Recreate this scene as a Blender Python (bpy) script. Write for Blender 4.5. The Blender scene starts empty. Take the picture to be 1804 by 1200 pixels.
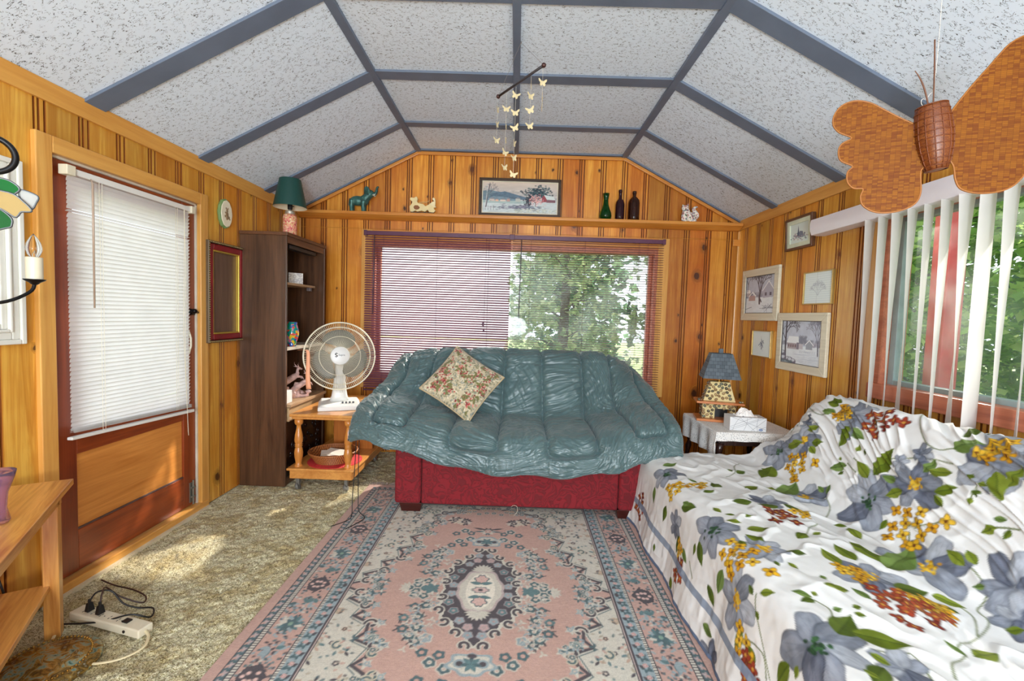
import bpy, math, random
import numpy as np
from mathutils import Vector, Matrix, Euler, noise
R = math.radians
SC = bpy.context.scene
COL = SC.collection

# ------------------------------------------------------------------ camera, sky, sun, big lights, exposure
def set_camera():
    f, cx, cy, H = 800.0, 902.0, 600.0, 1.35
    Y = Vector(((909 - cx) / f, -(556 - cy) / f, -1.0)).normalized()
    X = Vector((1, -.033, 0)); X = (X - X.dot(Y) * Y).normalized()
    Z = X.cross(Y)
    rot = Matrix((X, Y, Z))                      # world = rot @ camera
    cam = bpy.data.cameras.new('camera'); o = bpy.data.objects.new('camera', cam); COL.objects.link(o)
    cam.sensor_width = 36.0; cam.lens = 36.0 * f / 1804.0; cam.clip_start = .02; cam.clip_end = 200
    m = rot.to_4x4(); m.translation = Vector((0, 0, H)); o.matrix_world = m
    SC.camera = o
set_camera()
vs = SC.view_settings
vs.view_transform = 'Standard'; vs.look = 'None'; vs.gamma = 1.0; vs.use_curve_mapping = False
vs.exposure = -0.06
w = bpy.data.worlds.new('world'); SC.world = w; w.use_nodes = True
bg = w.node_tree.nodes['Background']
bg.inputs['Color'].default_value = (.86, .94, 1.0, 1); bg.inputs['Strength'].default_value = 1.9

def light(name, kind, loc, target, energy, color=(1, 1, 1), **kw):
    l = bpy.data.lights.new(name, kind); l.energy = energy; l.color = color
    for k, v in kw.items(): setattr(l, k, v)
    o = bpy.data.objects.new(name, l); COL.objects.link(o); o.location = loc
    o.rotation_euler = (Vector(target) - Vector(loc)).to_track_quat('-Z', 'Y').to_euler()
    return o
light('sun', 'SUN', (6.8, 16.0, 11.4), (-1.7, 2.9, 0.0), 14.0, (1, .94, .84), angle=R(1.5))
# added fill lights behind the camera, standing for no known lamp or window
light('rear_fill', 'AREA', (0, -2.3, 1.5), (0, 2.5, 1.45), 106.0, (.85, .93, 1), shape='RECTANGLE', size=3.6, size_y=2.2)
light('rear_fill_point', 'POINT', (0.0, -1.45, 1.7), (0, 0, 0), 88.0, (.85, .93, 1), shadow_soft_size=.35)
light('ceiling_fill', 'AREA', (0, -1.7, 1.1), (0, 1.6, 2.85), 80.0, (.82, .91, 1), shape='DISK', size=.5)  # added upward fill that brightens the ceiling
# portals where daylight enters through the windows
light('back_window_daylight', 'AREA', (-.05, 4.55, 1.3), (-.05, 0, 1.3), 40.0, (1, 1, 1), shape='RECTANGLE', size=2.7, size_y=1.4).data.cycles.is_portal = True
light('side_window_daylight', 'AREA', (2.3, 1.45, 1.5), (0, 1.45, 1.5), 40.0, (1, 1, 1), shape='RECTANGLE', size=2.3, size_y=1.1).data.cycles.is_portal = True
light('door_daylight', 'AREA', (-2.3, 2.46, 1.3), (0, 2.46, 1.3), 40.0, (1, 1, 1), shape='RECTANGLE', size=.9, size_y=1.5).data.cycles.is_portal = True

# ------------------------------------------------------------------ colour and material helpers
def lin(c):
    out = []
    for v in c[:3]:
        v = v / 255.0
        out.append(v / 12.92 if v <= .04045 else ((v + .055) / 1.055) ** 2.4)
    return tuple(out)
def lin4(c): return lin(c) + (1.0,)

class NT:
    """small wrapper round a material's node tree"""
    def __init__(s, name):
        s.m = bpy.data.materials.new(name); s.m.use_nodes = True
        s.t = s.m.node_tree; s.b = s.t.nodes['Principled BSDF']; s.out = s.t.nodes['Material Output']
    def n(s, kind, props=None, **ins):
        nd = s.t.nodes.new(kind)
        for k, v in (props or {}).items(): setattr(nd, k, v)
        for k, v in ins.items():
            key = int(k[1:]) if k[0] == 'i' and k[1:].isdigit() else k.replace('_', ' ')
            s.set(nd.inputs[key], v)
        return nd
    def set(s, inp, v):
        if isinstance(v, bpy.types.NodeSocket): s.t.links.new(v, inp)
        elif isinstance(v, (tuple, list)) and len(v) == 3 and inp.type == 'RGBA': inp.default_value = tuple(v) + (1,)
        else: inp.default_value = v
    def math(s, op, a, b=0.0, c=0.0, clamp=False):
        nd = s.t.nodes.new('ShaderNodeMath'); nd.operation = op; nd.use_clamp = clamp
        s.set(nd.inputs[0], a); s.set(nd.inputs[1], b); s.set(nd.inputs[2], c); return nd.outputs[0]
    def mix(s, f, a, b, blend='MIX'):
        nd = s.t.nodes.new('ShaderNodeMix'); nd.data_type = 'RGBA'; nd.blend_type = blend
        s.set(nd.inputs[0], f); s.set(nd.inputs[6], a); s.set(nd.inputs[7], b); return nd.outputs[2]
    def coord(s, kind='Object', scale=(1, 1, 1), loc=(0, 0, 0), rot=(0, 0, 0)):
        tc = s.n('ShaderNodeTexCoord').outputs[kind]
        mp = s.n('ShaderNodeMapping', Vector=tc, Scale=scale, Location=loc, Rotation=rot)
        return mp.outputs[0]
    def noise(s, vec, scale=5., detail=4., rough=.55, dist=0., out='Fac'):
        return s.n('ShaderNodeTexNoise', Vector=vec, Scale=scale, Detail=detail, Roughness=rough, Distortion=dist).outputs[out]
    def ramp(s, f, stops, interp='LINEAR'):
        nd = s.t.nodes.new('ShaderNodeValToRGB'); cr = nd.color_ramp; cr.interpolation = interp
        while len(cr.elements) < len(stops): cr.elements.new(.5)
        for e, (p, c) in zip(cr.elements, stops): e.position = p; e.color = tuple(c) + (1,) if len(c) == 3 else c
        s.set(nd.inputs[0], f); return nd.outputs[0]
    def sm(s, v, a, b):                          # smooth step from a to b
        nd = s.t.nodes.new('ShaderNodeMapRange'); nd.interpolation_type = 'SMOOTHSTEP'
        s.set(nd.inputs[0], v); nd.inputs[1].default_value = a; nd.inputs[2].default_value = b; return nd.outputs[0]
    def bump(s, h, strength=.3, dist=.01):
        nd = s.n('ShaderNodeBump', Strength=strength, Distance=dist, Height=h); s.set(s.b.inputs['Normal'], nd.outputs[0])
    def p(s, **k):
        for a, v in k.items(): s.set(s.b.inputs[a.replace('_', ' ')], v)
        return s

def plain(name, c, rough=.5, metal=0., spec=.5, var=.12, vscale=9., bump=0., **kw):
    t = NT(name); v = t.noise(t.coord(), vscale, 3)
    c0 = lin(c); dk = tuple(x * (1 - var) for x in c0); lt = tuple(min(1, x * (1 + var)) for x in c0)
    t.p(Base_Color=t.ramp(v, [(.3, dk), (.7, lt)]), Roughness=rough, Metallic=metal, **kw)
    t.b.inputs['Specular IOR Level'].default_value = spec
    if bump: t.bump(t.noise(t.coord(), vscale * 12, 3), bump, .004)
    return t.m

def wood(name, dark, light_, axis='x', scale=1., rough=.38, knots=0., coat=0., contrast=1.):
    t = NT(name); s = [16 * scale] * 3; s['xyz'.index(axis)] = 1.1 * scale
    f = [90 * scale] * 3; f['xyz'.index(axis)] = 3 * scale
    a = t.noise(t.coord(scale=s), 1.0, 5, .6, 1.2); b = t.noise(t.coord(scale=f), 1.0, 3, .5)
    v = t.math('ADD', t.math('MULTIPLY', a, .75), t.math('MULTIPLY', b, .25))
    h = .5 * contrast
    col = t.ramp(v, [(.5 - .22 / contrast, lin(dark)), (.5 + .12 / contrast, lin(light_))])
    if knots:
        vo = t.n('ShaderNodeTexVoronoi', Vector=t.coord(scale=[5 if 'xyz'[i] != axis else 3.2 for i in range(3)]), Scale=1.0)
        keep = t.sm(t.n('ShaderNodeSeparateColor', Color=vo.outputs['Color']).outputs[0], .58, .6)
        k = t.math('MULTIPLY', t.math('SUBTRACT', 1.0, t.sm(vo.outputs['Distance'], .05, .11)), keep)
        col = t.mix(t.math('MULTIPLY', k, knots), col, lin([x * .32 for x in dark]) + (1,))
    t.p(Base_Color=col, Roughness=rough, Coat_Weight=coat, Coat_Roughness=.25)
    t.bump(v, .12, .003)
    return t.m

def pine_wall(name, axis, base_dark, base_light, red, knotty=.44):
    """varnished knotty pine boards standing upright: one random tone per board"""
    t = NT(name); tc = t.n('ShaderNodeTexCoord').outputs['Object']
    sp = t.n('ShaderNodeSeparateXYZ', Vector=tc); u = sp.outputs['XY'.index(axis.upper())]; z = sp.outputs[2]
    b = t.math('FLOOR', t.math('DIVIDE', t.math('ADD', u, 20.0), .2))
    wn = t.n('ShaderNodeTexWhiteNoise', dict(noise_dimensions='1D'), W=b)
    rnd = wn.outputs['Value']; rc = t.n('ShaderNodeSeparateColor', Color=wn.outputs['Color'])
    off = t.math('MULTIPLY', rnd, 37.0)
    kv = t.n('ShaderNodeCombineXYZ', X=t.math('MULTIPLY', u, 5.0), Y=t.math('ADD', t.math('MULTIPLY', z, 3.6), off), Z=0.0).outputs[0]
    vo = t.n('ShaderNodeTexVoronoi', dict(voronoi_dimensions='2D'), Vector=kv, Scale=1.0, Randomness=.85)
    vc = t.n('ShaderNodeSeparateColor', Color=vo.outputs['Color'])
    keep = t.sm(vc.outputs[0], knotty, knotty + .02)
    dist = t.math('ADD', vo.outputs['Distance'], t.math('MULTIPLY', t.math('SUBTRACT', t.noise(tc, 45, 2), .5), .1))
    size = t.math('ADD', .028, t.math('MULTIPLY', t.math('POWER', vc.outputs[1], 3.0), .1))
    q = t.math('DIVIDE', dist, size)
    knot = t.math('MULTIPLY', t.math('SUBTRACT', 1.0, t.sm(q, .75, 1.15)), keep)
    halo = t.math('MULTIPLY', t.math('SUBTRACT', 1.0, t.sm(q, 1.0, 2.6)), keep)
    warp = t.math('MULTIPLY', halo, .25)
    gv = t.n('ShaderNodeCombineXYZ', X=t.math('ADD', t.math('MULTIPLY', u, 26.0), t.math('MULTIPLY', warp, 9.0)), Y=t.math('ADD', t.math('MULTIPLY', z, 1.3), off), Z=off).outputs[0]
    g = t.noise(gv, 1.0, 5, .62, 1.1)
    fv = t.n('ShaderNodeCombineXYZ', X=t.math('MULTIPLY', u, 150.0), Y=t.math('MULTIPLY', z, 5.0), Z=off).outputs[0]
    fine = t.noise(fv, 1.0, 3, .5)
    blot = t.noise(tc, 3.0, 3, .6)
    v = t.math('ADD', t.math('ADD', t.math('MULTIPLY', g, .6), t.math('MULTIPLY', fine, .15)), t.math('MULTIPLY', blot, .25))
    col = t.ramp(v, [(.34, lin(base_dark)), (.5, lin([(a + c) / 2 for a, c in zip(base_dark, base_light)])), (.62, lin(base_light))])
    col = t.mix(t.math('MULTIPLY', t.sm(rc.outputs[0], .35, 1.0), .55), col, lin4(red), 'MULTIPLY')
    hsv = t.n('ShaderNodeHueSaturation', Color=col, Value=t.math('ADD', .70, t.math('MULTIPLY', rc.outputs[1], .5)), Saturation=1.0)
    col = t.mix(t.math('MULTIPLY', halo, .6), hsv.outputs[0], lin4([x * .62 for x in base_dark]))
    col = t.mix(t.math('MULTIPLY', knot, .88), col, lin4((58, 22, 10)))
    t.p(Base_Color=col, Roughness=.36, Coat_Weight=.25, Coat_Roughness=.22)
    t.bump(v, .12, .003)
    return t.m

def vcol_mat(name, rough=.8, bump=0., bscale=300., sheen=0., spec=.3, attr='pattern', noise_amt=.0):
    t = NT(name); a = t.n('ShaderNodeAttribute', dict(attribute_name=attr)).outputs['Color']
    if noise_amt:
        nz = t.noise(t.coord(), bscale * .5, 2); a = t.mix(1.0, a, t.ramp(nz, [(.3, (1 - noise_amt,) * 3), (.7, (1,) * 3)]), 'MULTIPLY')
    t.p(Base_Color=a, Roughness=rough, Sheen_Weight=sheen)
    t.b.inputs['Specular IOR Level'].default_value = spec
    if bump: t.bump(t.noise(t.coord(), bscale, 2), bump, .002)
    return t.m

def glass_mat(name, c=(255, 255, 255), rough=.0, trans=1., ior=1.45, alpha=1.):
    t = NT(name); t.p(Base_Color=lin4(c), Roughness=rough, Transmission_Weight=trans, IOR=ior, Alpha=alpha)
    t.set(t.b.inputs['Roughness'], t.math('MULTIPLY', t.noise(t.coord(), 14, 2), max(rough * 2, .02)))
    return t.m

def pane_mat(name, tint=(1, 1, 1), haze=.0):
    """thin window glass: lets light straight through with a faint reflection"""
    t = NT(name); tr = t.n('ShaderNodeBsdfTransparent', Color=tint); gl = t.n('ShaderNodeBsdfGlossy', Roughness=.02)
    lw = t.n('ShaderNodeLayerWeight', Blend=.5).outputs['Facing']
    fr = t.math('ADD', .007, t.math('MULTIPLY', t.math('POWER', lw, 6.0), .4))
    mx = t.n('ShaderNodeMixShader', i0=fr, i1=tr.outputs[0], i2=gl.outputs[0])
    if haze:                                     # glare haze and dirt, put into the glass as a pale film
        d = t.n('ShaderNodeBsdfTranslucent', Color=(.85, .9, .9)); k = t.math('MULTIPLY', t.sm(t.noise(t.coord(), 2.5, 4), .25, .75), haze * 2)
        mx = t.n('ShaderNodeMixShader', i0=k, i1=mx.outputs[0], i2=d.outputs[0])
    t.t.links.new(mx.outputs[0], t.out.inputs[0]); return t.m

def translucent(name, c, amount=.5, rough=.5, spec=.3):
    t = NT(name); v = t.noise(t.coord(), 8, 2); c0 = lin(c)
    col = t.ramp(v, [(.3, tuple(x * .94 for x in c0)), (.7, c0)])
    t.p(Base_Color=col, Roughness=rough); t.b.inputs['Specular IOR Level'].default_value = spec
    tl = t.n('ShaderNodeBsdfTranslucent', Color=col)
    mx = t.n('ShaderNodeMixShader', i0=amount, i1=t.b.outputs[0], i2=tl.outputs[0])
    t.t.links.new(mx.outputs[0], t.out.inputs[0]); return t.m

# ------------------------------------------------------------------ object helpers
def tag(o, label=None, cat=None, group=None, kind=None):
    if label: o['label'] = label
    if cat: o['category'] = cat
    if group: o['group'] = group
    if kind: o['kind'] = kind
    return o
def thing(name, label, cat, loc=(0, 0, 0), rz=0., group=None, rot=None):
    o = bpy.data.objects.new(name, None); COL.objects.link(o); o.location = loc
    o.rotation_euler = rot or (0, 0, rz); o.empty_display_size = .05
    return tag(o, label, cat, group)

class MB:
    def __init__(s): s.v = []; s.f = []
    def add(s, vs, fs, m=None):
        k = len(s.v)
        s.v += [tuple(m @ Vector(p)) for p in vs] if m is not None else [tuple(p) for p in vs]
        s.f += [tuple(i + k for i in f) for f in fs]; return s
    def box(s, lo, hi, m=None):
        (a, b, c), (d, e, f) = lo, hi
        return s.add([(a, b, c), (d, b, c), (d, e, c), (a, e, c), (a, b, f), (d, b, f), (d, e, f), (a, e, f)],
                     [(0, 3, 2, 1), (4, 5, 6, 7), (0, 1, 5, 4), (1, 2, 6, 5), (2, 3, 7, 6), (3, 0, 4, 7)], m)
    def tube(s, pts, r, n=8, m=None, flat=1.0):
        pts = [Vector(p) for p in pts]; N = len(pts); rr = r if isinstance(r, (list, tuple)) else [r] * N
        vs = []; up = None
        for i, p in enumerate(pts):
            d = (pts[min(i + 1, N - 1)] - pts[max(i - 1, 0)]); d = d.normalized() if d.length > 1e-9 else Vector((0, 0, 1))
            if up is None: up = Vector((0, 0, 1)) if abs(d.z) < .9 else Vector((1, 0, 0))
            a = up - up.dot(d) * d; a = a.normalized() if a.length > 1e-6 else d.orthogonal().normalized(); up = a; b = d.cross(a)
            for k in range(n):
                t = 2 * math.pi * k / n; vs.append(p + (a * math.cos(t) * flat + b * math.sin(t)) * rr[i])
        fs = [(i * n + k, i * n + (k + 1) % n, (i + 1) * n + (k + 1) % n, (i + 1) * n + k) for i in range(N - 1) for k in range(n)]
        fs += [tuple(range(n - 1, -1, -1)), tuple(range((N - 1) * n, N * n))]
        return s.add(vs, fs, m)
    def lathe(s, prof, c=(0, 0, 0), n=24, m=None, sx=1., sy=1., caps=True):
        vs = []; N = len(prof)
        for r, z in prof:
            for k in range(n):
                t = 2 * math.pi * k / n; vs.append((c[0] + r * sx * math.cos(t), c[1] + r * sy * math.sin(t), c[2] + z))
        fs = [(i * n + k, i * n + (k + 1) % n, (i + 1) * n + (k + 1) % n, (i + 1) * n + k) for i in range(N - 1) for k in range(n)]
        if caps: fs += [tuple(range(n - 1, -1, -1)), tuple(range((N - 1) * n, N * n))]
        return s.add(vs, fs, m)
    def ball(s, c, r, n=12, rot=None):
        rx, ry, rz = r if isinstance(r, (tuple, list)) else (r, r, r)
        m = Matrix.Translation(c) @ (rot.to_matrix().to_4x4() if rot else Matrix.Identity(4))
        k = n // 2 + 1
        prof = [(max(1e-4, math.sin(math.pi * i / k)), -math.cos(math.pi * i / k)) for i in range(k + 1)]
        mm = m @ Matrix.Diagonal((rx, ry, rz, 1)); return s.lathe(prof, n=n, m=mm)
    def prism(s, poly, d0, d1, m=None):
        """polygon in local XY, from z d0 to d1"""
        n = len(poly); vs = [(x, y, d0) for x, y in poly] + [(x, y, d1) for x, y in poly]
        fs = [tuple(range(n - 1, -1, -1)), tuple(range(n, 2 * n))] + [(i, (i + 1) % n, (i + 1) % n + n, i + n) for i in range(n)]
        return s.add(vs, fs, m)
    def build(s, name, mat, parent=None, smooth=False, bevel=0., seg=2, sub=0, auto=None, kind=None, label=None):
        me = bpy.data.meshes.new(name); me.from_pydata(s.v, [], s.f); me.materials.append(mat)
        o = bpy.data.objects.new(name, me); COL.objects.link(o)
        if smooth: me.polygons.foreach_set('use_smooth', [True] * len(me.polygons))
        if auto is not None:
            me.polygons.foreach_set('use_smooth', [True] * len(me.polygons)); me.set_sharp_from_angle(angle=R(auto))
        if bevel:
            b = o.modifiers.new('bevel', 'BEVEL'); b.width = bevel; b.segments = seg; b.limit_method = 'ANGLE'; b.angle_limit = R(35)
        if sub:
            b = o.modifiers.new('sub', 'SUBSURF'); b.levels = b.render_levels = sub
        if parent is not None: o.parent = parent
        if kind: o['kind'] = kind
        if label: o['label'] = label
        return o

def grid_mesh(name, P, mat, parent=None, colors=None, close_u=False, solid=0., flip=False):
    """P (n,m,3) grid to one smooth mesh, colours per vertex as the attribute 'pattern'"""
    n, m = P.shape[:2]; me = bpy.data.meshes.new(name)
    idx = np.arange(n * m).reshape(n, m)
    q = np.stack([idx[:-1, :-1], idx[1:, :-1], idx[1:, 1:], idx[:-1, 1:]], -1).reshape(-1, 4)
    if flip: q = q[:, ::-1]
    me.vertices.add(n * m); me.vertices.foreach_set('co', P.astype(np.float32).reshape(-1))
    me.loops.add(q.size); me.loops.foreach_set('vertex_index', q.reshape(-1).astype(np.int32))
    me.polygons.add(len(q)); me.polygons.foreach_set('loop_start', np.arange(0, q.size, 4, dtype=np.int32))
    me.polygons.foreach_set('use_smooth', np.ones(len(q), dtype=bool))
    me.update(calc_edges=True)
    if colors is not None:
        a = me.color_attributes.new('pattern', 'FLOAT_COLOR', 'POINT')
        c = np.concatenate([colors.reshape(-1, 3), np.ones((n * m, 1))], 1).astype(np.float32)
        a.data.foreach_set('color', c.reshape(-1))
    me.materials.append(mat); o = bpy.data.objects.new(name, me); COL.objects.link(o)
    if solid:
        s = o.modifiers.new('thickness', 'SOLIDIFY'); s.thickness = solid; s.offset = -1 if solid > 0 else 1; s.thickness = abs(solid)
    if parent is not None: o.parent = parent
    return o

class Canvas:
    """a small drawing board in metres; its texels become vertex colours of a real surface"""
    def __init__(s, w, h, res, bgc):
        s.w, s.h, s.res = w, h, res; s.nx = int(round(w / res)) + 1; s.ny = int(round(h / res)) + 1
        s.a = np.zeros((s.ny, s.nx, 3)); s.a[:] = lin(bgc)
        s.x = np.linspace(0, w, s.nx); s.y = np.linspace(0, h, s.ny)
    def win(s, x0, x1, y0, y1):
        i0 = max(0, int(y0 / s.h * (s.ny - 1))); i1 = min(s.ny, int(y1 / s.h * (s.ny - 1)) + 2)
        j0 = max(0, int(x0 / s.w * (s.nx - 1))); j1 = min(s.nx, int(x1 / s.w * (s.nx - 1)) + 2)
        if i0 >= i1 or j0 >= j1: return None
        return slice(i0, i1), slice(j0, j1), s.x[None, j0:j1], s.y[i0:i1, None]
    def put(s, sl, mask, c, alpha=1.):
        m = np.clip(mask, 0, 1)[..., None] * alpha; s.a[sl[0], sl[1]] = s.a[sl[0], sl[1]] * (1 - m) + np.array(lin(c)) * m
    def rect(s, x0, y0, x1, y1, c, alpha=1.):
        q = s.win(x0, x1, y0, y1)
        if q: s.put(q, ((q[2] >= x0) & (q[2] <= x1) & (q[3] >= y0) & (q[3] <= y1)).astype(float), c, alpha)
    def ell(s, cx, cy, rx, ry, ang, c, alpha=1., wob=0., n=5, ph=0., rag=None):
        r = max(rx, ry) * (1 + wob); q = s.win(cx - r, cx + r, cy - r, cy + r)
        if not q: return
        dx, dy = q[2] - cx, q[3] - cy; ca, sa = math.cos(ang), math.sin(ang)
        u = (dx * ca + dy * sa) / rx; v = (-dx * sa + dy * ca) / ry; d = np.sqrt(u * u + v * v)
        if wob: d = d / (1 + wob * np.sin(n * np.arctan2(v, u) + ph))
        s.put(q, (1 - d) * min(rx, ry) / s.res + .5, c, alpha)
    def leaf(s, x, y, L, W, ang, c, c2=None, alpha=1.):
        """pointed leaf from (x,y) along ang"""
        q = s.win(x - L, x + L, y - L, y + L)
        if not q: return
        dx, dy = q[2] - x, q[3] - y; ca, sa = math.cos(ang), math.sin(ang)
        u = (dx * ca + dy * sa) / L; v = -dx * sa + dy * ca
        w = W * np.sin(np.pi * np.clip(u, 0, 1) ** .8)
        ins = ((u > 0) & (u < 1)) * np.clip((w - np.abs(v)) / s.res + .5, 0, 1)
        s.put(q, ins, c, alpha)
        if c2: s.put(q, ins * (v > 0), c2, alpha * .6); s.put(q, ins * np.clip(1 - np.abs(v) / (s.res * .8), 0, 1), c2, alpha * .5)
    def line(s, pts, wd, c, alpha=1.):
        for (x0, y0), (x1, y1) in zip(pts[:-1], pts[1:]):
            q = s.win(min(x0, x1) - wd, max(x0, x1) + wd, min(y0, y1) - wd, max(y0, y1) + wd)
            if not q: continue
            L2 = (x1 - x0) ** 2 + (y1 - y0) ** 2 + 1e-12; t = np.clip(((q[2] - x0) * (x1 - x0) + (q[3] - y0) * (y1 - y0)) / L2, 0, 1)
            d = np.hypot(q[2] - x0 - t * (x1 - x0), q[3] - y0 - t * (y1 - y0))
            s.put(q, (wd / 2 - d) / s.res + .5, c, alpha)
    def poly(s, pts, c, alpha=1.):
        xs = [p[0] for p in pts]; ys = [p[1] for p in pts]; q = s.win(min(xs), max(xs), min(ys), max(ys))
        if not q: return
        ins = np.zeros(np.broadcast(q[2], q[3]).shape, bool); n = len(pts)
        for i in range(n):
            x0, y0 = pts[i]; x1, y1 = pts[(i + 1) % n]
            if y0 == y1: continue
            ins ^= ((y0 > q[3]) != (y1 > q[3])) & (q[2] < (x1 - x0) * (q[3] - y0) / (y1 - y0) + x0)
        s.put(q, ins.astype(float), c, alpha)
    def tree(s, x, y, L, ang, wd, c, depth=5, rnd=None, spread=.55, alpha=1.):
        rnd = rnd or random.Random(3)
        x1, y1 = x + L * math.cos(ang), y + L * math.sin(ang); s.line([(x, y), (x1, y1)], wd, c, alpha)
        if depth > 0:
            for k in (-1, 1, rnd.choice((-.3, .3))):
                s.tree(x1, y1, L * rnd.uniform(.62, .8), ang + k * spread * rnd.uniform(.6, 1.2), max(wd * .66, s.res * .6), c, depth - 1 if k in (-1, 1) else depth - 2, rnd, spread, alpha)
    def plane(s, name, mat, M4, parent=None):
        """flat surface in local XY (origin lower left) placed by M4"""
        X, Y = np.meshgrid(s.x, s.y); P = np.stack([X, Y, np.zeros_like(X)], -1)
        m = np.array(M4); P = P @ m[:3, :3].T + m[:3, 3]
        return grid_mesh(name, P.transpose(1, 0, 2), mat, parent, s.a.transpose(1, 0, 2))

def smoothnoise(X, Y, seed=0, octaves=3):
    """cheap value noise on arrays, -1..1"""
    def h(i, j, k):
        n = (i * 374761393 + j * 668265263 + (seed + k * 101) * 1442695041) & 0x7fffffff
        n = ((n ^ (n >> 13)) * 1274126177) & 0x7fffffff
        return ((n ^ (n >> 16)) & 0xffff) / 32767.5 - 1
    out = np.zeros(np.broadcast(X, Y).shape); amp = 1.; tot = 0.
    for k in range(octaves):
        x = X * 2 ** k + 50; y = Y * 2 ** k + 50; i = np.floor(x).astype(np.int64); j = np.floor(y).astype(np.int64)
        a = x - i; b = y - j; a = a * a * (3 - 2 * a); b = b * b * (3 - 2 * b)
        out += amp * ((h(i, j, k) * (1 - a) + h(i + 1, j, k) * a) * (1 - b) + (h(i, j + 1, k) * (1 - a) + h(i + 1, j + 1, k) * a) * b)
        tot += amp; amp *= .5
    return out / tot
def catmull(C, n):
    """resample control array along axis 0 with a Catmull-Rom spline"""
    C = np.asarray(C, float); k = len(C); t = np.linspace(0, k - 1, n); i = np.minimum(t.astype(int), k - 2); u = (t - i).reshape((-1,) + (1,) * (C.ndim - 1))
    p0 = C[np.maximum(i - 1, 0)]; p1 = C[i]; p2 = C[i + 1]; p3 = C[np.minimum(i + 2, k - 1)]
    return .5 * ((2 * p1) + (-p0 + p2) * u + (2 * p0 - 5 * p1 + 4 * p2 - p3) * u * u + (-p0 + 3 * p1 - 3 * p2 + p3) * u ** 3)
def normals(P):
    du = np.gradient(P, axis=0); dv = np.gradient(P, axis=1); n = np.cross(du, dv)
    return n / (np.linalg.norm(n, axis=-1, keepdims=True) + 1e-9)
def frame_at(origin, xa, ya):
    """matrix with local X, Y directions at a point"""
    xa = Vector(xa).normalized(); ya = Vector(ya).normalized(); za = xa.cross(ya)
    m = Matrix((xa, ya, za)).transposed().to_4x4(); m.translation = Vector(origin); return m
# ------------------------------------------------------------------ materials of the place
PINE_X = pine_wall('knotty_pine_back', 'x', (186, 104, 22), (232, 166, 66), (240, 176, 110))
PINE_Y = pine_wall('knotty_pine_sides', 'y', (194, 120, 30), (236, 182, 78), (244, 196, 130), .62)
TRIM = wood('honey_pine_trim', (196, 128, 50), (226, 168, 86), 'y', .8, .35, 0, .3)
TRIMX = wood('honey_pine_trim_across', (188, 108, 34), (222, 150, 66), 'x', .8, .35, 0, .3)
TRIMZ = wood('honey_pine_trim_upright', (196, 128, 50), (228, 172, 90), 'z', .8, .35, 0, .3)
REDWOOD_Z = wood('mahogany_stain_upright', (104, 38, 16), (150, 66, 28), 'z', 1., .3, 0, .4)
REDWOOD_Y = wood('mahogany_stain_across', (104, 38, 16), (158, 72, 30), 'y', 1., .3, 0, .4)
WIN_RED = wood('red_brown_window_frame', (156, 84, 60), (204, 124, 92), 'y', 1., .4, .3, .2)
PLY = wood('orange_plywood', (196, 118, 46), (226, 152, 74), 'y', 1.3, .4, 0, .2)
GREY = plain('grey_batten_paint', (104, 116, 136), .5, var=.1, vscale=6)
PANE = pane_mat('window_glass')
PANE_HAZY = pane_mat('hazy_window_glass', haze=.10)

def ceiling_mat():
    t = NT('fissured_ceiling_tile'); tc = t.coord()
    a = t.noise(t.coord(scale=(44, 96, 60)), 1.0, 1, .5, .9)
    b = t.noise(t.coord(scale=(60, 120, 80)), 1.0, 2, .5, .5)
    m = t.noise(t.coord(scale=(46, 60, 46), loc=(3, 5, 1)), 1.0, 1)
    la = t.math('SUBTRACT', 1.0, t.sm(t.math('ABSOLUTE', t.math('SUBTRACT', a, .5)), .006, .03))
    la = t.math('MULTIPLY', la, t.sm(m, .50, .53))
    lb = t.math('MULTIPLY', t.sm(b, .71, .75), .6)
    k = t.math('MAXIMUM', la, lb)
    col = t.mix(k, lin4((228, 240, 255)), lin4((78, 80, 86)))
    t.p(Base_Color=col, Roughness=.9); t.bump(t.math('SUBTRACT', 1.0, k), .5, .004); return t.m
CEIL = ceiling_mat()

XL, XR, YB, YF, EZ, RZ, RX = -2.06, 2.06, 4.3, -2.5, 2.275, 2.85, .95
def ceil_z(x): return RZ if abs(x) <= RX else RZ - (abs(x) - RX) * (RZ - EZ) / (XR - RX)

def board_profile(u0, u1, extra=()):
    """groove pattern of the tongue and groove boards: (u, depth) points"""
    us = {round(u0, 5): 0., round(u1, 5): 0.}
    for k in range(int(u0 / .2) - 2, int(u1 / .2) + 3):
        for c in (.146, .164, .190):
            for du, d in ((-.0052, 0.), (-.003, .009), (.003, .009), (.0052, 0.)):
                u = k * .2 + c + du
                if u0 < u < u1: us[round(u, 5)] = d
    for e in extra:
        if u0 < e < u1: us.setdefault(round(e, 5), 0.)
    return sorted(us.items())
def panel(mb, axis, fixed, inward, u0, u1, z0, z1, extra=()):
    z1f = z1 if callable(z1) else (lambda u: z1)
    pr = board_profile(u0, u1, extra); vs = []
    for u, d in pr:
        p = fixed - inward * d
        for z in (z0, z1f(u)): vs.append((p, u, z) if axis == 'y' else (u, p, z))
    fs = [(2 * i, 2 * i + 2, 2 * i + 3, 2 * i + 1) for i in range(len(pr) - 1)]
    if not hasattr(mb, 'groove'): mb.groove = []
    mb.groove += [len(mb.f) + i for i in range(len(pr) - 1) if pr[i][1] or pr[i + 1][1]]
    mb.add(vs, fs)
GROOVE = plain('shade_tinted_groove', (132, 70, 24), .4)  # groove shade put into the colour, darker than the boards
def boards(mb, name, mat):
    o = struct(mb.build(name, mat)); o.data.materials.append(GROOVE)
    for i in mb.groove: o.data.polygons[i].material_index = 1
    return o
def struct(o): o['kind'] = 'structure'; return o

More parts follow.
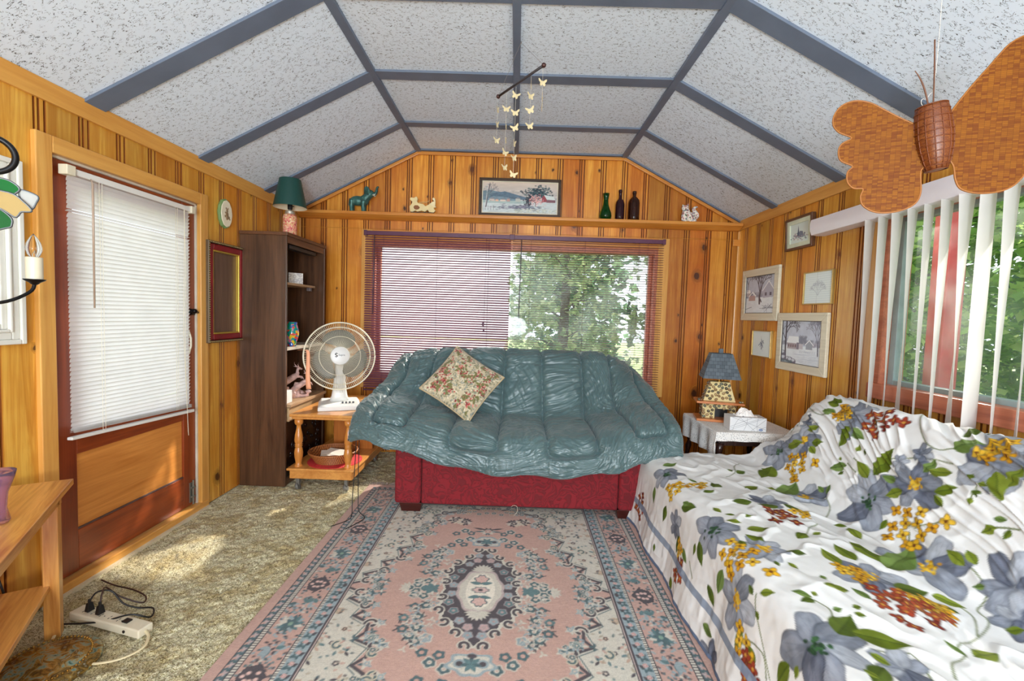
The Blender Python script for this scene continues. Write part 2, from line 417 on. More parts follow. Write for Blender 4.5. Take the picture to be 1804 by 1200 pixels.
# floor and rug carpet
def carpet():
    t = NT('shag_carpet_fibres'); c = t.coord()
    a = t.noise(c, 120, 3, .7); b = t.noise(c, 7, 3); g = t.noise(c, 300, 2)
    v = t.math('ADD', t.math('MULTIPLY', a, .5), t.math('MULTIPLY', g, .5))
    col = t.ramp(v, [(.38, lin((96, 82, 44))), (.47, lin((186, 172, 124))), (.56, lin((242, 234, 200)))])
    col = t.mix(t.sm(b, .4, .65), col, lin4((226, 214, 190)), 'MULTIPLY')
    t.p(Base_Color=col, Roughness=.95, Sheen_Weight=.2); t.b.inputs['Specular IOR Level'].default_value = .1
    t.bump(v, .8, .01); return t.m
CARPET = carpet()
def floor():
    def tile(x0, x1, y0, y1, st):
        xs = np.arange(x0, x1 + st / 2, st); ys = np.arange(y0, y1 + st / 2, st); X, Y = np.meshgrid(xs, ys, indexing='ij')
        Z = .009 * smoothnoise(X * 42, Y * 42, 3, 2) + .006 * smoothnoise(X * 120, Y * 120, 5, 1) + .004 * smoothnoise(X * 6, Y * 9, 8, 2) - .006
        edge = np.minimum.reduce([X - x0, x1 - X, Y - y0, y1 - Y]); Z = np.where(edge < .01, -.006, Z)
        return np.stack([X, Y, Z], -1)
    mb = MB(); mb.box((XL - .2, YF - .1, -.12), (XR + .2, YB + .2, -.012))
    o = struct(mb.build('floor', CARPET))
    g = struct(grid_mesh('floor_carpet_pile', tile(XL, -.95, .6, YB, .0075), CARPET, o, solid=0))
    g2 = struct(grid_mesh('floor_carpet_pile', tile(-.95, XR, 3.3, YB, .012), CARPET, o))
    g3 = struct(grid_mesh('floor_carpet_pile', tile(-.95, XR, .6, 3.3, .04), CARPET, o))
floor()

# walls
mb = MB()
for a in ((YF, 1.95, 0, EZ), (2.98, YB, 0, EZ), (1.95, 2.98, 2.03, EZ)): panel(mb, 'y', XL, 1, *a)
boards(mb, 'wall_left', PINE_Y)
WY0, WY1, WZ0, WZ1 = .35, 2.62, .98, 2.0          # side window opening
mb = MB()
for a in ((YF, WY0, 0, EZ), (WY1, YB, 0, EZ), (WY0, WY1, 0, WZ0), (WY0, WY1, WZ1, EZ)): panel(mb, 'y', XR, -1, *a)
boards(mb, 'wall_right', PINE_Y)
BX0, BX1, BZ0, BZ1 = -1.37, 1.31, .72, 2.01        # back window opening
mb = MB(); ex = (-RX, RX)
for a in ((XL, BX0, 0, 2.118), (BX1, XR, 0, 2.118), (BX0, BX1, 0, BZ0), (BX0, BX1, BZ1, 2.118)): panel(mb, 'x', YB, -1, *a)
panel(mb, 'x', YB - .001, -1, XL, XR, 2.121, lambda u: ceil_z(u) + .01, ex)
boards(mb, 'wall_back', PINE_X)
# rear wall behind the photographer with a wide opening added to let light in
mb = MB()
for a in ((XL, -1.85, 0, EZ), (1.85, XR, 0, EZ)): panel(mb, 'x', YF, 1, *a)
panel(mb, 'x', YF, 1, XL, XR, 2.62, lambda u: max(2.62, ceil_z(u)), ex)
panel(mb, 'x', YF, 1, -1.85, 1.85, 0, .35)
struct(mb.build('wall_rear', PINE_X))
# solid timber behind the boards, open at the door and the windows
def backing(name, mb): struct(mb.build(name, PINE_Y, bpy.data.objects[name]))
mb = MB()
for y0, y1, z0, z1 in ((YF, 1.96, -.1, EZ), (2.97, YB + .1, -.1, EZ), (1.96, 2.97, 2.0, EZ), (1.96, 2.97, -.1, 0)): mb.box((XL - .12, y0, z0), (XL - .016, y1, z1))
backing('wall_left', mb); mb = MB()
for y0, y1, z0, z1 in ((YF, WY0, -.1, EZ), (WY1, YB + .1, -.1, EZ), (WY0, WY1, -.1, WZ0), (WY0, WY1, WZ1, EZ)): mb.box((XR + .016, y0, z0), (XR + .12, y1, z1))
backing('wall_right', mb); mb = MB()
for x0, x1, z0, z1 in ((XL, BX0, -.1, EZ), (BX1, XR, -.1, EZ), (BX0, BX1, -.1, BZ0), (BX0, BX1, BZ1, EZ)): mb.box((x0, YB + .016, z0), (x1, YB + .1, z1))
mb.prism([(XL, EZ), (XR, EZ), (RX, RZ + .02), (-RX, RZ + .02)], -YB - .1, -YB - .016, Matrix.Rotation(R(90), 4, 'X'))
backing('wall_back', mb)
# ceiling
mb = MB(); pts = [(XL - .02, EZ - .01), (-RX, RZ), (RX, RZ), (XR + .02, EZ - .01)]
for (x0, z0), (x1, z1) in zip(pts[:-1], pts[1:]):
    mb.add([(x0, YF, z0), (x1, YF, z1), (x1, YB + .02, z1), (x0, YB + .02, z0)], [(0, 1, 2, 3)])
struct(mb.build('ceiling', CEIL))
# battens
tn = [0]
def trim(mb, mat, **kw):
    tn[0] += 1; return struct(mb.build('trim_%d' % tn[0], mat, **kw))
def slab(p0, p1, width, th, nrm, wd):
    """board from p0 to p1: width along direction wd, thickness along nrm"""
    p0, p1, nrm, wd = Vector(p0), Vector(p1), Vector(nrm).normalized(), Vector(wd).normalized(); mb = MB(); vs = []
    for p in (p0, p1):
        for a, b in ((-1, 0), (1, 0), (1, 1), (-1, 1)): vs.append(p + wd * a * width / 2 + nrm * b * th)
    return mb.add(vs, [(0, 3, 2, 1), (4, 5, 6, 7), (0, 1, 5, 4), (1, 2, 6, 5), (2, 3, 7, 6), (3, 0, 4, 7)])
for x in (-RX, RX):
    trim(slab((x, YF, RZ), (x, YB, RZ), .05, .022, (0, 0, -1), (1, 0, 0)), GREY, bevel=.002)
trim(slab((-.045, YF, RZ), (-.045, YB, RZ), .042, .022, (0, 0, -1), (1, 0, 0)), GREY, bevel=.002)
sl = Vector((XR - RX, 0, EZ - RZ)).normalized()
for y, wd in ((4.262, .035), (3.69, .085), (2.95, .1), (2.2, .11), (1.45, .11), (.7, .11), (-.05, .11), (-.8, .11), (-1.6, .11)):
    trim(slab((-RX, y, RZ), (RX, y, RZ), wd, .014, (0, 0, -1), (0, 1, 0)), GREY, bevel=.002)
    for s in (-1, 1):
        n = Vector((-s * -sl.z, 0, -sl.x)) if False else Vector((s * sl.z, 0, -sl.x))
        trim(slab((s * RX, y, RZ), (s * XR, y, EZ), wd, .014, n, (0, 1, 0)), GREY, bevel=.002)
# crown boards at the eaves and along the gable
for s in (-1, 1):
    x = s * XR
    mb = MB(); mb.add([(x, YF, 2.205), (x - s * .014, YF, 2.205), (x - s * .03, YF, 2.285), (x, YF, 2.285)] + [(x, YB, 2.205), (x - s * .014, YB, 2.205), (x - s * .03, YB, 2.285), (x, YB, 2.285)],
                      [(0, 1, 2, 3), (7, 6, 5, 4), (0, 4, 5, 1), (1, 5, 6, 2), (2, 6, 7, 3), (3, 7, 4, 0)])
    trim(mb, TRIM)
    trim(slab((s * RX, YB - .012, RZ - .028), (x, YB - .012, EZ - .028), .028, .022, (0, -1, 0), Vector((-s * sl.z, 0, sl.x)) if s < 0 else Vector((sl.z, 0, -sl.x))), TRIMX, bevel=.004)
trim(slab((-RX, YB - .012, RZ - .03), (RX, YB - .012, RZ - .03), .028, .022, (0, -1, 0), (0, 0, 1)), TRIMX, bevel=.004)
# corner mouldings
for s in (-1, 1):
    mb = MB(); mb.box((s * XR - .022, YB - .022, 0), (s * XR + .022, YB, 2.2)); trim(mb, TRIMZ, bevel=.008)
mb = MB(); mb.box((1.99, YB - .03, 2.06), (XR, YB - .022, 2.12)); trim(mb, TRIMX, bevel=.004)

# back window: casing, frame, glass
def window_back():
    w = struct(thing('window_1', None, None))
    mb = MB(); mb.box((BX0 - .1, YB - .012, BZ0 - .1), (BX0, YB + .0, BZ1 + .1)); mb.box((BX1, YB - .012, BZ0 - .1), (BX1 + .1, YB, BZ1 + .1))
    mb.build('casing', TRIMZ, w, bevel=.003)
    mb = MB(); mb.box((BX0, YB - .012, BZ1), (BX1, YB, BZ1 + .1)); mb.box((BX0, YB - .012, BZ0 - .1), (BX1, YB, BZ0)); mb.build('casing', TRIMX, w, bevel=.003)
    mb = MB()
    for x0, x1 in ((BX0 - .005, BX0 + .03), (BX1 - .03, BX1 + .005)): mb.box((x0, YB - .005, BZ0), (x1, YB + .14, BZ1))
    for x0, x1 in ((BX0 + .03, BX0 + .06), (BX1 - .06, BX1 - .03)): mb.box((x0, YB + .07, BZ0), (x1, YB + .12, BZ1))
    for z0, z1 in ((BZ0 - .01, BZ0 + .05), (BZ1 - .05, BZ1 + .005)): mb.box((BX0, YB - .003, z0), (BX1, YB + .138, z1))
    mb.build('window_frame', WIN_RED, w, bevel=.004)
    mb = MB(); mb.box((BX0 + .04, YB + .09, BZ0 + .03), (BX1 - .04, YB + .094, BZ1 - .03)); mb.build('window_pane', PANE_HAZY, w)
window_back()
def window_side():
    w = struct(thing('window_2', None, None)); x = XR
    mb = MB(); mb.box((x - .02, WY1, WZ0 - .07), (x, WY1 + .05, WZ1 + .07)); mb.box((x - .02, WY0 - .07, WZ0 - .07), (x, WY0, WZ1 + .07))
    mb.box((x - .02, WY0 + .0005, WZ1), (x, WY1 - .0005, WZ1 + .07)); mb.build('casing', TRIMZ, w, bevel=.003)
    mb = MB()
    mb.box((x - .03, WY0, WZ0 - .03), (x + .13, WY1, WZ0 + .055)); mb.box((x - .01, WY0, WZ1 - .045), (x + .13, WY1, WZ1))
    mb.box((x - .01, WY1 - .06, WZ0), (x + .13, WY1, WZ1)); mb.box((x - .01, WY0, WZ0), (x + .13, WY0 + .06, WZ1))
    mb.build('window_frame', WIN_RED, w, bevel=.005)
    mb = MB()
    for y0, y1 in ((WY1 - .1, WY1 - .06), (1.0, 1.05), (WY0 + .06, WY0 + .1)): mb.box((x + .04, y0, WZ0 + .05), (x + .09, y1, WZ1 - .04))
    mb.box((x + .04, WY0 + .1, WZ0 + .05), (x + .09, WY1 - .1, WZ0 + .08)); mb.box((x + .04, WY0 + .1, WZ1 - .07), (x + .09, WY1 - .1, WZ1 - .04))
    mb.build('sash', plain('grey_blue_sash', (150, 170, 172), .4), w, bevel=.003)
    mb = MB(); mb.box((x + .062, WY0 + .09, WZ0 + .07), (x + .066, WY1 - .09, WZ1 - .06)); mb.build('window_pane', PANE_HAZY, w)
window_side()

# door on the left wall
def door():
    d = struct(thing('door_1', None, None)); y0, y1, zt = 2.0, 2.93, 1.993; x = XL
    mb = MB()
    for a, b in ((1.93, y0), (y1, 3.0)): mb.box((x - .02, a, 0), (x + .022, b, 2.065))
    mb.build('door_casing', TRIMZ, d, bevel=.004)
    mb = MB(); mb.box((x - .02, y0 + .0005, zt), (x + .022, y1 - .0005, 2.065)); mb.build('door_casing', TRIM, d, bevel=.004)
    mb = MB(); mb.box((x - .1, y0 - .01, zt - .012), (x - .002, y1 + .01, zt)); mb.box((x - .1, y1 - .012, .04), (x - .002, y1, zt)); mb.box((x - .1, y0, .04), (x - .002, y0 + .012, zt))
    mb.build('door_jamb', plain('white_jamb_paint', (206, 196, 178), .5), d, bevel=.002)
    mb = MB(); mb.box((x - .1, y0 - .04, -.01), (x + .03, y1 + .06, .045)); mb.build('threshold', TRIM, d, bevel=.005)
    mb = MB(); mb.box((x + .03, y0 - .1, -.008), (x + .05, y1 + .05, .008)); mb.build('tack_strip', plain('torn_carpet_edge', (214, 200, 170), .9, bump=.5), d)
    a, b = y0 + .012, y1 - .012; xa, xb = x - .055, x - .012
    mb = MB(); mb.box((xa, a, .05), (xb, a + .105, zt - .012)); mb.build('stile', REDWOOD_Z, d, bevel=.003)
    mb = MB(); mb.box((xa, b - .105, .05), (xb, b, zt - .012)); mb.build('stile', REDWOOD_Z, d, bevel=.003)
    for z0, z1 in ((.05, .25), (.62, .74), (1.86, zt - .012)):
        mb = MB(); mb.box((xa + .001, a + .105, z0), (xb - .001, b - .105, z1)); mb.build('rail', REDWOOD_Y, d, bevel=.003)
    mb = MB(); mb.box((xa + .01, a + .1, .24), (xb - .014, b - .1, .63)); mb.build('door_panel', PLY, d)
    mb = MB(); mb.box((xb - .015, a + .105, .25), (xb - .004, b - .105, .258)); mb.build('panel_bead', plain('dark_panel_bead', (92, 72, 72), .4), d, bevel=.002)
    mb = MB(); mb.box((xa + .015, a + .1, .73), (xa + .02, b - .1, 1.87)); mb.build('door_glass', PANE, d)
    iron = plain('black_iron', (30, 28, 28), .35, .8)
    mb = MB(); mb.box((xb, b - .05, 1.285), (xb + .008, b - .01, 1.325)); mb.tube([(xb + .01, b - .075, 1.305), (xb + .02, b - .03, 1.31), (xb + .012, b + .02, 1.3)], [.006, .01, .006])
    mb.ball((xb + .02, b - .03, 1.31), .016); mb.build('latch', iron, d, smooth=True)
    mb = MB(); mb.tube([(xb, b - .085, 1.19), (xb + .02, b - .08, 1.18), (xb + .028, b - .075, 1.14), (xb + .028, b - .075, 1.09), (xb + .02, b - .08, 1.05), (xb, b - .085, 1.04)], .006)
    mb.box((xb, b - .1, .98), (xb + .006, b - .07, 1.0)); mb.build('door_handle', plain('cream_handle', (224, 214, 190), .35), d, smooth=True)
    steel = plain('galvanised_steel', (150, 150, 140), .4, .8)
    mb = MB(); mb.box((xb, b - .06, .07), (xb + .005, b - .02, .2)); mb.tube([(xb + .012, b - .04, .055), (xb + .012, b - .04, .215)], .006); mb.box((xb, b - .055, .1), (xb + .016, b - .025, .112)); mb.box((xb, b - .055, .16), (xb + .016, b - .025, .172))
    mb.build('door_bolt', steel, d, bevel=.001)
door()
mb = MB(); mb.box((XL, -1.5, .0), (XL + .02, 1.93, .045)); struct(mb.build('baseboard_left', TRIM, bevel=.004))
# ------------------------------------------------------------------ outside: lawn, trees, porch post
def foliage_mat(name, a, b, c):
    t = NT(name); v = t.noise(t.coord(), 2.2, 3); g = t.n('ShaderNodeNewGeometry').outputs['Random Per Island']
    k = t.math('ADD', t.math('MULTIPLY', v, .5), t.math('MULTIPLY', g, .5))
    col = t.ramp(k, [(.25, lin(a)), (.5, lin(b)), (.75, lin(c))])
    t.p(Base_Color=col, Roughness=.6); tl = t.n('ShaderNodeBsdfTranslucent', Color=col)
    mx = t.n('ShaderNodeMixShader', i0=.5, i1=t.b.outputs[0], i2=tl.outputs[0]); t.t.links.new(mx.outputs[0], t.out.inputs[0]); return t.m
LEAF_A = foliage_mat('maple_leaves', (84, 140, 50), (160, 206, 96), (220, 240, 156))
LEAF_B = foliage_mat('evergreen_needles', (52, 92, 68), (94, 136, 96), (150, 182, 132))
LEAF_C = foliage_mat('birch_leaves', (98, 132, 82), (164, 188, 124), (220, 230, 180))
BARK = plain('tree_bark', (92, 84, 72), .9, var=.4, vscale=20, bump=.6)
def leaf_mesh(name, pts, size, mat, parent, seed, flatness=.5):
    rg = np.random.default_rng(seed); n = len(pts)
    nrm = rg.normal(size=(n, 3)); nrm[:, 2] = np.abs(nrm[:, 2]) * (1 + 3 * flatness); nrm /= np.linalg.norm(nrm, axis=1, keepdims=True)
    a = np.cross(nrm, rg.normal(size=(n, 3))); a /= np.linalg.norm(a, axis=1, keepdims=True); b = np.cross(nrm, a)
    s = size * rg.uniform(.6, 1.25, (n, 1))
    shape = [(0, -1.), (.55, -.35), (.95, .1), (.4, .35), (0, 1.), (-.4, .35), (-.95, .1), (-.55, -.35)]
    V = np.stack([pts + a * s * x + b * s * y + nrm * s * (.18 * abs(x)) for x, y in shape], 1)
    me = bpy.data.meshes.new(name); me.vertices.add(n * 8); me.vertices.foreach_set('co', V.astype(np.float32).reshape(-1))
    me.loops.add(n * 8); me.loops.foreach_set('vertex_index', np.arange(n * 8, dtype=np.int32)); me.polygons.add(n)
    me.polygons.foreach_set('loop_start', np.arange(0, n * 8, 8, dtype=np.int32)); me.update(calc_edges=True)
    me.materials.append(mat); o = bpy.data.objects.new(name, me); COL.objects.link(o); o.parent = parent; return o
def tree(name, label, x, y, h, rad, mat, seed, n=4200, z0=.4, leaf=.075, tiers=26, group=None):
    rg = np.random.default_rng(seed); root = thing(name, label, 'tree', (x, y, -.3), group=group)
    mb = MB(); mb.tube([(0, 0, 0), (.05, .03, h * .4), (.0, -.04, h * .75), (.03, 0, h)], [.11, .085, .05, .01], 8)
    cs = []
    for k in range(tiers):
        t = (k + .5) / tiers; zz = z0 + (h - z0) * t; rr = rad * (1 - t) ** .55 * rg.uniform(.5, 1.05); an = k * 2.4 + rg.uniform(-.4, .4)
        c = (rr * math.cos(an), rr * math.sin(an), zz + rg.uniform(-.1, .1)); cs.append(c)
        mb.tube([(.02, 0, max(.1, zz - rad * .25)), (c[0] * .5, c[1] * .5, zz - .08), c], [.022, .014, .004], 5)
    mb.build('trunk', BARK, root, smooth=True)
    cs = np.array(cs); w = rg.integers(0, tiers, n)
    off = rg.normal(size=(n, 3)) * np.array([rad * .33, rad * .33, .1 + h * .018]); P = cs[w] + off; P[:, 2] -= .25 * (off[:, 0] ** 2 + off[:, 1] ** 2) / rad
    q = np.hypot(P[:, 0], P[:, 1]); P[:, :2] *= (np.minimum(q, rad) / (q + 1e-9))[:, None] * rg.uniform(.93, 1, (n, 1)); P[:, 2] = np.clip(P[:, 2], .1, h + .1)
    leaf_mesh('foliage', P, leaf, mat, root, seed + 7, .7)
    return root
gm = NT('meadow_grass'); gm.p(Base_Color=gm.ramp(gm.noise(gm.coord(), 1.2, 6, .7), [(.35, lin((88, 118, 62))), (.65, lin((168, 186, 112)))]), Roughness=.95)
mb = MB(); mb.add([(-30, -14, -.42), (32, -14, -.42), (32, 34, -.42), (-30, 34, -.42)], [(0, 1, 2, 3)])
o = mb.build('lawn', gm.m); struct(o)
struct(MB().box((-14, 9, -.44), (-.6, 30, -.40)).build('bright_view_patch', plain('bright_patch_grey', (214, 212, 208), .9, var=.12)))  # pale patch added to whiten the view through the left blind
struct(MB().box((-6.5, -3, -.2), (-2.2, 6, -.12)).build('bounce_slab', plain('bounce_grey', (186, 186, 182), .8, var=.1)))  # unseen grey slab added to bounce neutral light onto the door blind
TS = [  # beyond the side window
 ('maple_tree', 'light green maple standing just beyond the red porch post', 5.2, 5.7, 4.8, 1.25, LEAF_A, 9500),
 ('maple_tree', 'pale maple filling the middle of the side window', 5.4, 3.1, 4.8, 1.25, LEAF_A, 9500),
 ('maple_tree', 'pale maple at the right end of the side window', 5.0, .3, 4.6, 1.15, LEAF_A, 6500),
 ('spruce_tree', 'dark evergreen behind the maples, left in the side window', 9.6, 7.4, 8.5, 2.0, LEAF_B, 6200),
 ('spruce_tree', 'tall dark evergreen far behind the middle of the side window', 9.4, 2.7, 8.5, 2.0, LEAF_B, 6200),
 ('spruce_tree', 'dark evergreen behind the right end of the side window', 9.0, -1.6, 7.5, 2.0, LEAF_B, 3000),
 ('spruce_tree', 'dark evergreen seen past the red porch post', 7.6, 11.2, 8.5, 2.0, LEAF_B, 5000),
 # beyond the back window
 ('birch_tree', 'light leafy tree behind the middle of the right back blind', .9, 8.8, 5.5, 1.05, LEAF_C, 5600),
 ('birch_tree', 'light leafy tree at the right edge of the back window', 3.4, 8.9, 6.6, 1.15, LEAF_C, 5600),
 ('spruce_tree', 'dark evergreen standing behind the right back blind', 1.7, 13.2, 8.0, 1.7, LEAF_B, 5600),
 ('spruce_tree', 'dark evergreen far behind the right end of the back window', 6.0, 13.8, 8.0, 1.7, LEAF_B, 5000),
]
for i, (nm, lb, x, y, h, r, m, n) in enumerate(TS): tree(nm, lb, x, y, h, r, m, 20 + i, n, leaf=.07 if m is not LEAF_B else .15, group='trees outside the windows')
o = MB().box((2.75, 2.95, -.4), (2.87, 3.07, 2.6)).build('porch_post', plain('glare_paled_red', (206, 88, 90), .6, var=.15), bevel=.008)  # red paled so the window glare is put into the colour
tag(o, 'red painted porch post standing outside the side window', 'post')
# ------------------------------------------------------------------ shared materials of the furnishings
WHITE_PL = plain('white_plastic', (232, 230, 224), .35, var=.03)
CREAM_PL = plain('aged_cream_plastic', (226, 216, 190), .4, var=.05)
BLACK = plain('black_satin', (22, 22, 24), .4)
IRON = plain('blackened_iron', (26, 25, 26), .35, .6)
BRASS = plain('worn_brass', (172, 130, 60), .3, .9)
WALNUT = wood('dark_walnut_laminate', (50, 30, 20), (98, 66, 44), 'z', 1.1, .35)
WALNUT_Y = wood('dark_walnut_laminate_across', (70, 42, 26), (112, 72, 46), 'y', 1.6, .35)
MAPLE = wood('honey_maple', (190, 116, 48), (226, 160, 84), 'y', .9, .3, 0, .4)
MAPLEZ = wood('honey_maple_turned', (186, 108, 40), (224, 152, 74), 'z', .9, .3, 0, .4)
PINEF = wood('waxed_pine_top', (176, 104, 38), (230, 170, 92), 'y', 1.2, .3, .8, .4, 1.5)
PINEZ = wood('waxed_pine_leg', (184, 112, 42), (232, 174, 94), 'z', 1.2, .35, .8, .3, 1.5)

def fused(mb, name, mat, parent=None, voxel=.004, smooth=6):
    """one continuous skin over overlapping masses"""
    o = mb.build(name, mat, parent, smooth=True)
    r = o.modifiers.new('skin', 'REMESH'); r.mode = 'VOXEL'; r.voxel_size = voxel; r.use_smooth_shade = True
    if smooth: s = o.modifiers.new('soft', 'SMOOTH'); s.iterations = smooth; s.factor = .5
    return o

# ------------------------------------------------------------------ blinds
def slat_grid(mb, axis, fixed, a0, a1, z, wd, tilt, n=3, droop=0., nz=0.):
    """one curved slat; axis is the direction it runs along"""
    vs = []; segs = 1
    for e in range(segs + 1):
        a = a0 + (a1 - a0) * e / segs
        for k in range(n + 1):
            t = k / n - .5; d = t * wd; crown = .0034 * (1 - 4 * t * t)
            dd = d * math.cos(tilt) - crown * math.sin(tilt); zz = z + d * math.sin(tilt) + crown * math.cos(tilt) + droop * (e - .5)
            vs.append((a, fixed + dd, zz) if axis == 'x' else (fixed + dd, a, zz))
    fs = [(k, k + 1, n + 2 + k, n + 1 + k) for k in range(n)]
    mb.add(vs, fs)
MAUVE = translucent('mauve_vinyl_slats', (138, 84, 98), .12, .35)
MAUVE_D = plain('plum_headrail_paint', (92, 48, 74), .35)
def back_blind(x0, x1, tilt, label, wand_x, cords, seed):
    rnd = random.Random(seed); t = thing('window_blind', label, 'blind', ((x0 + x1) / 2, 4.25, .6), group='slatted blinds on the back window'); L = (x0 + x1) / 2
    w = (x1 - x0) / 2
    mb = MB(); mb.box((-w, -.015, 1.452), (w, .02, 1.49)); mb.box((-w - .006, -.02, 1.447), (-w + .02, .022, 1.495)); mb.box((w - .02, -.02, 1.447), (w + .006, .022, 1.495)); mb.build('headrail', MAUVE_D, t, bevel=.003)
    mb = MB(); z = 1.435
    while z > .03:
        slat_grid(mb, 'x', 0, -w + .004, w - .004, z, .0255, tilt + rnd.uniform(-.03, .03), 3, rnd.uniform(-.002, .002)); z -= .0222
    mb.build('slats', MAUVE, t, smooth=True)
    mb = MB(); mb.box((-w + .004, -.012, 0), (w - .004, .012, .014)); mb.build('bottom_rail', MAUVE_D, t, bevel=.003)
    mb = MB()
    for c in cords:
        for dy in (-.0135, .0135): mb.tube([(c - L, dy, 1.45), (c - L, dy, .01)], .0008, 4)
    mb.build('ladder_cord', MAUVE_D, t)
    mb = MB(); mb.tube([(wand_x - L, -.024, 1.45), (wand_x - L - .006, -.027, .72)], .004, 6); mb.build('tilt_wand', plain('grey_wand', (84, 74, 84), .3), t, smooth=True)
    return t
tb = back_blind(-1.425, -.062, R(33), 'plum slatted blind over the left half of the back window, slats tilted', -1.33, (-1.25, -.75, -.27), 1)
mb = MB(); mb.tube([(.45, -.03, 1.45), (.447, -.032, .62)], .0012, 4); mb.ball((.447, -.032, .6), (.008, .008, .016)); mb.ball((.44, -.03, .66), (.01, .006, .02)); mb.build('pull_cord', MAUVE_D, tb, smooth=True)
tb = back_blind(-.056, 1.352, R(-1), 'plum slatted blind over the right half of the back window, slats open', .03, (.12, .62, 1.12, 1.2), 2)
VINYL = translucent('white_vinyl_slats', (244, 242, 240), .42, .35)
def door_blind():
    rnd = random.Random(5); t = thing('door_blind', 'white mini blind hanging closed over the door glass', 'blind', (-2.035, 2.45, .66))
    y0, y1 = -.405, .38
    mb = MB(); mb.box((-.012, y0, 1.26), (.016, y1, 1.288)); mb.build('headrail', WHITE_PL, t, bevel=.002)
    for a_, b_ in ((y0 - .012, y0 + .03), (y1 - .02, y1 + .012)): MB().box((-.016, a_, 1.252), (.026, b_, 1.296)).build('mounting_bracket', CREAM_PL, t, bevel=.003)
    mb = MB(); z = 1.243; k = 0
    while z > .075:
        tl = R(66) + rnd.uniform(-.05, .05)
        if k in (7,): tl = R(15)
        dr = -.03 * max(0, (.3 - z) / .3) if z < .3 else rnd.uniform(-.0015, .0015)
        slat_grid(mb, 'y', 0.0, y0 + .012, y1 - .012, z, .0262, tl, 3, dr); z -= .0206; k += 1
    for q in range(6): slat_grid(mb, 'y', 0.0, y0 + .012, y1 - .01, .062 + q * .0035, .025, .1, 3, -.034)
    mb.build('slats', VINYL, t, smooth=True)
    mb = MB(); mb.add([(-.013, y0, .048), (.013, y0, .048), (.013, y0, .062), (-.013, y0, .062), (-.013, y1 + .012, .012), (.013, y1 + .012, .012), (.013, y1 + .012, .03), (-.013, y1 + .012, .03)],
        [(0, 3, 2, 1), (4, 5, 6, 7), (0, 1, 5, 4), (1, 2, 6, 5), (2, 3, 7, 6), (3, 0, 4, 7)]); mb.build('bottom_rail', WHITE_PL, t, bevel=.003)
    mb = MB()
    for y in (-.25, -.235, .24, .255): mb.tube([(.014, y, 1.26), (.014, y, .05)], .0009, 4)
    mb.tube([(.02, .3, 1.26), (.022, .31, .9), (.022, .3, .4), (.026, .315, -.1)], .0015, 4); mb.tube([(.02, .305, 1.26), (.024, .285, .5), (.026, .31, .02), (.026, .318, -.12)], .0015, 4)
    mb.build('pull_cord', CREAM_PL, t)
    mb = MB(); mb.tube([(.026, y0 + .1, 1.26), (.035, y0 + .1, 1.24), (.038, y0 + .095, .66)], [.003, .005, .004], 6); mb.build('tilt_wand', plain('clear_tan_wand', (176, 152, 132), .25), t, smooth=True)
door_blind()

# ------------------------------------------------------------------ things on the left wall
def plaque():
    t = thing('oval_plaque', 'small oval plaque with green scalloped rim on the left wall above the red frame', 'plaque', (-2.058, 3.185, 1.99), rot=(R(90), 0, R(90)))
    def ov(k, a, b): return [(math.cos(i * math.pi / 24) * a * (1 + k * math.cos(12 * i * math.pi / 24)), math.sin(i * math.pi / 24) * b * (1 + k * math.cos(12 * i * math.pi / 24))) for i in range(48)]
    MB().prism(ov(.02, .068, .1), 0, .02).build('rim', plain('sage_green_paint', (120, 150, 96), .5), t, bevel=.005)
    MB().prism(ov(.02, .058, .09), .02, .026).build('face', plain('cream_face', (240, 230, 204), .5, var=.03), t, bevel=.002)
    mb = MB(); g = random.Random(4)
    for k, (x, y, r) in enumerate([(0, .02, .012), (0, -.005, .017), (-.01, .036, .006), (.01, .036, .006), (-.02, -.02, .008), (.02, -.025, .01), (.0, -.03, .012), (-.018, .005, .006), (.03, -.035, .005)]):
        mb.ball((x, y, .026), (r, r * 1.15, .003), 10)
    mb.build('painted_figure', plain('brown_ink_painting', (142, 116, 84), .6, var=.4, vscale=60), t, smooth=True)
plaque()
def red_frame():
    t = thing('picture_frame', 'empty dark red frame with gold bead edge, on the left wall beside the door', 'frame', (-2.058, 3.18, 1.44), rot=(R(90), 0, R(90)))
    def ring(mb, w, h, b, z0, z1):
        for x0, x1, y0, y1 in ((-w, -w + b, -h, h), (w - b, w, -h, h), (-w + b, w - b, h - b, h), (-w + b, w - b, -h, -h + b)): mb.box((x0, y0, z0), (x1, y1, z1))
        return mb
    W, H = .205, .34
    ring(MB(), W, H, .016, 0, .04).build('outer_moulding', plain('bronze_edge', (96, 80, 60), .4, .3), t, bevel=.004)
    ring(MB(), W - .016, H - .016, .042, 0, .034).build('red_moulding', plain('oxblood_lacquer', (128, 20, 24), .25, var=.3, vscale=5), t, bevel=.01, seg=3)
    ring(MB(), W - .056, H - .056, .012, .002, .028).build('gold_slip', plain('gold_slip', (206, 170, 72), .3, .6), t, bevel=.003)
    MB().box((-W + .06, -H + .06, 0), (W - .06, H - .06, .006)).build('backing', wood('brown_backing', (84, 58, 44), (116, 86, 68), 'y', 1.5, .4), t)
    mb = MB()
    n = 46
    for i in range(n):
        y = -H + .008 + (2 * H - .016) * i / (n - 1)
        for x in (-W + .008, W - .008): mb.ball((x, y, .04), .0045, 6)
    for i in range(26):
        x = -W + .014 + (2 * W - .028) * i / 25
        for y in (-H + .008, H - .008): mb.ball((x, y, .04), .0045, 6)
    mb.build('bead_edge', plain('gilt_beads', (176, 150, 96), .35, .6), t, smooth=True)
    mb = MB(); mb.tube([(-W + .075, -H + .1, .012), (-W + .06, -H + .12, .018), (-W + .078, -H + .14, .012)], .003, 6); mb.build('hanging_hook', plain('bent_wire', (200, 190, 200), .3, .6), t)
red_frame()
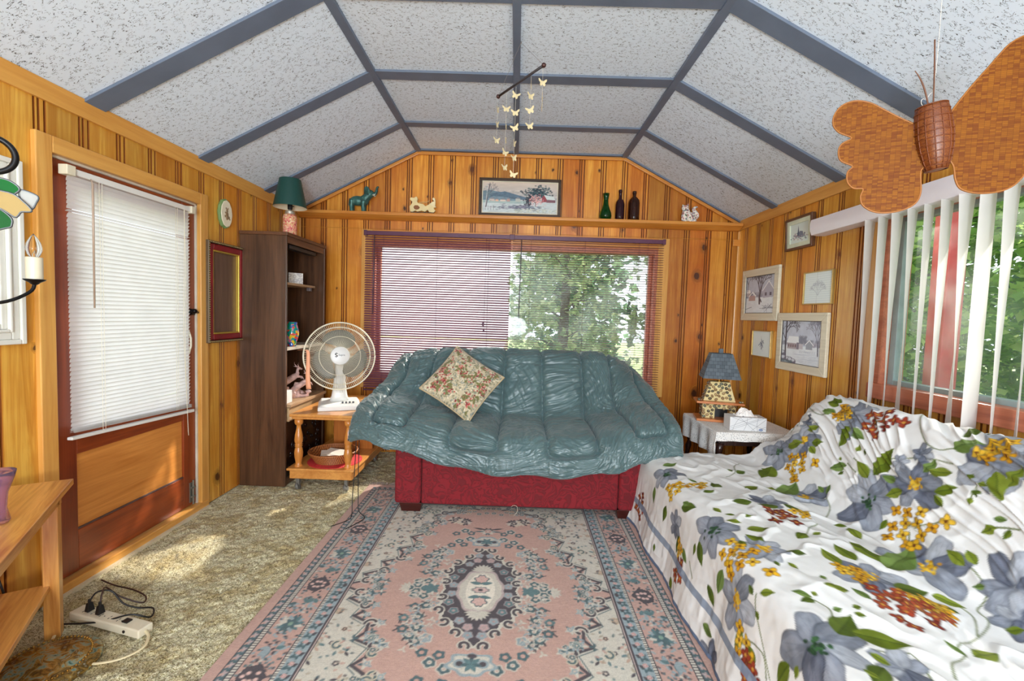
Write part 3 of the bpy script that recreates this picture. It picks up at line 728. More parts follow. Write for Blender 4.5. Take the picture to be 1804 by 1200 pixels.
def white_frame():
    t = thing('wall_mirror', 'tall white framed mirror cut off by the left edge, left of the door', 'mirror', (-2.06, 1.697, 1.165), rot=(R(90), 0, R(90)))
    W = .175; H = .745
    mb = MB()
    for k, (b0, b1, z) in enumerate(((0, .02, .03), (.02, .05, .022), (.05, .062, .03), (.062, .085, .018))):
        for x0, x1, y0, y1 in ((-W + b0, -W + b1, b0, H - b0), (W - b1, W - b0, b0, H - b0), (-W + b1, W - b1, H - b1, H - b0), (-W + b1, W - b1, b0, b1)): mb.box((x0, y0, 0), (x1, y1, z))
    mb.build('frame', plain('white_gloss_paint', (228, 226, 216), .35, var=.04), t, bevel=.004)
    MB().box((-W + .08, .08, 0), (W - .08, H - .08, .008)).build('mirror_glass', plain('silvered_glass', (210, 214, 216), .05, 1., var=.01), t)
white_frame()

def sconce():
    t = thing('candle_sconce', 'black iron wall sconce arm with a clear candle bulb, at the left edge', 'lamp', (-2.05, 1.42, 1.45))
    mb = MB(); mb.box((0, -.03, -.1), (.012, .03, .1)); mb.build('backplate', IRON, t, bevel=.004)
    mb = MB(); q = [(.012, 0, .03), (.05, .04, -.02), (.085, .11, -.085), (.13, .18, -.118), (.175, .24, -.11), (.2, .30, -.07), (.203, .313, -.035)]
    mb.tube(catmull(q, 28).tolist(), .0062, 8); mb.lathe([(.004, -.045), (.012, -.04), (.016, -.035), (.031, -.026), (.033, -.022), (.004, -.022)], (.203, .313, 0), 20)
    mb.tube([(.07, .09, -.05), (.10, .13, -.052), (.112, .15, -.075)], [.012, .008, .001], 6)
    mb.build('arm', IRON, t, smooth=True)
    mb = MB(); mb.lathe([(.025, -.022), (.025, .06), (.022, .062), (.006, .062)], (.203, .313, 0), 20); mb.build('candle_sleeve', CREAM_PL, t, auto=40)
    mb = MB(); mb.lathe([(.01, .06), (.016, .066), (.023, .086), (.024, .096), (.02, .116), (.011, .136), (.001, .15)], (.203, .313, 0), 20); mb.build('bulb', glass_mat('clear_bulb_glass', (255, 255, 255), .0, 1., 1.25), t, smooth=True)
    mb = MB(); mb.tube([(.199, .313, .05), (.199, .313, .075), (.203, .316, .088), (.207, .313, .075), (.207, .313, .05)], .0015, 5); mb.build('filament_post', plain('filament_metal', (210, 200, 180), .3, .7), t)
sconce()
def suncatcher():
    t = thing('stained_glass_tulip', 'green and amber stained glass tulip lamp hanging by a black ring at the left edge', 'ornament', (-1.285, 1.15, 1.70), rot=(R(90), 0, R(42)))
    # local X runs along the picture plane, Y up; pieces are thin glass held by lead lines
    def piece(nm, pts, c, z, tr=.12):
        pts = [(-.03 + (x + .03) * .64, -.05 + (y + .05) * .8) for x, y in pts]
        pts = catmull(pts + pts[:1], 40)[:-1].tolist()
        MB().prism(pts, z, z + .004).build(nm, translucent('art_glass_' + nm, c, tr, .4, .15), t)
        MB().tube([(x, y, z + .002) for x, y in pts + pts[:1]], .0028, 6).build('lead_line', plain('lead_came_' + nm, (96, 98, 100), .4, .6), t, smooth=True)
    piece('green_petal', [(-.06, -.055), (.0, -.052), (.028, -.06), (.045, -.075), (.038, -.088), (.02, -.095), (-.06, -.088)], (0, 96, 30), .0)
    piece('amber_petal', [(-.06, -.09), (.02, -.094), (.055, -.115), (.078, -.142), (.05, -.148), (.04, -.162), (.03, -.166), (0, -.148), (-.06, -.12)], (176, 148, 92), .005)
    piece('lower_green_petal', [(-.06, -.125), (-.01, -.146), (.02, -.17), (.022, -.19), (.01, -.202), (-.06, -.215)], (0, 84, 20), .0)
    piece('clear_petal', [(.042, -.078), (.065, -.08), (.095, -.092), (.09, -.112), (.075, -.135), (.05, -.112)], (216, 216, 212), -.004, .5)
    mb = MB(); pts = [(-.03 + .043 * math.cos(a), .005 + .043 * math.sin(a), 0) for a in np.linspace(R(-115), R(120), 26)]
    mb.tube(pts, [.007] * 26, 8); mb.tube([(-.03, .048, 0), (-.05, .03, 0), (-.035, .01, 0)], .004, 6); mb.tube([(-.045, -.035, 0), (-.05, -.06, .002)], .003, 6)
    mb.tube([(-.03, .048, 0), (-.03, .3, 0), (-.03, .75, 0)], .0022, 6)
    mb.build('hanging_ring', IRON, t, smooth=True)
suncatcher()

# ------------------------------------------------------------------ pine console table, bottom left
def console():
    t = thing('console_table', 'pine side table with a lower shelf at the bottom left', 'table', (-1.80, 1.822, 0), rot=(0, 0, R(33)))
    # local +x axis = back edge direction reversed; far right corner of the top at the origin; runs to -x and -y
    L, W, H = .62, 1.15, .62
    MB().box((-L, -W, H - .024), (0, 0, H)).build('table_top', PINEF, t, bevel=.002)
    mb = MB(); mb.box((-L + .04, -W + .04, H - .085), (-.03, -W + .058, H - .024)); mb.box((-L + .04, -.05, H - .085), (-.03, -.032, H - .024)); mb.box((-.05, -W + .04, H - .085), (-.032, -.04, H - .024)); mb.box((-L + .032, -W + .04, H - .085), (-L + .05, -.04, H - .024))
    mb.build('apron', PINEF, t, bevel=.002)
    for x, y in ((-.032, -.03), (-.032, -W + .09), (-L + .09, -.03), (-L + .09, -W + .09)):
        mb = MB(); mb.box((x - .048, y - .048, 0), (x, y, H - .024)); mb.build('leg', PINEZ, t, bevel=.002)
    MB().box((-L + .04, -W + .1, .2), (-.06, -.06, .222)).build('lower_shelf', PINEF, t, bevel=.002)
console()
def glass_vase():
    m = glass_mat('lavender_glass', (222, 196, 226), .1, .92, 1.15)
    t = thing('glass_vase', 'hazy lavender glass vase on the pine table at the left edge', 'vase', (-1.66, 1.42, .622))
    mb = MB(); mb.lathe([(.03, .002), (.034, .01), (.026, .05), (.03, .1), (.046, .15), (.05, .17), (.047, .17), (.042, .15), (.026, .1), (.022, .05), (.028, .012)], n=28); mb.build('vase_body', m, t, smooth=True)
glass_vase()
def tray():
    tm = NT('mottled_foil_metal'); v = tm.noise(tm.coord(), 22, 4, .6, 1.5)
    tm.p(Base_Color=tm.ramp(v, [(.3, lin((38, 84, 80))), (.42, lin((150, 176, 160))), (.5, lin((176, 140, 70))), (.62, lin((96, 74, 36))), (.72, lin((196, 190, 160)))]), Roughness=.25, Metallic=.55); tm.bump(v, .3, .004)
    t = thing('metal_tray', 'round mottled metal tray lying on the carpet under the pine table', 'tray', (-1.68, 1.58, .002))
    mb = MB(); mb.lathe([(.155, 0), (.16, .006), (.158, .016), (.145, .024), (.1, .034), (.05, .04), (.02, .044), (.001, .045)], n=48); mb.build('disc', tm.m, t, smooth=True)
    mb = MB()
    for i in range(60):
        a = i * math.pi / 30; mb.ball((.128 * math.cos(a), .128 * math.sin(a), .03), .0045, 6)
    mb.build('bead_ring', BRASS, t, smooth=True)
tray()
def outlet():
    t = thing('plug_adapter', 'white plug adapter on the left wall, seen above the lower shelf of the pine table', 'adapter', (-2.058, 1.70, .26), rot=(0, 0, 0))
    mb = MB(); mb.box((0, -.035, -.055), (.006, .035, .06)); mb.box((.006, -.028, -.04), (.045, .03, .05)); mb.build('body', WHITE_PL, t, bevel=.005)
    mb = MB(); mb.tube([(.045, .0, .02), (.07, .0, .01), (.08, .01, -.06), (.07, .03, -.16), (.09, .06, -.235)], .004, 6); mb.build('cord', BLACK, t, smooth=True)
outlet()
def strip():
    p0 = Vector((-1.835, 1.86, .004)); p1 = Vector((-1.46, 1.765, .004)); d = (p1 - p0); ang = math.atan2(d.y, d.x); L = d.length
    t = thing('power_strip', 'cream power strip lying on the carpet beside the pine table leg', 'power strip', p0, ang)
    mb = MB(); mb.box((0, -.03, 0), (L, .03, .036)); mb.build('housing', CREAM_PL, t, bevel=.006, seg=3)
    for k in range(5):
        x = .05 + k * .048; mb = MB()
        for yy in (-.012, .0): mb.box((x, yy - .001, .036), (x + .003, yy + .006, .0367)); 
        mb.box((x + .018, -.006, .036), (x + .022, -.002, .0367)); mb.build('socket', BLACK, t)
    mb = MB(); mb.box((.27, -.012, .036), (.30, .012, .042)); mb.build('rocker_switch', BLACK, t, bevel=.002)
    mb = MB(); mb.lathe([(.006, 0), (.006, .003)], (0, 0, 0), 12, Matrix.Translation((.31, -.03, .018)) @ Matrix.Rotation(R(90), 4, 'X')); mb.build('reset_button', BLACK, t)
    m = Matrix.Translation(p0) @ Matrix.Rotation(ang, 4, 'Z')
    for i, (x, pts, lab) in enumerate(((.075, [(0, 0, .075), (.012, .02, .105), (.05, .05, .1), (.09, .07, .04), (.13, .10, .01), (.19, .12, .008), (.24, .07, .01), (.2, .02, .045), (.1, -.02, .02), (-.02, -.06, .012), (-.09, -.08, .01)], 'black plug nearer the wall, its dark cord looping over the power strip'),
                                       (.135, [(0, 0, .075), (-.01, .015, .11), (-.04, .05, .11), (-.02, .09, .05), (.05, .13, .01), (.02, .17, .008), (-.08, .19, .008), (-.2, .19, .008), (-.3, .2, .01)], 'black plug in the middle of the power strip with its brown cord'))):
        g = thing('electric_plug', lab, 'plug', m @ Vector((x, 0, .04)), ang, group='plugs in the power strip')
        mb = MB(); mb.add([(-.011, -.014, 0), (.011, -.014, 0), (.011, .014, 0), (-.011, .014, 0), (-.007, -.009, .035), (.007, -.009, .035), (.007, .009, .035), (-.007, .009, .035)], [(0, 3, 2, 1), (4, 5, 6, 7), (0, 1, 5, 4), (1, 2, 6, 5), (2, 3, 7, 6), (3, 0, 4, 7)])
        mb.tube([(0, 0, .03), (0, 0, .05)], .006, 8); mb.build('plug_body', BLACK, g, bevel=.002)
        pts = [(0, 0, .045)] + [(a, b, c - .035) for a, b, c in pts]
        mb = MB(); mb.tube(catmull(pts, 60).tolist(), .0034, 6); mb.build('cord', [BLACK, plain('dark_brown_flex', (62, 40, 34), .4)][i], g, smooth=True)
    mb = MB(); q = [(L - .002, .0, .018), (L + .04, -.02, .012), (L + .07, -.07, .008), (L + .04, -.14, .008), (L - .06, -.19, .008), (L - .18, -.19, .008), (L - .28, -.15, .008), (L - .36, -.08, .01)]
    mb.tube(catmull(q, 50).tolist(), .006, 8, flat=.5); mb.build('cord', plain('cream_flat_flex', (226, 210, 168), .4), t, smooth=True)
strip()

# ------------------------------------------------------------------ bookcase and what stands on it
def bookcase():
    x0, x1, y0, y1, H = -2.045, -1.70, 3.35, 4.03, 1.907
    t = thing('bookcase', 'tall dark walnut bookcase against the left wall near the corner', 'bookcase', (x0, y0, 0)); D = x1 - x0; W = y1 - y0
    MB().box((0, 0, 0), (D, .02, H - .025)).build('side_panel', WALNUT, t, bevel=.002)
    MB().box((0, W - .02, 0), (D, W, H - .025)).build('side_panel', WALNUT, t, bevel=.002)
    MB().box((0, .02, .02), (.012, W - .02, H - .025)).build('back_panel', WALNUT, t)
    mb = MB(); mb.box((-.004, -.006, H - .025), (D + .008, W + .006, H)); mb.build('top_panel', WALNUT_Y, t, bevel=.003)
    MB().box((D - .02, .02, H - .075), (D - .004, W - .02, H - .025)).build('top_rail', WALNUT_Y, t, bevel=.002)
    lt = wood('pale_shelf_edge', (150, 116, 84), (190, 158, 122), 'y', 1.2, .4)
    MB().box((.012, .02, 1.53), (D - .06, W - .06, 1.548)).build('shelf', lt, t, bevel=.001)
    MB().box((.012, .02, 1.03), (D - .01, W - .02, 1.052)).build('shelf', plain('white_shelf', (196, 184, 168), .4), t, bevel=.001)
    MB().box((.0, .02, .6), (D + .03, W - .02, .625)).build('shelf', lt, t, bevel=.004)
    d = MB().box((D - .01, .03, .49), (D + .012, W - .03, .595)).build('drawer', wood('pale_drawer', (164, 128, 90), (206, 170, 126), 'y', 1.2, .4), t, bevel=.004)
    MB().tube([(D + .012, W * .5 - .02, .545), (D + .03, W * .5 - .015, .54), (D + .03, W * .5 + .015, .54), (D + .012, W * .5 + .02, .545)], .003, 6).build('knob', BRASS, d, smooth=True)
    MB().box((.0, .02, .0), (D - .01, W - .02, .06)).build('plinth', WALNUT_Y, t)
    dk = plain('black_carved_wood', (34, 20, 16), .25, var=.3)
    c = MB().box((D - .02, .03, .06), (D - .006, W - .03, .485)).build('cabinet_door', dk, t, bevel=.002)
    g = random.Random(2)
    for k in range(26):
        cy, cz = g.uniform(.08, W - .08), g.uniform(.1, .45); r = g.uniform(.02, .04); a0 = g.uniform(0, 6)
        mb = MB(); mb.tube([(D - .006, cy + r * (1 - q / 10) * math.cos(a0 + q * .7), cz + r * (1 - q / 10) * math.sin(a0 + q * .7)) for q in range(9)], [.004 + .0007 * q for q in range(9)], 6)
        mb.build('carved_scroll', dk, c, smooth=True)
    # mounting light strip under the top and a bracket under the upper shelf
    MB().box((D - .09, .1, H - .105), (D - .03, W - .12, H - .078)).build('bracket', BLACK, t)
    MB().box((D - .1, W - .14, 1.5), (D - .07, W - .1, 1.53)).build('bracket', plain('grey_bracket', (120, 110, 110), .4, .5), t, bevel=.002)
bookcase()
def jar_lamp():
    t = thing('jar_lamp', 'glass jar lamp filled with pink beads under a dark green shade, on the bookcase', 'lamp', (-1.80, 3.60, 1.909))
    bm_ = NT('pink_and_cream_beads'); vo = bm_.n('ShaderNodeTexVoronoi', Vector=bm_.coord(), Scale=110.); cc = bm_.n('ShaderNodeSeparateColor', Color=vo.outputs['Color']).outputs[0]
    bm_.p(Base_Color=bm_.ramp(cc, [(0, lin((236, 150, 130))), (.4, lin((226, 176, 120))), (.6, lin((206, 92, 90))), (.8, lin((238, 206, 160)))], 'CONSTANT'), Roughness=.3); bm_.bump(vo.outputs['Distance'], .8, .004)
    mb = MB(); mb.lathe([(.04, 0), (.048, .004), (.052, .02), (.052, .15), (.046, .168), (.034, .176)], n=28); mb.build('jar', bm_.m, t, smooth=True)
    mb = MB(); mb.lathe([(.034, .172), (.037, .175), (.037, .195), (.03, .2), (.012, .204), (.01, .225)], n=24); mb.build('jar_lid', plain('tin_lid', (190, 184, 170), .3, .7), t, auto=40)
    mb = MB(); mb.lathe([(.012, .21), (.018, .215), (.018, .255), (.014, .262)], n=16); mb.tube([(.018, 0, .235), (.035, -.01, .235)], .003); mb.build('bulb_socket', BLACK, t, auto=40)
    mb = MB(); mb.tube([(-.02, 0, .2), (-.045, .0, .12), (-.06, .02, .0), (-.1, .05, -.004)], .0022, 5); mb.build('cord', BLACK, t, smooth=True)
    sm = NT('green_paper_shade'); sm.p(Base_Color=lin4((18, 66, 60)), Roughness=.5)
    g = sm.n('ShaderNodeNewGeometry').outputs['Backfacing']; sm.set(sm.b.inputs['Base Color'], sm.mix(g, lin4((18, 66, 60)), lin4((232, 214, 184))))
    mb = MB(); mb.lathe([(.122, .228), (.078, .445)], n=40, caps=False); o = mb.build('lamp_shade', sm.m, t, smooth=True)
    mb = MB()
    for k in range(3):
        a = k * 2.09 + .4; mb.tube([(0, 0, .43), (.078 * math.cos(a), .078 * math.sin(a), .442)], .0015, 4)
    mb.tube([(0, 0, .26), (0, 0, .432)], .002, 4); mb.build('shade_spider', BRASS, t)
jar_lamp()
def shelf_bits():
    tag(MB().box((-1.845, 3.44, 1.549), (-1.79, 3.495, 1.64)).build('candle', plain('cream_wax', (236, 216, 172), .5), bevel=.008), 'cream block candle at the front end of the top bookcase shelf', 'candle')
    cm = NT('white_tile_with_grey_petals'); vo = cm.n('ShaderNodeTexVoronoi', Vector=cm.coord(), Scale=38.); cm.p(Base_Color=cm.ramp(vo.outputs['Distance'], [(.1, lin((236, 232, 226))), (.5, lin((196, 190, 190))), (.6, lin((236, 232, 226)))]), Roughness=.4)
    o = MB().box((-.006, -.055, 0), (.006, .055, .09)).build('photo_tile', cm.m, bevel=.002); o.location = (-1.815, 3.73, 1.549); o.rotation_euler = (0, 0, R(-50))
    tag(o, 'small square white tile with grey flowers on the top bookcase shelf', 'tile')
    vm = NT('multicoloured_glaze'); v1 = vm.n('ShaderNodeTexVoronoi', Vector=vm.coord(), Scale=55.); cc = vm.n('ShaderNodeSeparateColor', Color=v1.outputs['Color']).outputs[1]
    vm.p(Base_Color=vm.ramp(cc, [(0, lin((20, 140, 130))), (.3, lin((40, 90, 170))), (.5, lin((30, 160, 90))), (.68, lin((220, 180, 40))), (.8, lin((190, 110, 150))), (.9, lin((210, 70, 50)))], 'CONSTANT'), Roughness=.15, Coat_Weight=.6); vm.bump(v1.outputs['Distance'], .5, .004)
    mb = MB(); mb.lathe([(.03, 0), (.034, .004), (.03, .014), (.034, .03), (.05, .08), (.052, .11), (.044, .15), (.038, .17), (.04, .19), (.036, .19), (.034, .17), (.04, .14), (.02, .02)], n=32); o = mb.build('ceramic_vase', vm.m, smooth=True); o.location = (-1.745, 3.53, 1.053)
    tag(o, 'multicoloured glazed vase on the middle bookcase shelf', 'vase')
    tag(MB().box((-1.80, 3.376, .6265), (-1.71, 3.47, .72)).build('white_box', plain('white_card', (244, 242, 240), .5, var=.02), bevel=.002), 'plain white box at the near end of the lower bookcase shelf', 'box')
shelf_bits()
def goats():
    t = thing('goat_figurine', 'pinkish stone figurine of two leaping deer on a rock, on the lower bookcase shelf', 'figurine', (-1.785, 3.66, .6265), R(58))
    m = plain('pink_alabaster', (206, 172, 166), .35, var=.35, vscale=34)
    mb = MB()
    for (ox, oz, oy, s) in ((-.02, .0, .02, 1.), (.045, -.035, -.02, .9)):
        P = lambda x, z, y=0: (ox + x * s, oy + y * s, oz + z * s)
        q = [P(-.1, .1), P(-.05, .125), P(0, .15), P(.045, .175), P(.065, .2)]
        mb.tube(catmull([q[0], q[0]] + q[1:], 14).tolist() if False else catmull(q, 12).tolist(), [.012 * s, .022 * s, .026 * s, .027 * s, .027 * s, .026 * s, .026 * s, .026 * s, .023 * s, .018 * s, .014 * s, .012 * s], 10)
        mb.tube([P(.055, .19), P(.06, .225), P(.072, .235)], [.013 * s, .011 * s, .012 * s], 8)
        mb.tube([P(.06, .235), P(.1, .22)], [.014 * s, .006 * s], 8)
        for y in (-.012, .012):
            mb.tube([P(.06, .245, y), P(.045, .265, y * 2), P(.05, .285, y * 2.6)], [.005, .004, .002], 6); mb.tube([P(.055, .243, y), P(.035, .25, y * 2.6)], [.006, .002], 6)
            mb.tube([P(.04, .165, y), P(.09, .16, y), P(.105, .135, y * 1.2)], [.012 * s, .008 * s, .005 * s], 8)
            mb.tube([P(-.085, .11, y), P(-.095, .075, y), P(-.07, .045, y), P(-.075, .0 - oz / s, y)], [.018 * s, .012 * s, .007 * s, .008 * s], 8)
        mb.tube([P(-.11, .1), P(-.13, .11)], [.008, .003], 6)
    for i in range(16):
        g = random.Random(i); mb.ball((g.uniform(-.09, .1), g.uniform(-.045, .045), g.uniform(.01, .05)), (g.uniform(.02, .04), g.uniform(.018, .03), g.uniform(.015, .03)), 8)
    mb.tube([(.0, 0, .02), (.02, 0, .12)], [.03, .018], 8); mb.tube([(-.06, 0, .01), (-.06, .01, .09)], [.03, .016], 8)
    mb.box((-.1, -.045, 0), (.1, .045, .02))
    fused(mb, 'figures', m, t, .004, 3)
goats()

# ------------------------------------------------------------------ rolling end table, fan, basket
TT = .578
def end_table():
    x0, x1, y0, y1 = -1.635, -1.165, 3.27, 4.1
    t = thing('end_table', 'honey maple rolling table with turned legs, under the white fan', 'table', (x0, y0, 0)); W = x1 - x0; L = y1 - y0
    mb = MB(); mb.box((0, 0, TT - .024), (W, L, TT)); mb.box((.012, .012, TT - .042), (W - .012, L - .012, TT - .024)); mb.build('table_top', MAPLE, t, bevel=.008, seg=3)
    mb = MB(); mb.box((-.012, -.012, .158), (W + .012, L, .176)); mb.box((.004, .004, .095), (W - .004, L - .01, .158)); mb.build('lower_shelf', MAPLE, t, bevel=.005)
    prof = [(.026, .0), (.03, .006), (.026, .012), (.02, .02), (.022, .04), (.029, .075), (.031, .105), (.026, .14), (.021, .148), (.029, .154), (.022, .16), (.029, .168), (.022, .174), (.028, .182), (.03, .2), (.027, .24), (.018, .28), (.015, .3), (.017, .312), (.026, .32), (.03, .332), (.03, .362)]
    for x, y in ((.05, .05), (W - .05, .05), (.05, L - .06), (W - .05, L - .06)):
        MB().lathe(prof, (x, y, .174), 20).build('leg', MAPLEZ, t, smooth=True)
    MB().box((.12, L - .3, .176), (W - .02, L - .28, TT - .042)).build('divider_panel', wood('orange_divider', (170, 92, 34), (204, 126, 56), 'z', 1., .35), t, bevel=.002)
    for x, y in ((.05, .05), (W - .06, .05), (.05, L - .08), (W - .06, L - .08)):
        mb = MB(); mb.lathe([(.024, -.01), (.026, -.006), (.026, .006), (.024, .01)], (0, 0, 0), 16, Matrix.Translation((x, y - .01, .027)) @ Matrix.Rotation(R(70), 4, 'Y')); mb.box((x - .012, y - .014, .04), (x + .012, y + .014, .096)); mb.build('caster', plain('grey_caster', (120, 118, 112), .4, .2), t, auto=40)
end_table()
tag(MB().lathe([(.001, 0), (.2, 0), (.2, .003), (.001, .003)], (0, 0, 0), 48, Matrix.Translation((-1.37, 3.47, .1775))).build('place_mat', plain('red_woven_mat', (214, 56, 58), .7, var=.25, vscale=50, bump=.5)), 'round red place mat under the wicker basket on the lower table shelf', 'place mat')
def basket():
    wk = NT('brown_wicker'); a = wk.n('ShaderNodeTexWave', Vector=wk.coord(), Scale=28., Distortion=2.5, Detail=1.); wk.p(Base_Color=wk.ramp(a.outputs['Fac'], [(.2, lin((110, 56, 24))), (.7, lin((190, 120, 64)))]), Roughness=.5)
    t = thing('wicker_basket', 'shallow round wicker basket holding papers, under the fan table top', 'basket', (-1.385, 3.47, .182))
    mb = MB(); N = 72
    for ring in range(8):
        rr = .13 + .006 * ring; z = .006 + ring * .0085
        mb.tube([(rr * math.cos(i * 2 * math.pi / N) * (1 + .012 * (-1) ** (i + ring)), rr * math.sin(i * 2 * math.pi / N) * (1 + .012 * (-1) ** (i + ring)), z) for i in range(N + 1)], .0055, 6)
    mb.build('basket_wall', wk.m, t, smooth=True)
    mb = MB(); mb.lathe([(.001, 0), (.135, 0), (.135, .006), (.001, .006)], n=40); mb.build('basket_floor', wk.m, t)
    mb = MB(); mb.tube([(.178 * math.cos(i * 2 * math.pi / N), .178 * math.sin(i * 2 * math.pi / N), .074) for i in range(N + 1)], .007, 8); mb.build('rim', wk.m, t, smooth=True)
    for i, (dx, dy, rz, z) in enumerate(((0, 0, 20, .0), (.02, .01, -12, .004))):
        o = MB().box((-.09, -.06, 0), (.09, .06, .002)).build('paper_sheet', plain('writing_paper', (236, 228, 214), .6, var=.03)); o.location = (-1.385 + dx, 3.47 + dy, .236 + z); o.rotation_euler = (R(4), R(2), R(rz))
        tag(o, ['lower folded sheet of paper in the wicker basket', 'top sheet of paper in the wicker basket'][i], 'paper', 'papers in the wicker basket')
basket()
def fan():
    t = thing('table_fan', 'white desk fan with round wire grille on the maple table', 'fan', (-1.37, 3.54, TT), R(22))
    mb = MB(); b = [(-.155, -.125), (.155, -.125), (.155, .125), (-.155, .125)]
    mb.add([(x, y, 0) for x, y in b] + [(x, y, .03) for x, y in b] + [(x * .86, y * .8 + .01, .062 if y > 0 else .045) for x, y in b],
           [(3, 2, 1, 0), (0, 1, 5, 4), (1, 2, 6, 5), (2, 3, 7, 6), (3, 0, 4, 7), (4, 5, 9, 8), (5, 6, 10, 9), (6, 7, 11, 10), (7, 4, 8, 11), (8, 9, 10, 11)])
    mb.build('base', WHITE_PL, t, bevel=.006, seg=3)
    mb = MB()
    for k in range(4): mb.box((.015 + k * .026, -.075, .046), (.03 + k * .026, -.06, .06))
    mb.build('speed_button', plain('grey_buttons', (70, 72, 76), .4), t, bevel=.003)
    mb = MB(); ring = [(.075, .055, 0), (.06, .045, .04), (.05, .04, .1), (.042, .036, .2), (.036, .036, .27), (.034, .04, .33)]
    for (a, b_, z) in ring: pass
    mb.lathe([(1., z) for _, _, z in ring], n=24)
    mb.v = []; mb.f = []
    N = 24
    vs = [(a * math.copysign(abs(math.cos(k * 2 * math.pi / N)) ** .6, math.cos(k * 2 * math.pi / N)), .045 + b_ * math.copysign(abs(math.sin(k * 2 * math.pi / N)) ** .6, math.sin(k * 2 * math.pi / N)), .05 + z) for a, b_, z in ring for k in range(N)]
    mb.add(vs, [(i * N + k, i * N + (k + 1) % N, (i + 1) * N + (k + 1) % N, (i + 1) * N + k) for i in range(len(ring) - 1) for k in range(N)] + [tuple(range(N - 1, -1, -1)), tuple(range((len(ring) - 1) * N, len(ring) * N))])
    mb.build('neck', WHITE_PL, t, smooth=True)
    mb = MB()
    for k in range(-2, 3): mb.box((k * .011 - .0025, .0, .12), (k * .011 + .0025, .006, .26))
    mb.build('neck_ribs', plain('pale_grey_neck_ribs', (206, 204, 196), .4), t, bevel=.001)  # ribs slightly greyer than the neck
    HZ = .41; Rr = .262; tl = Matrix.Translation((0, 0, HZ)) @ Matrix.Rotation(R(-6), 4, 'X') @ Matrix.Rotation(R(90), 4, 'X')
    # local z now points forwards (towards -y)
    mb = MB(); mb.lathe([(.001, -.17), (.04, -.165), (.062, -.14), (.068, -.08), (.06, -.03), (.03, -.02), (.012, .01)], n=28, m=tl); mb.build('motor_housing', WHITE_PL, t, smooth=True)
    gm_ = plain('cream_grille_wire', (232, 224, 200), .35, var=.02)
    def dome(sign, nm, depth, n):
        mb = MB(); prof = [(.066, depth), (.11, depth * .96), (.17, depth * .84), (.215, depth * .62), (.245, depth * .32), (Rr - .004, 0.)]
        prof = catmull(prof, 14)
        for i in range(n):
            a = i * 2 * math.pi / n; mb.tube([(r * math.cos(a), r * math.sin(a), sign * z + .012) for r, z in prof], .0009, 4, tl)
        for r, z in ((.066, depth), (.15, depth * .885), (.225, depth * .55)):
            mb.tube([(r * math.cos(a), r * math.sin(a), sign * z + .012) for a in np.linspace(0, 2 * math.pi, 49)], .002, 5, tl)
        mb.build(nm, gm_, t, smooth=True)
    dome(1, 'front_grille', .062, 120); dome(-1, 'rear_grille', .075, 110)
    mb = MB(); mb.tube([(Rr * math.cos(a), Rr * math.sin(a), .012) for a in np.linspace(0, 2 * math.pi, 65)], .0055, 8, tl); mb.build('grille_rim', gm_, t, smooth=True)
    mb = MB(); mb.lathe([(.001, .084), (.05, .084), (.068, .08), (.072, .07), (.068, .066), (.001, .066)], n=40, m=tl); hub = mb.build('grille_badge', plain('pale_grey_badge', (214, 212, 208), .3, var=.02), t, auto=30)
    txt = bpy.data.curves.new('lettering', 'FONT'); txt.body = 'Supra'; txt.size = .026; txt.extrude = .0006; txt.align_x = 'LEFT'
    tmp = bpy.data.objects.new('tmp', txt); COL.objects.link(tmp); bpy.context.view_layer.update(); me = bpy.data.meshes.new_from_object(tmp.evaluated_get(bpy.context.evaluated_depsgraph_get())); bpy.data.objects.remove(tmp); me.materials.clear(); me.materials.append(BLACK)
    o = bpy.data.objects.new('lettering', me); COL.objects.link(o); o.parent = hub
    o.matrix_local = tl @ Matrix.Translation((-.012, -.0, .0845)) @ Matrix.Diagonal((.8, .8, 1, 1))
    mb = MB()
    mb.tube([(-.016, .016, .0848), (-.028, .02, .0848), (-.036, .012, .0848), (-.028, .006, .0848), (-.018, 0, .0848), (-.026, -.008, .0848), (-.038, -.004, .0848)], [.002, .0045, .004, .0035, .004, .0045, .002], 6, tl)
    mb.build('emblem', BLACK, hub)
    bl = translucent('smoky_grey_blades', (120, 120, 112), .3, .3)
    for k in range(3):
        mb = MB(); a0 = R(90 + 120 * k - 8); vs = []; nu, nv = 9, 13
        for i in range(nu):
            r = .05 + (.205 - .05) * i / (nu - 1); half = R(14 + 34 * math.sin(min(1, i / (nu - 1) * 1.15) * math.pi * .62))
            for j in range(nv):
                tt = j / (nv - 1) * 2 - 1; rr = r * (1 - .16 * (abs(tt) ** 3) * (i / (nu - 1))); a = a0 + half * tt + .2 * (r - .1) / .1
                vs.append((rr * math.cos(a), rr * math.sin(a), .012 + .022 * tt + .006 * math.cos(tt * 1.5)))
        fs = [(i * nv + j, i * nv + j + 1, (i + 1) * nv + j + 1, (i + 1) * nv + j) for i in range(nu - 1) for j in range(nv - 1)]
        mb.add(vs, fs, tl); o = mb.build('blade', bl, t, smooth=True); s = o.modifiers.new('t', 'SOLIDIFY'); s.thickness = .002
    mb = MB(); mb.lathe([(.001, .04), (.035, .038), (.045, .03), (.045, -.01)], n=28, m=tl); mb.build('blade_hub', plain('grey_hub', (176, 174, 166), .4), t, smooth=True)
    mb = MB(); mb.tube(catmull([(.05, .13, .03), (.1, .2, .006), (.2, .25, .006), (.28, .15, .006)], 20).tolist(), .003, 6); mb.build('cord', CREAM_PL, t, smooth=True)
fan()
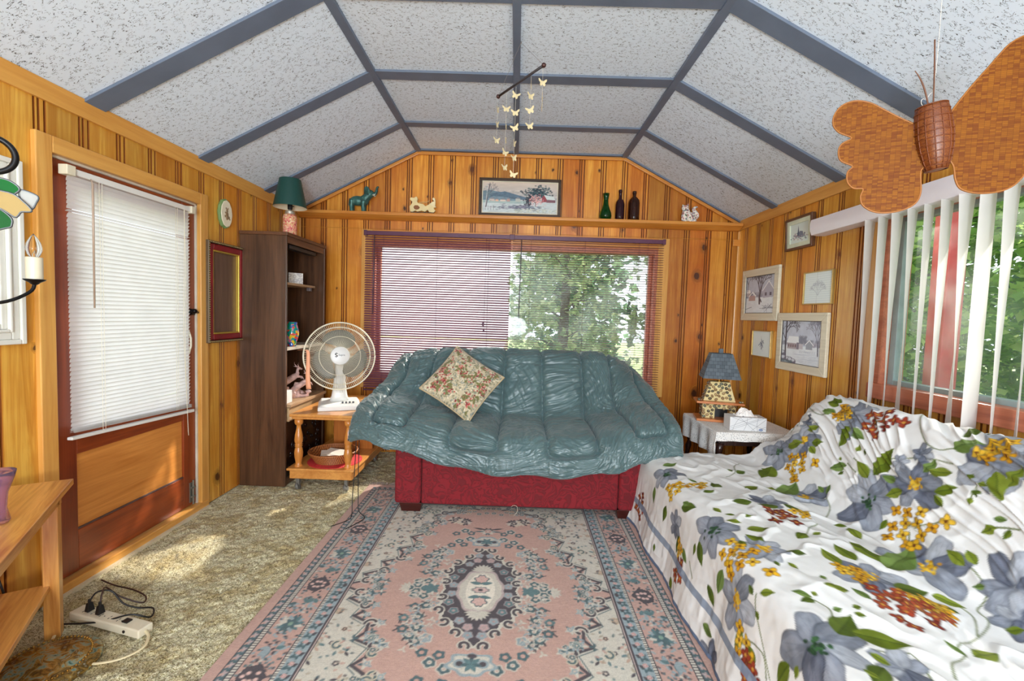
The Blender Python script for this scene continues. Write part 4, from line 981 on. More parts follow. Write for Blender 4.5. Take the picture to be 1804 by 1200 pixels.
def ribbon():
    t = Vector((-1.37, 3.54, TT)); mb = MB()
    pts = [(-1.645, 3.41, 1.035), (-1.60, 3.395, 1.04), (-1.565, 3.385, 1.03), (-1.562, 3.38, .94), (-1.565, 3.378, .84), (-1.56, 3.38, .745)]
    P = np.array([[(x, y, z), (x + w, y + .006, z - 0.0)] for (x, y, z), w in zip(catmull(pts, 20), np.linspace(.012, .036, 20))])
    o = grid_mesh('ribbon', P, plain('apricot_ribbon', (246, 172, 132), .5, var=.04), solid=.001); tag(o, 'apricot ribbon tied to the left side of the fan grille', 'ribbon')
ribbon()
# ------------------------------------------------------------------ wall shelf above the back window and what stands on it
SZ = 2.256
def wall_shelf():
    t = thing('wall_shelf', 'long honey pine shelf running across the whole back wall above the window', 'shelf', (0, YB, SZ - .06))
    mb = MB(); mb.box((XL + .024, -.115, .03), (XR - .024, -.002, .06)); mb.build('shelf_board', TRIMX, t, bevel=.006, seg=3)
    mb = MB(); prof = [(-.002, -.0), (-.03, .0), (-.05, .006), (-.06, .015), (-.085, .02), (-.1, .03), (-.002, .03)]
    mb.add([(x, y, z) for x in (XL + .024, XR - .024) for y, z in prof], [tuple(range(6, -1, -1)), tuple(range(7, 14))] + [(i, (i + 1) % 7, (i + 1) % 7 + 7, i + 7) for i in range(7)])
    mb.build('cove_moulding', TRIMX, t, auto=50)
wall_shelf()
def elephant():
    t = thing('elephant_figurine', 'blue green patinated elephant figurine with raised trunk at the left end of the wall shelf', 'figurine', (-1.455, 4.235, SZ), R(6))
    m = plain('verdigris_bronze', (62, 104, 98), .4, .35, var=.5, vscale=26)
    mb = MB(); mb.ball((-.035, 0, .1), (.072, .04, .045), 16); mb.ball((.02, 0, .105), (.045, .036, .05), 14)
    for x, y in ((-.085, .02), (-.085, -.02), (.02, .02), (.02, -.02)): mb.tube([(x, y, .1), (x - .003, y, .05), (x, y, .012), (x, y, 0)], [.026, .019, .018, .02], 12)
    mb.tube([(.03, 0, .12), (.06, 0, .155), (.075, 0, .175)], [.04, .036, .034], 12); mb.ball((.075, 0, .17), (.036, .03, .036), 14)
    mb.tube(catmull([(.09, 0, .17), (.118, 0, .17), (.132, 0, .2), (.135, 0, .225), (.15, 0, .24)], 14).tolist(), [.018 - .0008 * i for i in range(14)], 10)
    mb.tube([(-.105, 0, .12), (-.115, 0, .08), (-.113, 0, .05)], [.008, .005, .006], 6)
    fused(mb, 'body', m, t, .004, 4)
    for s in (-1, 1):
        mb = MB(); mb.ball((.05, s * .036, .185), (.032, .006, .042), 14, Euler((R(-14 * s), R(15), R(24 * s)))); mb.build('ear', m, t, smooth=True)
        mb = MB(); mb.tube([(.098, s * .014, .158), (.115, s * .018, .155), (.128, s * .018, .17)], [.006, .005, .0015], 8); mb.build('tusk', plain('ivory_tusk', (220, 214, 196), .3), t, smooth=True)
elephant()
def horse():
    t = thing('horse_carving', 'cream and brown carved wooden rocking horse on the wall shelf', 'figurine', (-.892, 4.235, SZ), rot=(0, 0, 0))
    m = Matrix.Rotation(R(90), 4, 'X')
    o = lambda L: [((x - 648) / 4.51 * .00527, (655 - y) / 4.51 * .00527) for x, y in L]
    body = o([(552, 640), (546, 600), (562, 580), (568, 565), (546, 545), (556, 530), (578, 534), (600, 522), (610, 540), (604, 560), (612, 574), (650, 578), (672, 596), (700, 580), (712, 568), (730, 572), (742, 590), (738, 615), (752, 628), (735, 645), (700, 640), (688, 622), (668, 640), (640, 632), (610, 640), (590, 632), (572, 644)])
    MB().prism(body, -.012, .012, m).build('horse', plain('cream_painted_wood', (236, 214, 158), .5, var=.12), t, bevel=.003)
    MB().prism(o([(705, 582), (722, 562), (740, 556), (724, 540), (730, 528), (745, 532), (750, 560), (748, 596), (758, 600), (745, 605), (728, 596)]), -.009, .014, m).build('tail', plain('cream_painted_tail', (240, 222, 176), .5, var=.1), t, bevel=.002)
    MB().prism(o([(578, 604), (590, 592), (612, 592), (628, 608), (618, 622), (598, 626), (584, 620)]), .0121, .017, m).build('saddle', plain('brown_saddle', (138, 84, 40), .5), t, bevel=.002)
    mb = MB(); mb.tube([(x, -.012, z) for x, z in o([(615, 572), (650, 566), (680, 566), (705, 552)])], .003, 6); mb.build('rein', plain('tan_rein', (206, 170, 110), .5), t)
    MB().box((-.108, -.02, 0), (.108, .02, .012)).build('base', plain('dark_base', (60, 44, 34), .5), t, bevel=.002)
horse()
def pic_frame(name, label, M4, W, H, D, fw, fmat, canvas, liner=None, lw=.006, group=None, cat='picture'):
    """framed picture in local XY centred on its middle, facing +Z; wall at z=0"""
    t = thing(name, label, cat, M4.translation, rot=M4.to_euler(), group=group)
    mb = MB()
    for a in (0, 1):
        for s in (-1, 1):
            w, h = (W / 2, H / 2)
            pts = [(-w, s * h), (w, s * h), (w - fw, s * (h - fw)), (-w + fw, s * (h - fw))] if a == 0 else [(s * w, -h), (s * w, h), (s * (w - fw), h - fw), (s * (w - fw), -h + fw)]
            if (a == 0 and s == 1) or (a == 1 and s == -1): pts = pts[::-1]
            mb.prism(pts, 0, D)
    mb.build('frame', fmat, t, bevel=min(.004, fw * .2))
    iw, ih = W - 2 * fw, H - 2 * fw
    if liner:
        mb = MB(); z0, z1 = D * .35, D * .75
        for x0, x1, y0, y1 in ((-iw / 2, -iw / 2 + lw, -ih / 2, ih / 2), (iw / 2 - lw, iw / 2, -ih / 2, ih / 2), (-iw / 2 + lw, iw / 2 - lw, -ih / 2, -ih / 2 + lw), (-iw / 2 + lw, iw / 2 - lw, ih / 2 - lw, ih / 2)): mb.box((x0, y0, z0), (x1, y1, z1))
        mb.build('liner', liner, t); iw -= 2 * lw; ih -= 2 * lw
    canvas.a = np.clip(canvas.a * 1.22, 0, .95)
    pm = vcol_mat('painted_picture_' + name, .45, spec=.4)
    canvas.plane('picture', pm, Matrix.Translation((-iw / 2, -ih / 2, D * .5)) @ Matrix.Diagonal((iw / canvas.w, ih / canvas.h, 1, 1)), t)
    MB().box((-W / 2 + .004, -H / 2 + .004, 0.001), (W / 2 - .004, H / 2 - .004, D * .45)).build('backing', plain('card_backing', (120, 96, 70), .8), t)
    return t
def scumble(cv, amp, sx, sy, seed, y0=0, y1=9):
    X, Y = np.meshgrid(cv.x, cv.y); n = smoothnoise(X * sx, Y * sy, seed, 3)[..., None]; m = ((Y >= y0) & (Y <= y1))[..., None]
    cv.a = np.where(m, np.clip(cv.a * (1 + amp * n), 0, 1), cv.a)
def valley_painting():
    cv = Canvas(.68, .27, .0022, (176, 178, 180)); g = random.Random(8)
    for k in range(40): cv.rect(0, .13 + k * .0035, .68, .14 + k * .0035, (170 + k, 166 + k // 2, 166), .35)
    scumble(cv, .12, 12, 60, 2, .13, .3)
    cv.poly([(0, .14), (.0, .19), (.06, .2), (.15, .185), (.23, .175), (.33, .15), (.36, .12), (0, .1)], (108, 128, 142))
    cv.poly([(.06, .16), (.12, .178), (.2, .19), (.3, .165), (.4, .14), (.4, .12), (.05, .11)], (86, 106, 124)); cv.poly([(0, .11), (.1, .145), (.2, .14), (.3, .12), (.3, .1), (0, .1)], (112, 134, 148))
    scumble(cv, .3, 40, 60, 5, .1, .2)
    cv.rect(0, 0, .68, .105, (186, 194, 196)); cv.rect(0, .085, .4, .108, (158, 176, 176)); scumble(cv, .18, 30, 90, 7, 0, .105)
    for x, y, w, h, c in ((.06, .1, .05, .02, (196, 180, 172)), (.115, .1, .03, .016, (214, 172, 148)), (.16, .1, .05, .015, (206, 190, 178)), (.22, .1, .03, .022, (176, 142, 136)), (.3, .1, .045, .026, (176, 178, 172))):
        cv.rect(x, y, x + w, y + h, c); cv.poly([(x - .004, y + h), (x + w / 2, y + h + .016), (x + w + .004, y + h)], (128, 130, 138))
    for k in range(240): cv.ell(.51 + g.gauss(0, .055), .185 + g.gauss(0, .026), g.uniform(.006, .014), g.uniform(.004, .009), 0, g.choice([(38, 58, 70), (52, 78, 88), (30, 44, 56), (78, 100, 104)]), .8)
    for k in range(120): cv.ell(.42 + g.gauss(0, .018), .11 + g.gauss(0, .03), g.uniform(.004, .01), .005, 0, g.choice([(34, 40, 54), (48, 60, 70), (60, 52, 66)]), .8)
    cv.poly([(.54, .105), (.545, .145), (.56, .165), (.575, .148), (.6, .105)], (142, 66, 74)); cv.poly([(.56, .168), (.585, .13), (.665, .122), (.65, .155)], (196, 204, 204)); cv.rect(.585, .1, .665, .124, (120, 84, 92))
    for k in range(200): cv.ell(.49 + g.gauss(0, .03), .115 + g.gauss(0, .022), .004, .003, 0, g.choice([(226, 160, 158), (236, 186, 176), (190, 120, 130)]), .8)
    cv.tree(.485, .06, .03, 1.6, .004, (44, 44, 54), 4, g, .6)
    for k in range(160): cv.ell(.33 + g.gauss(0, .1), .05 + g.gauss(0, .01), g.uniform(.01, .02), .0035, 0, g.choice([(84, 84, 108), (110, 120, 136), (60, 64, 84), (138, 132, 150)]), .7)
    for k in range(240): cv.ell(g.uniform(.3, .68), g.uniform(.0, .04), .008, .002, g.uniform(-.3, .3), g.choice([(206, 206, 190), (150, 160, 150), (176, 184, 176)]), .7)
    cv.line([(.03, .05), (.045, .14), (.06, .25)], .009, (92, 84, 94)); cv.line([(.024, .05), (.036, .16), (.04, .25)], .006, (188, 186, 186)); cv.tree(.05, .15, .045, 1.0, .004, (84, 78, 90), 4, g)
    for k in range(90): cv.ell(.05 + g.gauss(0, .03), .17 + g.gauss(0, .03), .005, .004, 0, (106, 126, 132), .6)
    for x in (.0, .025, .05, .075): cv.line([(x, .02), (x, .055)], .003, (84, 72, 96))
    cv.line([(0, .045), (.1, .04)], .003, (200, 200, 204)); cv.line([(.1, .02), (.1, .06)], .003, (50, 46, 60))
    M4 = Matrix.Translation((.0, 4.268, SZ + .177)) @ Matrix.Rotation(R(88), 4, 'X')
    pic_frame('landscape_painting', 'dark framed landscape painting with hills and a red barn, standing on the wall shelf', M4, .755, .35, .028, .028, wood('dark_brown_frame', (46, 32, 24), (78, 58, 44), 'x', 1.5, .35), cv, plain('cream_liner', (222, 212, 190), .5), .008)
valley_painting()
def shelf_glass():
    gg = glass_mat('emerald_glass', (0, 140, 50), .0, .9, 1.45); pg = glass_mat('amethyst_glass', (84, 38, 52), .0, .75, 1.45); ag = glass_mat('dark_amber_glass', (92, 46, 30), .0, .75, 1.45)
    for nm, lb, cat, x, prof, m in (
        ('glass_vase', 'bright green glass vase with a flared neck, on the wall shelf', 'vase', .79, [(.035, 0), (.048, .006), (.056, .03), (.052, .06), (.036, .1), (.024, .14), (.021, .18), (.026, .21), (.031, .236), (.028, .236), (.018, .18), (.02, .14), (.03, .1), (.045, .06), (.045, .02), (.02, .012)], gg),
        ('glass_bottle', 'slim purple brown glass bottle beside the green vase on the wall shelf', 'bottle', .92, [(.034, 0), (.04, .005), (.041, .03), (.041, .14), (.036, .165), (.018, .19), (.015, .21), (.015, .25), (.018, .252), (.018, .272), (.012, .272), (.012, .2), (.03, .16), (.036, .13), (.036, .02), (.01, .008)], pg),
        ('glass_bottle', 'broad dark amber glass bottle, right of the slim one on the wall shelf', 'bottle', 1.048, [(.046, 0), (.051, .005), (.051, .03), (.051, .155), (.046, .182), (.028, .205), (.0155, .215), (.0155, .238), (.019, .24), (.019, .262), (.012, .262), (.012, .21), (.04, .18), (.046, .15), (.046, .02), (.01, .008)], ag)):
        o = MB().lathe(prof, n=32).build(nm, m, smooth=True); o.location = (x, 4.235, SZ); tag(o, lb, cat, 'glass vase and bottles on the wall shelf')
shelf_glass()
def cat_fig():
    m = NT('patchwork_print'); vo = m.n('ShaderNodeTexVoronoi', Vector=m.coord(), Scale=95.); c = m.n('ShaderNodeSeparateColor', Color=vo.outputs['Color']).outputs[0]
    m.p(Base_Color=m.ramp(c, [(0, lin((236, 228, 218))), (.45, lin((196, 130, 130))), (.6, lin((120, 146, 170))), (.72, lin((236, 226, 212))), (.85, lin((150, 96, 100))), (.93, lin((110, 130, 100)))], 'CONSTANT'), Roughness=.7)
    t = thing('cat_figurine', 'sitting cat covered in tiny floral print at the right end of the wall shelf', 'figurine', (1.555, 4.235, SZ))
    mb = MB(); mb.ball((.0, 0, .045), (.068, .036, .05), 16); mb.ball((-.028, -.004, .075), (.04, .033, .05), 14); mb.ball((-.04, -.006, .125), (.033, .03, .028), 14)
    mb.tube([(-.055, -.004, .14), (-.066, -.004, .158)], [.014, .003], 8); mb.tube([(-.022, -.004, .142), (-.012, -.004, .17)], [.014, .003], 8); mb.tube([(-.055, -.01, .07), (-.06, -.02, .01)], [.02, .015], 10); mb.tube([(-.03, -.02, .07), (-.03, -.025, .01)], [.018, .015], 10)
    mb.tube(catmull([(.05, 0, .03), (.078, 0, .06), (.062, 0, .09), (.04, 0, .11), (.05, 0, .135), (.078, 0, .14)], 18).tolist(), [.016] * 12 + [.015, .013, .011, .009, .006, .004], 8)
    mb.box((-.06, -.03, 0), (.06, .03, .02)); fused(mb, 'body', m.m, t, .0035, 3)
cat_fig()

# ------------------------------------------------------------------ red love seat
def red_fabric():
    m = NT('crimson_embossed_fabric'); c = m.coord(scale=(1, 1, 1)); a = m.noise(c, 9, 1, .5, 2.2)
    s = m.math('SINE', m.math('MULTIPLY', a, 34.0)); k = m.sm(s, -.2, .5)
    m.p(Base_Color=m.mix(k, lin4((128, 7, 23)), lin4((106, 4, 17))), Roughness=.75, Sheen_Weight=.04); m.bump(k, .45, .006); return m.m
RED = red_fabric()
def loveseat():
    t = thing('loveseat', 'crimson embossed love seat with stubby dark feet, below the back window', 'sofa', (.06, 2.95, 0))
    x0, x1 = -.83, .835; D = .88
    for a, b, s in ((x0, x0 + .175, 1), (x1 - .175, x1, -1)):
        mb = MB(); mb.box((a, .0, .075), (b, D - .05, .60)); mb.build('arm', RED, t, bevel=.022, seg=4)
    MB().box((x0 + .178, .012, .075), (x1 - .178, .06, .385)).build('front_panel', RED, t, bevel=.01, seg=3)
    MB().box((x0 + .176, .0, .39), (x1 - .176, .66, .49)).build('seat_cushion', RED, t, bevel=.03, seg=4)
    MB().box((x0 + .176, .061, .09), (x1 - .176, .6, .388)).build('seat_frame', RED, t)
    mb = MB(); mb.add([(x0 + .02, .62, .09), (x1 - .02, .62, .09), (x1 - .02, .87, .09), (x0 + .02, .87, .09), (x0 + .02, .7, .94), (x1 - .02, .7, .94), (x1 - .02, .87, .94), (x0 + .02, .87, .94)],
        [(0, 3, 2, 1), (4, 5, 6, 7), (0, 1, 5, 4), (1, 2, 6, 5), (2, 3, 7, 6), (3, 0, 4, 7)]); mb.build('backrest', RED, t, bevel=.04, seg=4)
    ft = wood('dark_cherry_feet', (46, 14, 12), (74, 26, 20), 'x', 1.5, .3)
    for x, y in ((x0 + .03, .02), (x1 - .18, .02), (x0 + .03, D - .22), (x1 - .18, D - .22)):
        MB().add([(x + .012, y + .012, .013), (x + .138, y + .012, .013), (x + .138, y + .12, .013), (x + .012, y + .12, .013), (x, y, .076), (x + .15, y, .076), (x + .15, y + .13, .076), (x, y + .13, .076)],
            [(0, 3, 2, 1), (4, 5, 6, 7), (0, 1, 5, 4), (1, 2, 6, 5), (2, 3, 7, 6), (3, 0, 4, 7)]).build('foot', ft, t, bevel=.003)
    mb = MB(); mb.tube(catmull([(-.05, -.004, .08), (-.035, -.02, .1), (-.01, -.02, .09), (-.01, -.012, .05), (-.03, -.01, .03)], 16).tolist(), .0012, 5); mb.build('loose_thread', CREAM_PL, t)
loveseat()
def comforter():
    net = np.array([  # rows from behind the back down to the front hem; columns from left to right
      [(-.93,3.87,.70),(-.82,3.87,.72),(-.60,3.88,.74),(-.30,3.88,.75),(.05,3.88,.75),(.42,3.88,.75),(.68,3.88,.75),(.86,3.87,.74),(1.00,3.86,.70)],
      [(-.94,3.80,.93),(-.84,3.81,.97),(-.60,3.82,1.00),(-.28,3.82,1.015),(.05,3.82,1.015),(.42,3.82,1.015),(.70,3.82,1.01),(.88,3.80,.96),(1.03,3.78,.83)],
      [(-.96,3.68,.90),(-.84,3.67,.955),(-.60,3.68,.985),(-.28,3.68,1.00),(.05,3.68,1.00),(.42,3.68,1.00),(.70,3.68,.99),(.90,3.67,.93),(1.05,3.66,.80)],
      [(-1.00,3.50,.78),(-.84,3.52,.82),(-.62,3.54,.82),(-.30,3.56,.80),(.05,3.57,.80),(.42,3.56,.80),(.70,3.55,.82),(.90,3.53,.83),(1.08,3.50,.76)],
      [(-1.06,3.34,.70),(-.90,3.36,.715),(-.64,3.38,.65),(-.30,3.42,.59),(.05,3.43,.575),(.42,3.42,.58),(.70,3.40,.64),(.92,3.36,.72),(1.10,3.32,.70)],
      [(-1.08,3.18,.66),(-.90,3.16,.685),(-.64,3.16,.62),(-.30,3.18,.555),(.05,3.18,.545),(.42,3.18,.55),(.72,3.16,.60),(.94,3.14,.68),(1.11,3.12,.66)],
      [(-1.08,3.03,.60),(-.90,2.99,.62),(-.64,2.97,.585),(-.30,2.95,.53),(.05,2.94,.52),(.42,2.94,.525),(.72,2.95,.57),(.95,2.98,.62),(1.12,2.99,.60)],
      [(-1.07,2.96,.545),(-.89,2.90,.55),(-.62,2.885,.50),(-.30,2.875,.44),(.05,2.87,.42),(.42,2.87,.43),(.72,2.88,.47),(.95,2.92,.52),(1.12,2.94,.52)],
      [(-1.05,2.95,.515),(-.88,2.885,.50),(-.62,2.875,.435),(-.30,2.865,.355),(.05,2.86,.325),(.42,2.86,.335),(.72,2.87,.385),(.95,2.91,.445),(1.11,2.93,.455)],
    ], float)
    nu, nv = 420, 560
    P = catmull(net, nu); P = catmull(P.transpose(1, 0, 2), nv)            # (nv along x, nu down, 3)
    U, T = np.meshgrid(np.linspace(-1.03, 1.10, nv), np.linspace(0, 1, nu), indexing='ij'); L = 1.62; V = T * L
    # the tall rounded quilting boxes stand side by side; distance to the nearest stitch line
    d = np.full(U.shape, 9.)
    for c, w, vb in ((-.665, .118, 1.27), (-.19, .122, 1.36), (.285, .124, 1.38), (.78, .128, 1.29)):
        lean = (U - (c + (V - .9) * (.05 * (c - .05)))); qx = np.abs(lean) - (w - .06); qy = (V - vb) + .06
        o = np.hypot(np.maximum(qx, 0), np.maximum(qy, 0)) + np.minimum(np.maximum(qx, qy), 0) - .06
        d = np.minimum(d, np.abs(o))
    d = np.minimum(d, 9.); hem = np.minimum(L - V, np.minimum(U + 1.03, 1.10 - U)) + .004
    cross = np.minimum(np.abs(V - .86 - .02 * np.sin(U * 7)), np.abs(V - .45 - .015 * np.sin(U * 5 + 1)))
    topf = .55 + .45 * np.clip((V - .2) / .35, 0, 1); puff = .050 * topf * (1 - np.exp(-d / .017)) * (1 - np.exp(-hem / .03)) + .007 * (1 - np.exp(-cross / .012)) - .012
    ang = .9 * np.sin(U * 3.1 + 1); a = U * np.cos(ang) + V * np.sin(ang); b = -U * np.sin(ang) + V * np.cos(ang)
    r1 = 1 - np.abs(smoothnoise(b * 17 + 2 * smoothnoise(U * 5, V * 5, 2, 1), a * 4.2, 12, 2)); r1 = np.clip(r1 - .55, 0, 1)
    r2 = 1 - np.abs(smoothnoise(V * 30 + U * 6, U * 6 - V * 2, 17, 2)); r2 = np.clip(r2 - .6, 0, 1)
    near = np.exp(-d / .05)
    pn = np.floor((U + 1.03) / .24); a3 = .7 * np.sin(pn * 2.3 + 1) + .35 * smoothnoise(U * 3, V * 3, 71, 1); c3 = U * np.cos(a3) + V * np.sin(a3); e3 = -U * np.sin(a3) + V * np.cos(a3)
    r3 = np.clip(1 - np.abs(smoothnoise(e3 * 62 + smoothnoise(U * 9, V * 9, 73, 1), c3 * 11, 72, 2)) * 1.6, 0, 1) ** 1.5
    r4 = np.clip(1 - np.abs(smoothnoise(e3 * 24 - 4, c3 * 4.5, 75, 1)) * 2.2, 0, 1)
    ph = V * 52 + U * 20 * np.sin(U * 9) + 3.2 * smoothnoise(U * 9, V * 7, 61, 2); gather = np.clip(np.sin(ph), -.2, 1) * (.5 + .5 * smoothnoise(U * 8, V * 8, 62, 2))
    low = np.clip((V - 1.12) / .25, 0, 1); vf = np.sin(U * 46 + 3 * smoothnoise(U * 5, V * 4, 63, 2) - V * 14 * (U - .05)) * low
    disp = puff + .014 * r1 * (.5 + .6 * np.exp(-((V - .55) / .5) ** 2)) * (1 - .5 * near) + .0085 * gather * np.exp(-np.abs(d - .015) / .045) + .007 * vf + .008 * smoothnoise(U * 7, V * 7, 9, 2) + .006 * r2 + .0095 * r3 * (.4 + .6 * near) + .007 * r4
    N = normals(P); s = -1 if N[nv // 2, nu // 2, 2] < 0 else 1
    # ragged scalloped hem
    P[..., 2] += np.clip((V - 1.35) / .27, 0, 1) * .012 * np.sin(U * 21)
    Q = P + N * s * disp[..., None]
    # rolled edge: tuck the last rows back in
    m = NT('teal_satin_quilt'); n1 = m.noise(m.coord(), 5, 3); m.p(Base_Color=m.ramp(n1, [(.3, lin((66, 92, 94))), (.7, lin((84, 110, 111)))]), Roughness=.37, Sheen_Weight=.25)
    m.b.inputs['Specular IOR Level'].default_value = .75
    m.bump(m.noise(m.coord(scale=(1, 1.6, 1.6)), 38, 3, .55, .8), .22, .008)
    o = grid_mesh('comforter', Q, m.m, flip=(s < 0), solid=.016)
    tag(o, 'puffy dark teal quilted comforter spread over the crimson love seat', 'comforter')
comforter()
def cushion():
    n = 150; cv = Canvas(.44, .44, .003, (196, 182, 152)); g = random.Random(12)
    for k in range(900): cv.leaf(g.uniform(0, .44), g.uniform(0, .44), g.uniform(.012, .03), .0035, g.uniform(0, 6.3), g.choice([(122, 122, 96), (154, 146, 116), (224, 212, 184), (128, 138, 132), (104, 108, 84)]))
    for k in range(40):
        x, y = g.uniform(.02, .42), g.uniform(.02, .42)
        for q in range(g.randint(6, 14)): cv.ell(x + g.gauss(0, .018), y + g.gauss(0, .014), .0065, .0065, 0, g.choice([(150, 52, 52), (186, 96, 88), (128, 44, 50), (206, 140, 124)]))
        for q in range(3): cv.leaf(x + g.gauss(0, .015), y + g.gauss(0, .015), .035, .009, g.uniform(0, 6.3), (104, 104, 64), (134, 128, 82))
    for side in (0,):
        pass
    W = .44; u = np.linspace(-1, 1, cv.nx); U, V = np.meshgrid(u, u, indexing='ij')
    pin = 1 - .06 * (1 - np.abs(U) ** 2) * 0
    shape = (np.clip(1 - np.abs(U) ** 2.6, 0, 1) ** .5) * (np.clip(1 - np.abs(V) ** 2.6, 0, 1) ** .5)
    k = .93 + .07 * (np.abs(U * V) ** 1.0); X = U * W / 2 * (.94 + .06 * V * V); Y = V * W / 2 * (.94 + .06 * U * U)
    th = .075 * shape + .004 * smoothnoise(U * 5, V * 5, 3, 2) * shape
    t = thing('throw_pillow', 'tapestry cushion with red berries leaning on the teal comforter', 'cushion', (-.375, 3.30, .845), rot=(R(58), R(33), R(10)))
    t.rotation_euler = (Matrix.Rotation(R(6), 3, 'Z') @ Matrix.Rotation(R(56), 3, 'X') @ Matrix.Rotation(R(-36), 3, 'Z')).to_euler()
    m = vcol_mat('berry_tapestry', .9, .5, 420., .3)
    grid_mesh('pillow_front', np.stack([X, Y, th], -1), m, t, cv.a.transpose(1, 0, 2))
    mb = grid_mesh('pillow_back', np.stack([X, Y, -th * .9], -1)[::5, ::5], plain('taupe_backing', (176, 158, 130), .9), t, flip=True)
    mb = MB(); e = []
    for q in np.linspace(-1, 1, 30): e.append((q * W / 2, -W / 2 * (.94 + .06 * q * q), 0))
    for q in np.linspace(-1, 1, 30)[1:]: e.append((W / 2 * (.94 + .06 * q * q), q * W / 2, 0))
    for q in np.linspace(1, -1, 30)[1:]: e.append((q * W / 2, W / 2 * (.94 + .06 * q * q), 0))
    for q in np.linspace(1, -1, 30)[1:]: e.append((-W / 2 * (.94 + .06 * q * q), q * W / 2, 0))
    mb.tube(e, .0055, 6); mb.build('piping', plain('tan_piping', (190, 168, 130), .8), t, smooth=True)
cushion()
mb = MB(); mb.tube(catmull([(-1.02, 2.93, .50), (-1.025, 2.92, .3), (-1.03, 2.90, .12), (-1.02, 2.86, .02), (-1.04, 2.80, .012), (-1.10, 2.73, .012)], 30).tolist(), .0028, 6)
mb.tube(catmull([(-1.0, 2.93, .50), (-1.0, 2.92, .3), (-.995, 2.91, .14), (-.98, 2.88, .05), (-.935, 2.86, .016), (-.95, 2.80, .012), (-1.0, 2.70, .012)], 30).tolist(), .0028, 6)
o = mb.build('extension_lead', BLACK, smooth=True); tag(o, 'thin black lead hanging beside the left end of the love seat', 'cable')
# ------------------------------------------------------------------ the flowered throw: shape of the cloth over the long sofa
TH_RES = .0045
TH_S0, TH_S1 = .35, 3.42          # along the sofa (y); beyond TH_END the cloth hangs down the far end
TH_END = 2.96
PROF = np.array([(.800, .015), (.815, .10), (.835, .22), (.848, .34), (.868, .43), (.93, .468), (1.10, .478), (1.30, .470), (1.46, .455), (1.575, .462), (1.645, .56),
                 (1.70, .69), (1.75, .82), (1.80, .915), (1.865, .945), (1.93, .90), (1.965, .76), (1.975, .60)])
def throw_profile(n_hint=None):
    P = catmull(PROF, 600); L = np.concatenate([[0], np.cumsum(np.linalg.norm(np.diff(P, axis=0), axis=1))]); return P, L
def throw_surface(step=TH_RES):
    P, L = throw_profile(); s = np.arange(TH_S0, TH_S1, step); r = np.arange(0, L[-1], step)
    px = np.interp(r, L, P[:, 0]); pz = np.interp(r, L, P[:, 1]); S, Rr = np.meshgrid(s, r, indexing='ij')
    X = np.broadcast_to(px, S.shape).copy(); Z = np.broadcast_to(pz, S.shape).copy(); Y = S.copy()
    back = np.clip((X - 1.56) / .22, 0, 1); back = back * back * (3 - 2 * back)
    # the back's shoulder falls away towards the far end
    t = np.clip((S - 2.60) / .44, 0, 1); fall = t * t * (3 - 2 * t) * .40
    Z = Z - back * fall * np.clip((Z - .45) / .5, 0, 1)
    # soft sag of the seat, sitting hollow and slack
    seat = np.clip((X - .88) / .15, 0, 1) * (1 - back)
    Z += seat * (.022 * smoothnoise(S * 1.6, Rr * 1.8, 11, 2)) - seat * .03 * np.exp(-((S - 1.15) / .4) ** 2)
    # beyond the end the cloth hangs
    over = np.clip(S - TH_END, 0, None); e = np.clip(over / .06, 0, 1)
    Y = np.where(S > TH_END, TH_END + .05 * np.sin(e * np.pi / 2) + .02 * over + .015 * np.sin(Rr * 16) * np.clip(over / .3, 0, 1), S)
    drop = np.clip(over - .03, 0, None)
    front = np.clip((.50 - Z) / .45, 0, 1) * (X < .95)
    Z2 = Z - drop; Z2 = np.maximum(Z2, .012 + .004 * np.abs(smoothnoise(S * 20, Rr * 20, 4, 1)))
    X = X - front * np.clip(over / .2, 0, 1) * .075 * (1 - np.clip(Z2 / .4, 0, 1)) ; Y += front * np.clip(over / .2, 0, 1) * .03
    Z = np.where(S > TH_END, Z2, Z)
    Q = np.stack([X, Y, Z], -1)
    # folds: the front hangs in soft waves, the back is rucked with fine slanting wrinkles
    N = normals(Q); N *= np.where(N[..., 2:3].mean() < 0, -1, 1)
    hang = np.clip((.42 - Z) / .3, 0, 1) * (X < 1.2)
    d = hang * (.012 * np.sin(S * 13 + 1.2 * smoothnoise(S * 2, Rr, 3, 1)) + .006 * smoothnoise(S * 22, Rr * 3, 5, 2))
    a = S * .82 + Rr * .9; b = -S * .5 + Rr * 1.0
    rid = 1 - np.abs(smoothnoise(b * 26 + 1.5 * smoothnoise(S * 4, Rr * 4, 8, 1), a * 3.2, 21, 2)); rid = np.clip(rid - .62, 0, 1) ** 1.0
    topb = np.exp(-((Rr - (L[-1] - .52)) / .28) ** 2)
    d += (topb * .034 + back * .014) * rid * (1 - np.clip((S - 2.7) / .3, 0, 1) * .5)
    rid2 = 1 - np.abs(smoothnoise(Rr * 9 + S * 3, S * 6 - Rr * 4, 31, 2)); rid2 = np.clip(rid2 - .7, 0, 1)
    d += (seat * .032 + hang * .014) * rid2 + .0022 * smoothnoise(S * 18, Rr * 18, 41, 2) + (seat + back * .6) * .006 * smoothnoise(S * 5, Rr * 5, 51, 2)
    # the hanging end is gathered
    d += np.clip(over / .2, 0, 1) * .01 * np.sin(Rr * 24)
    return Q + N * d[..., None], s, r, L[-1]
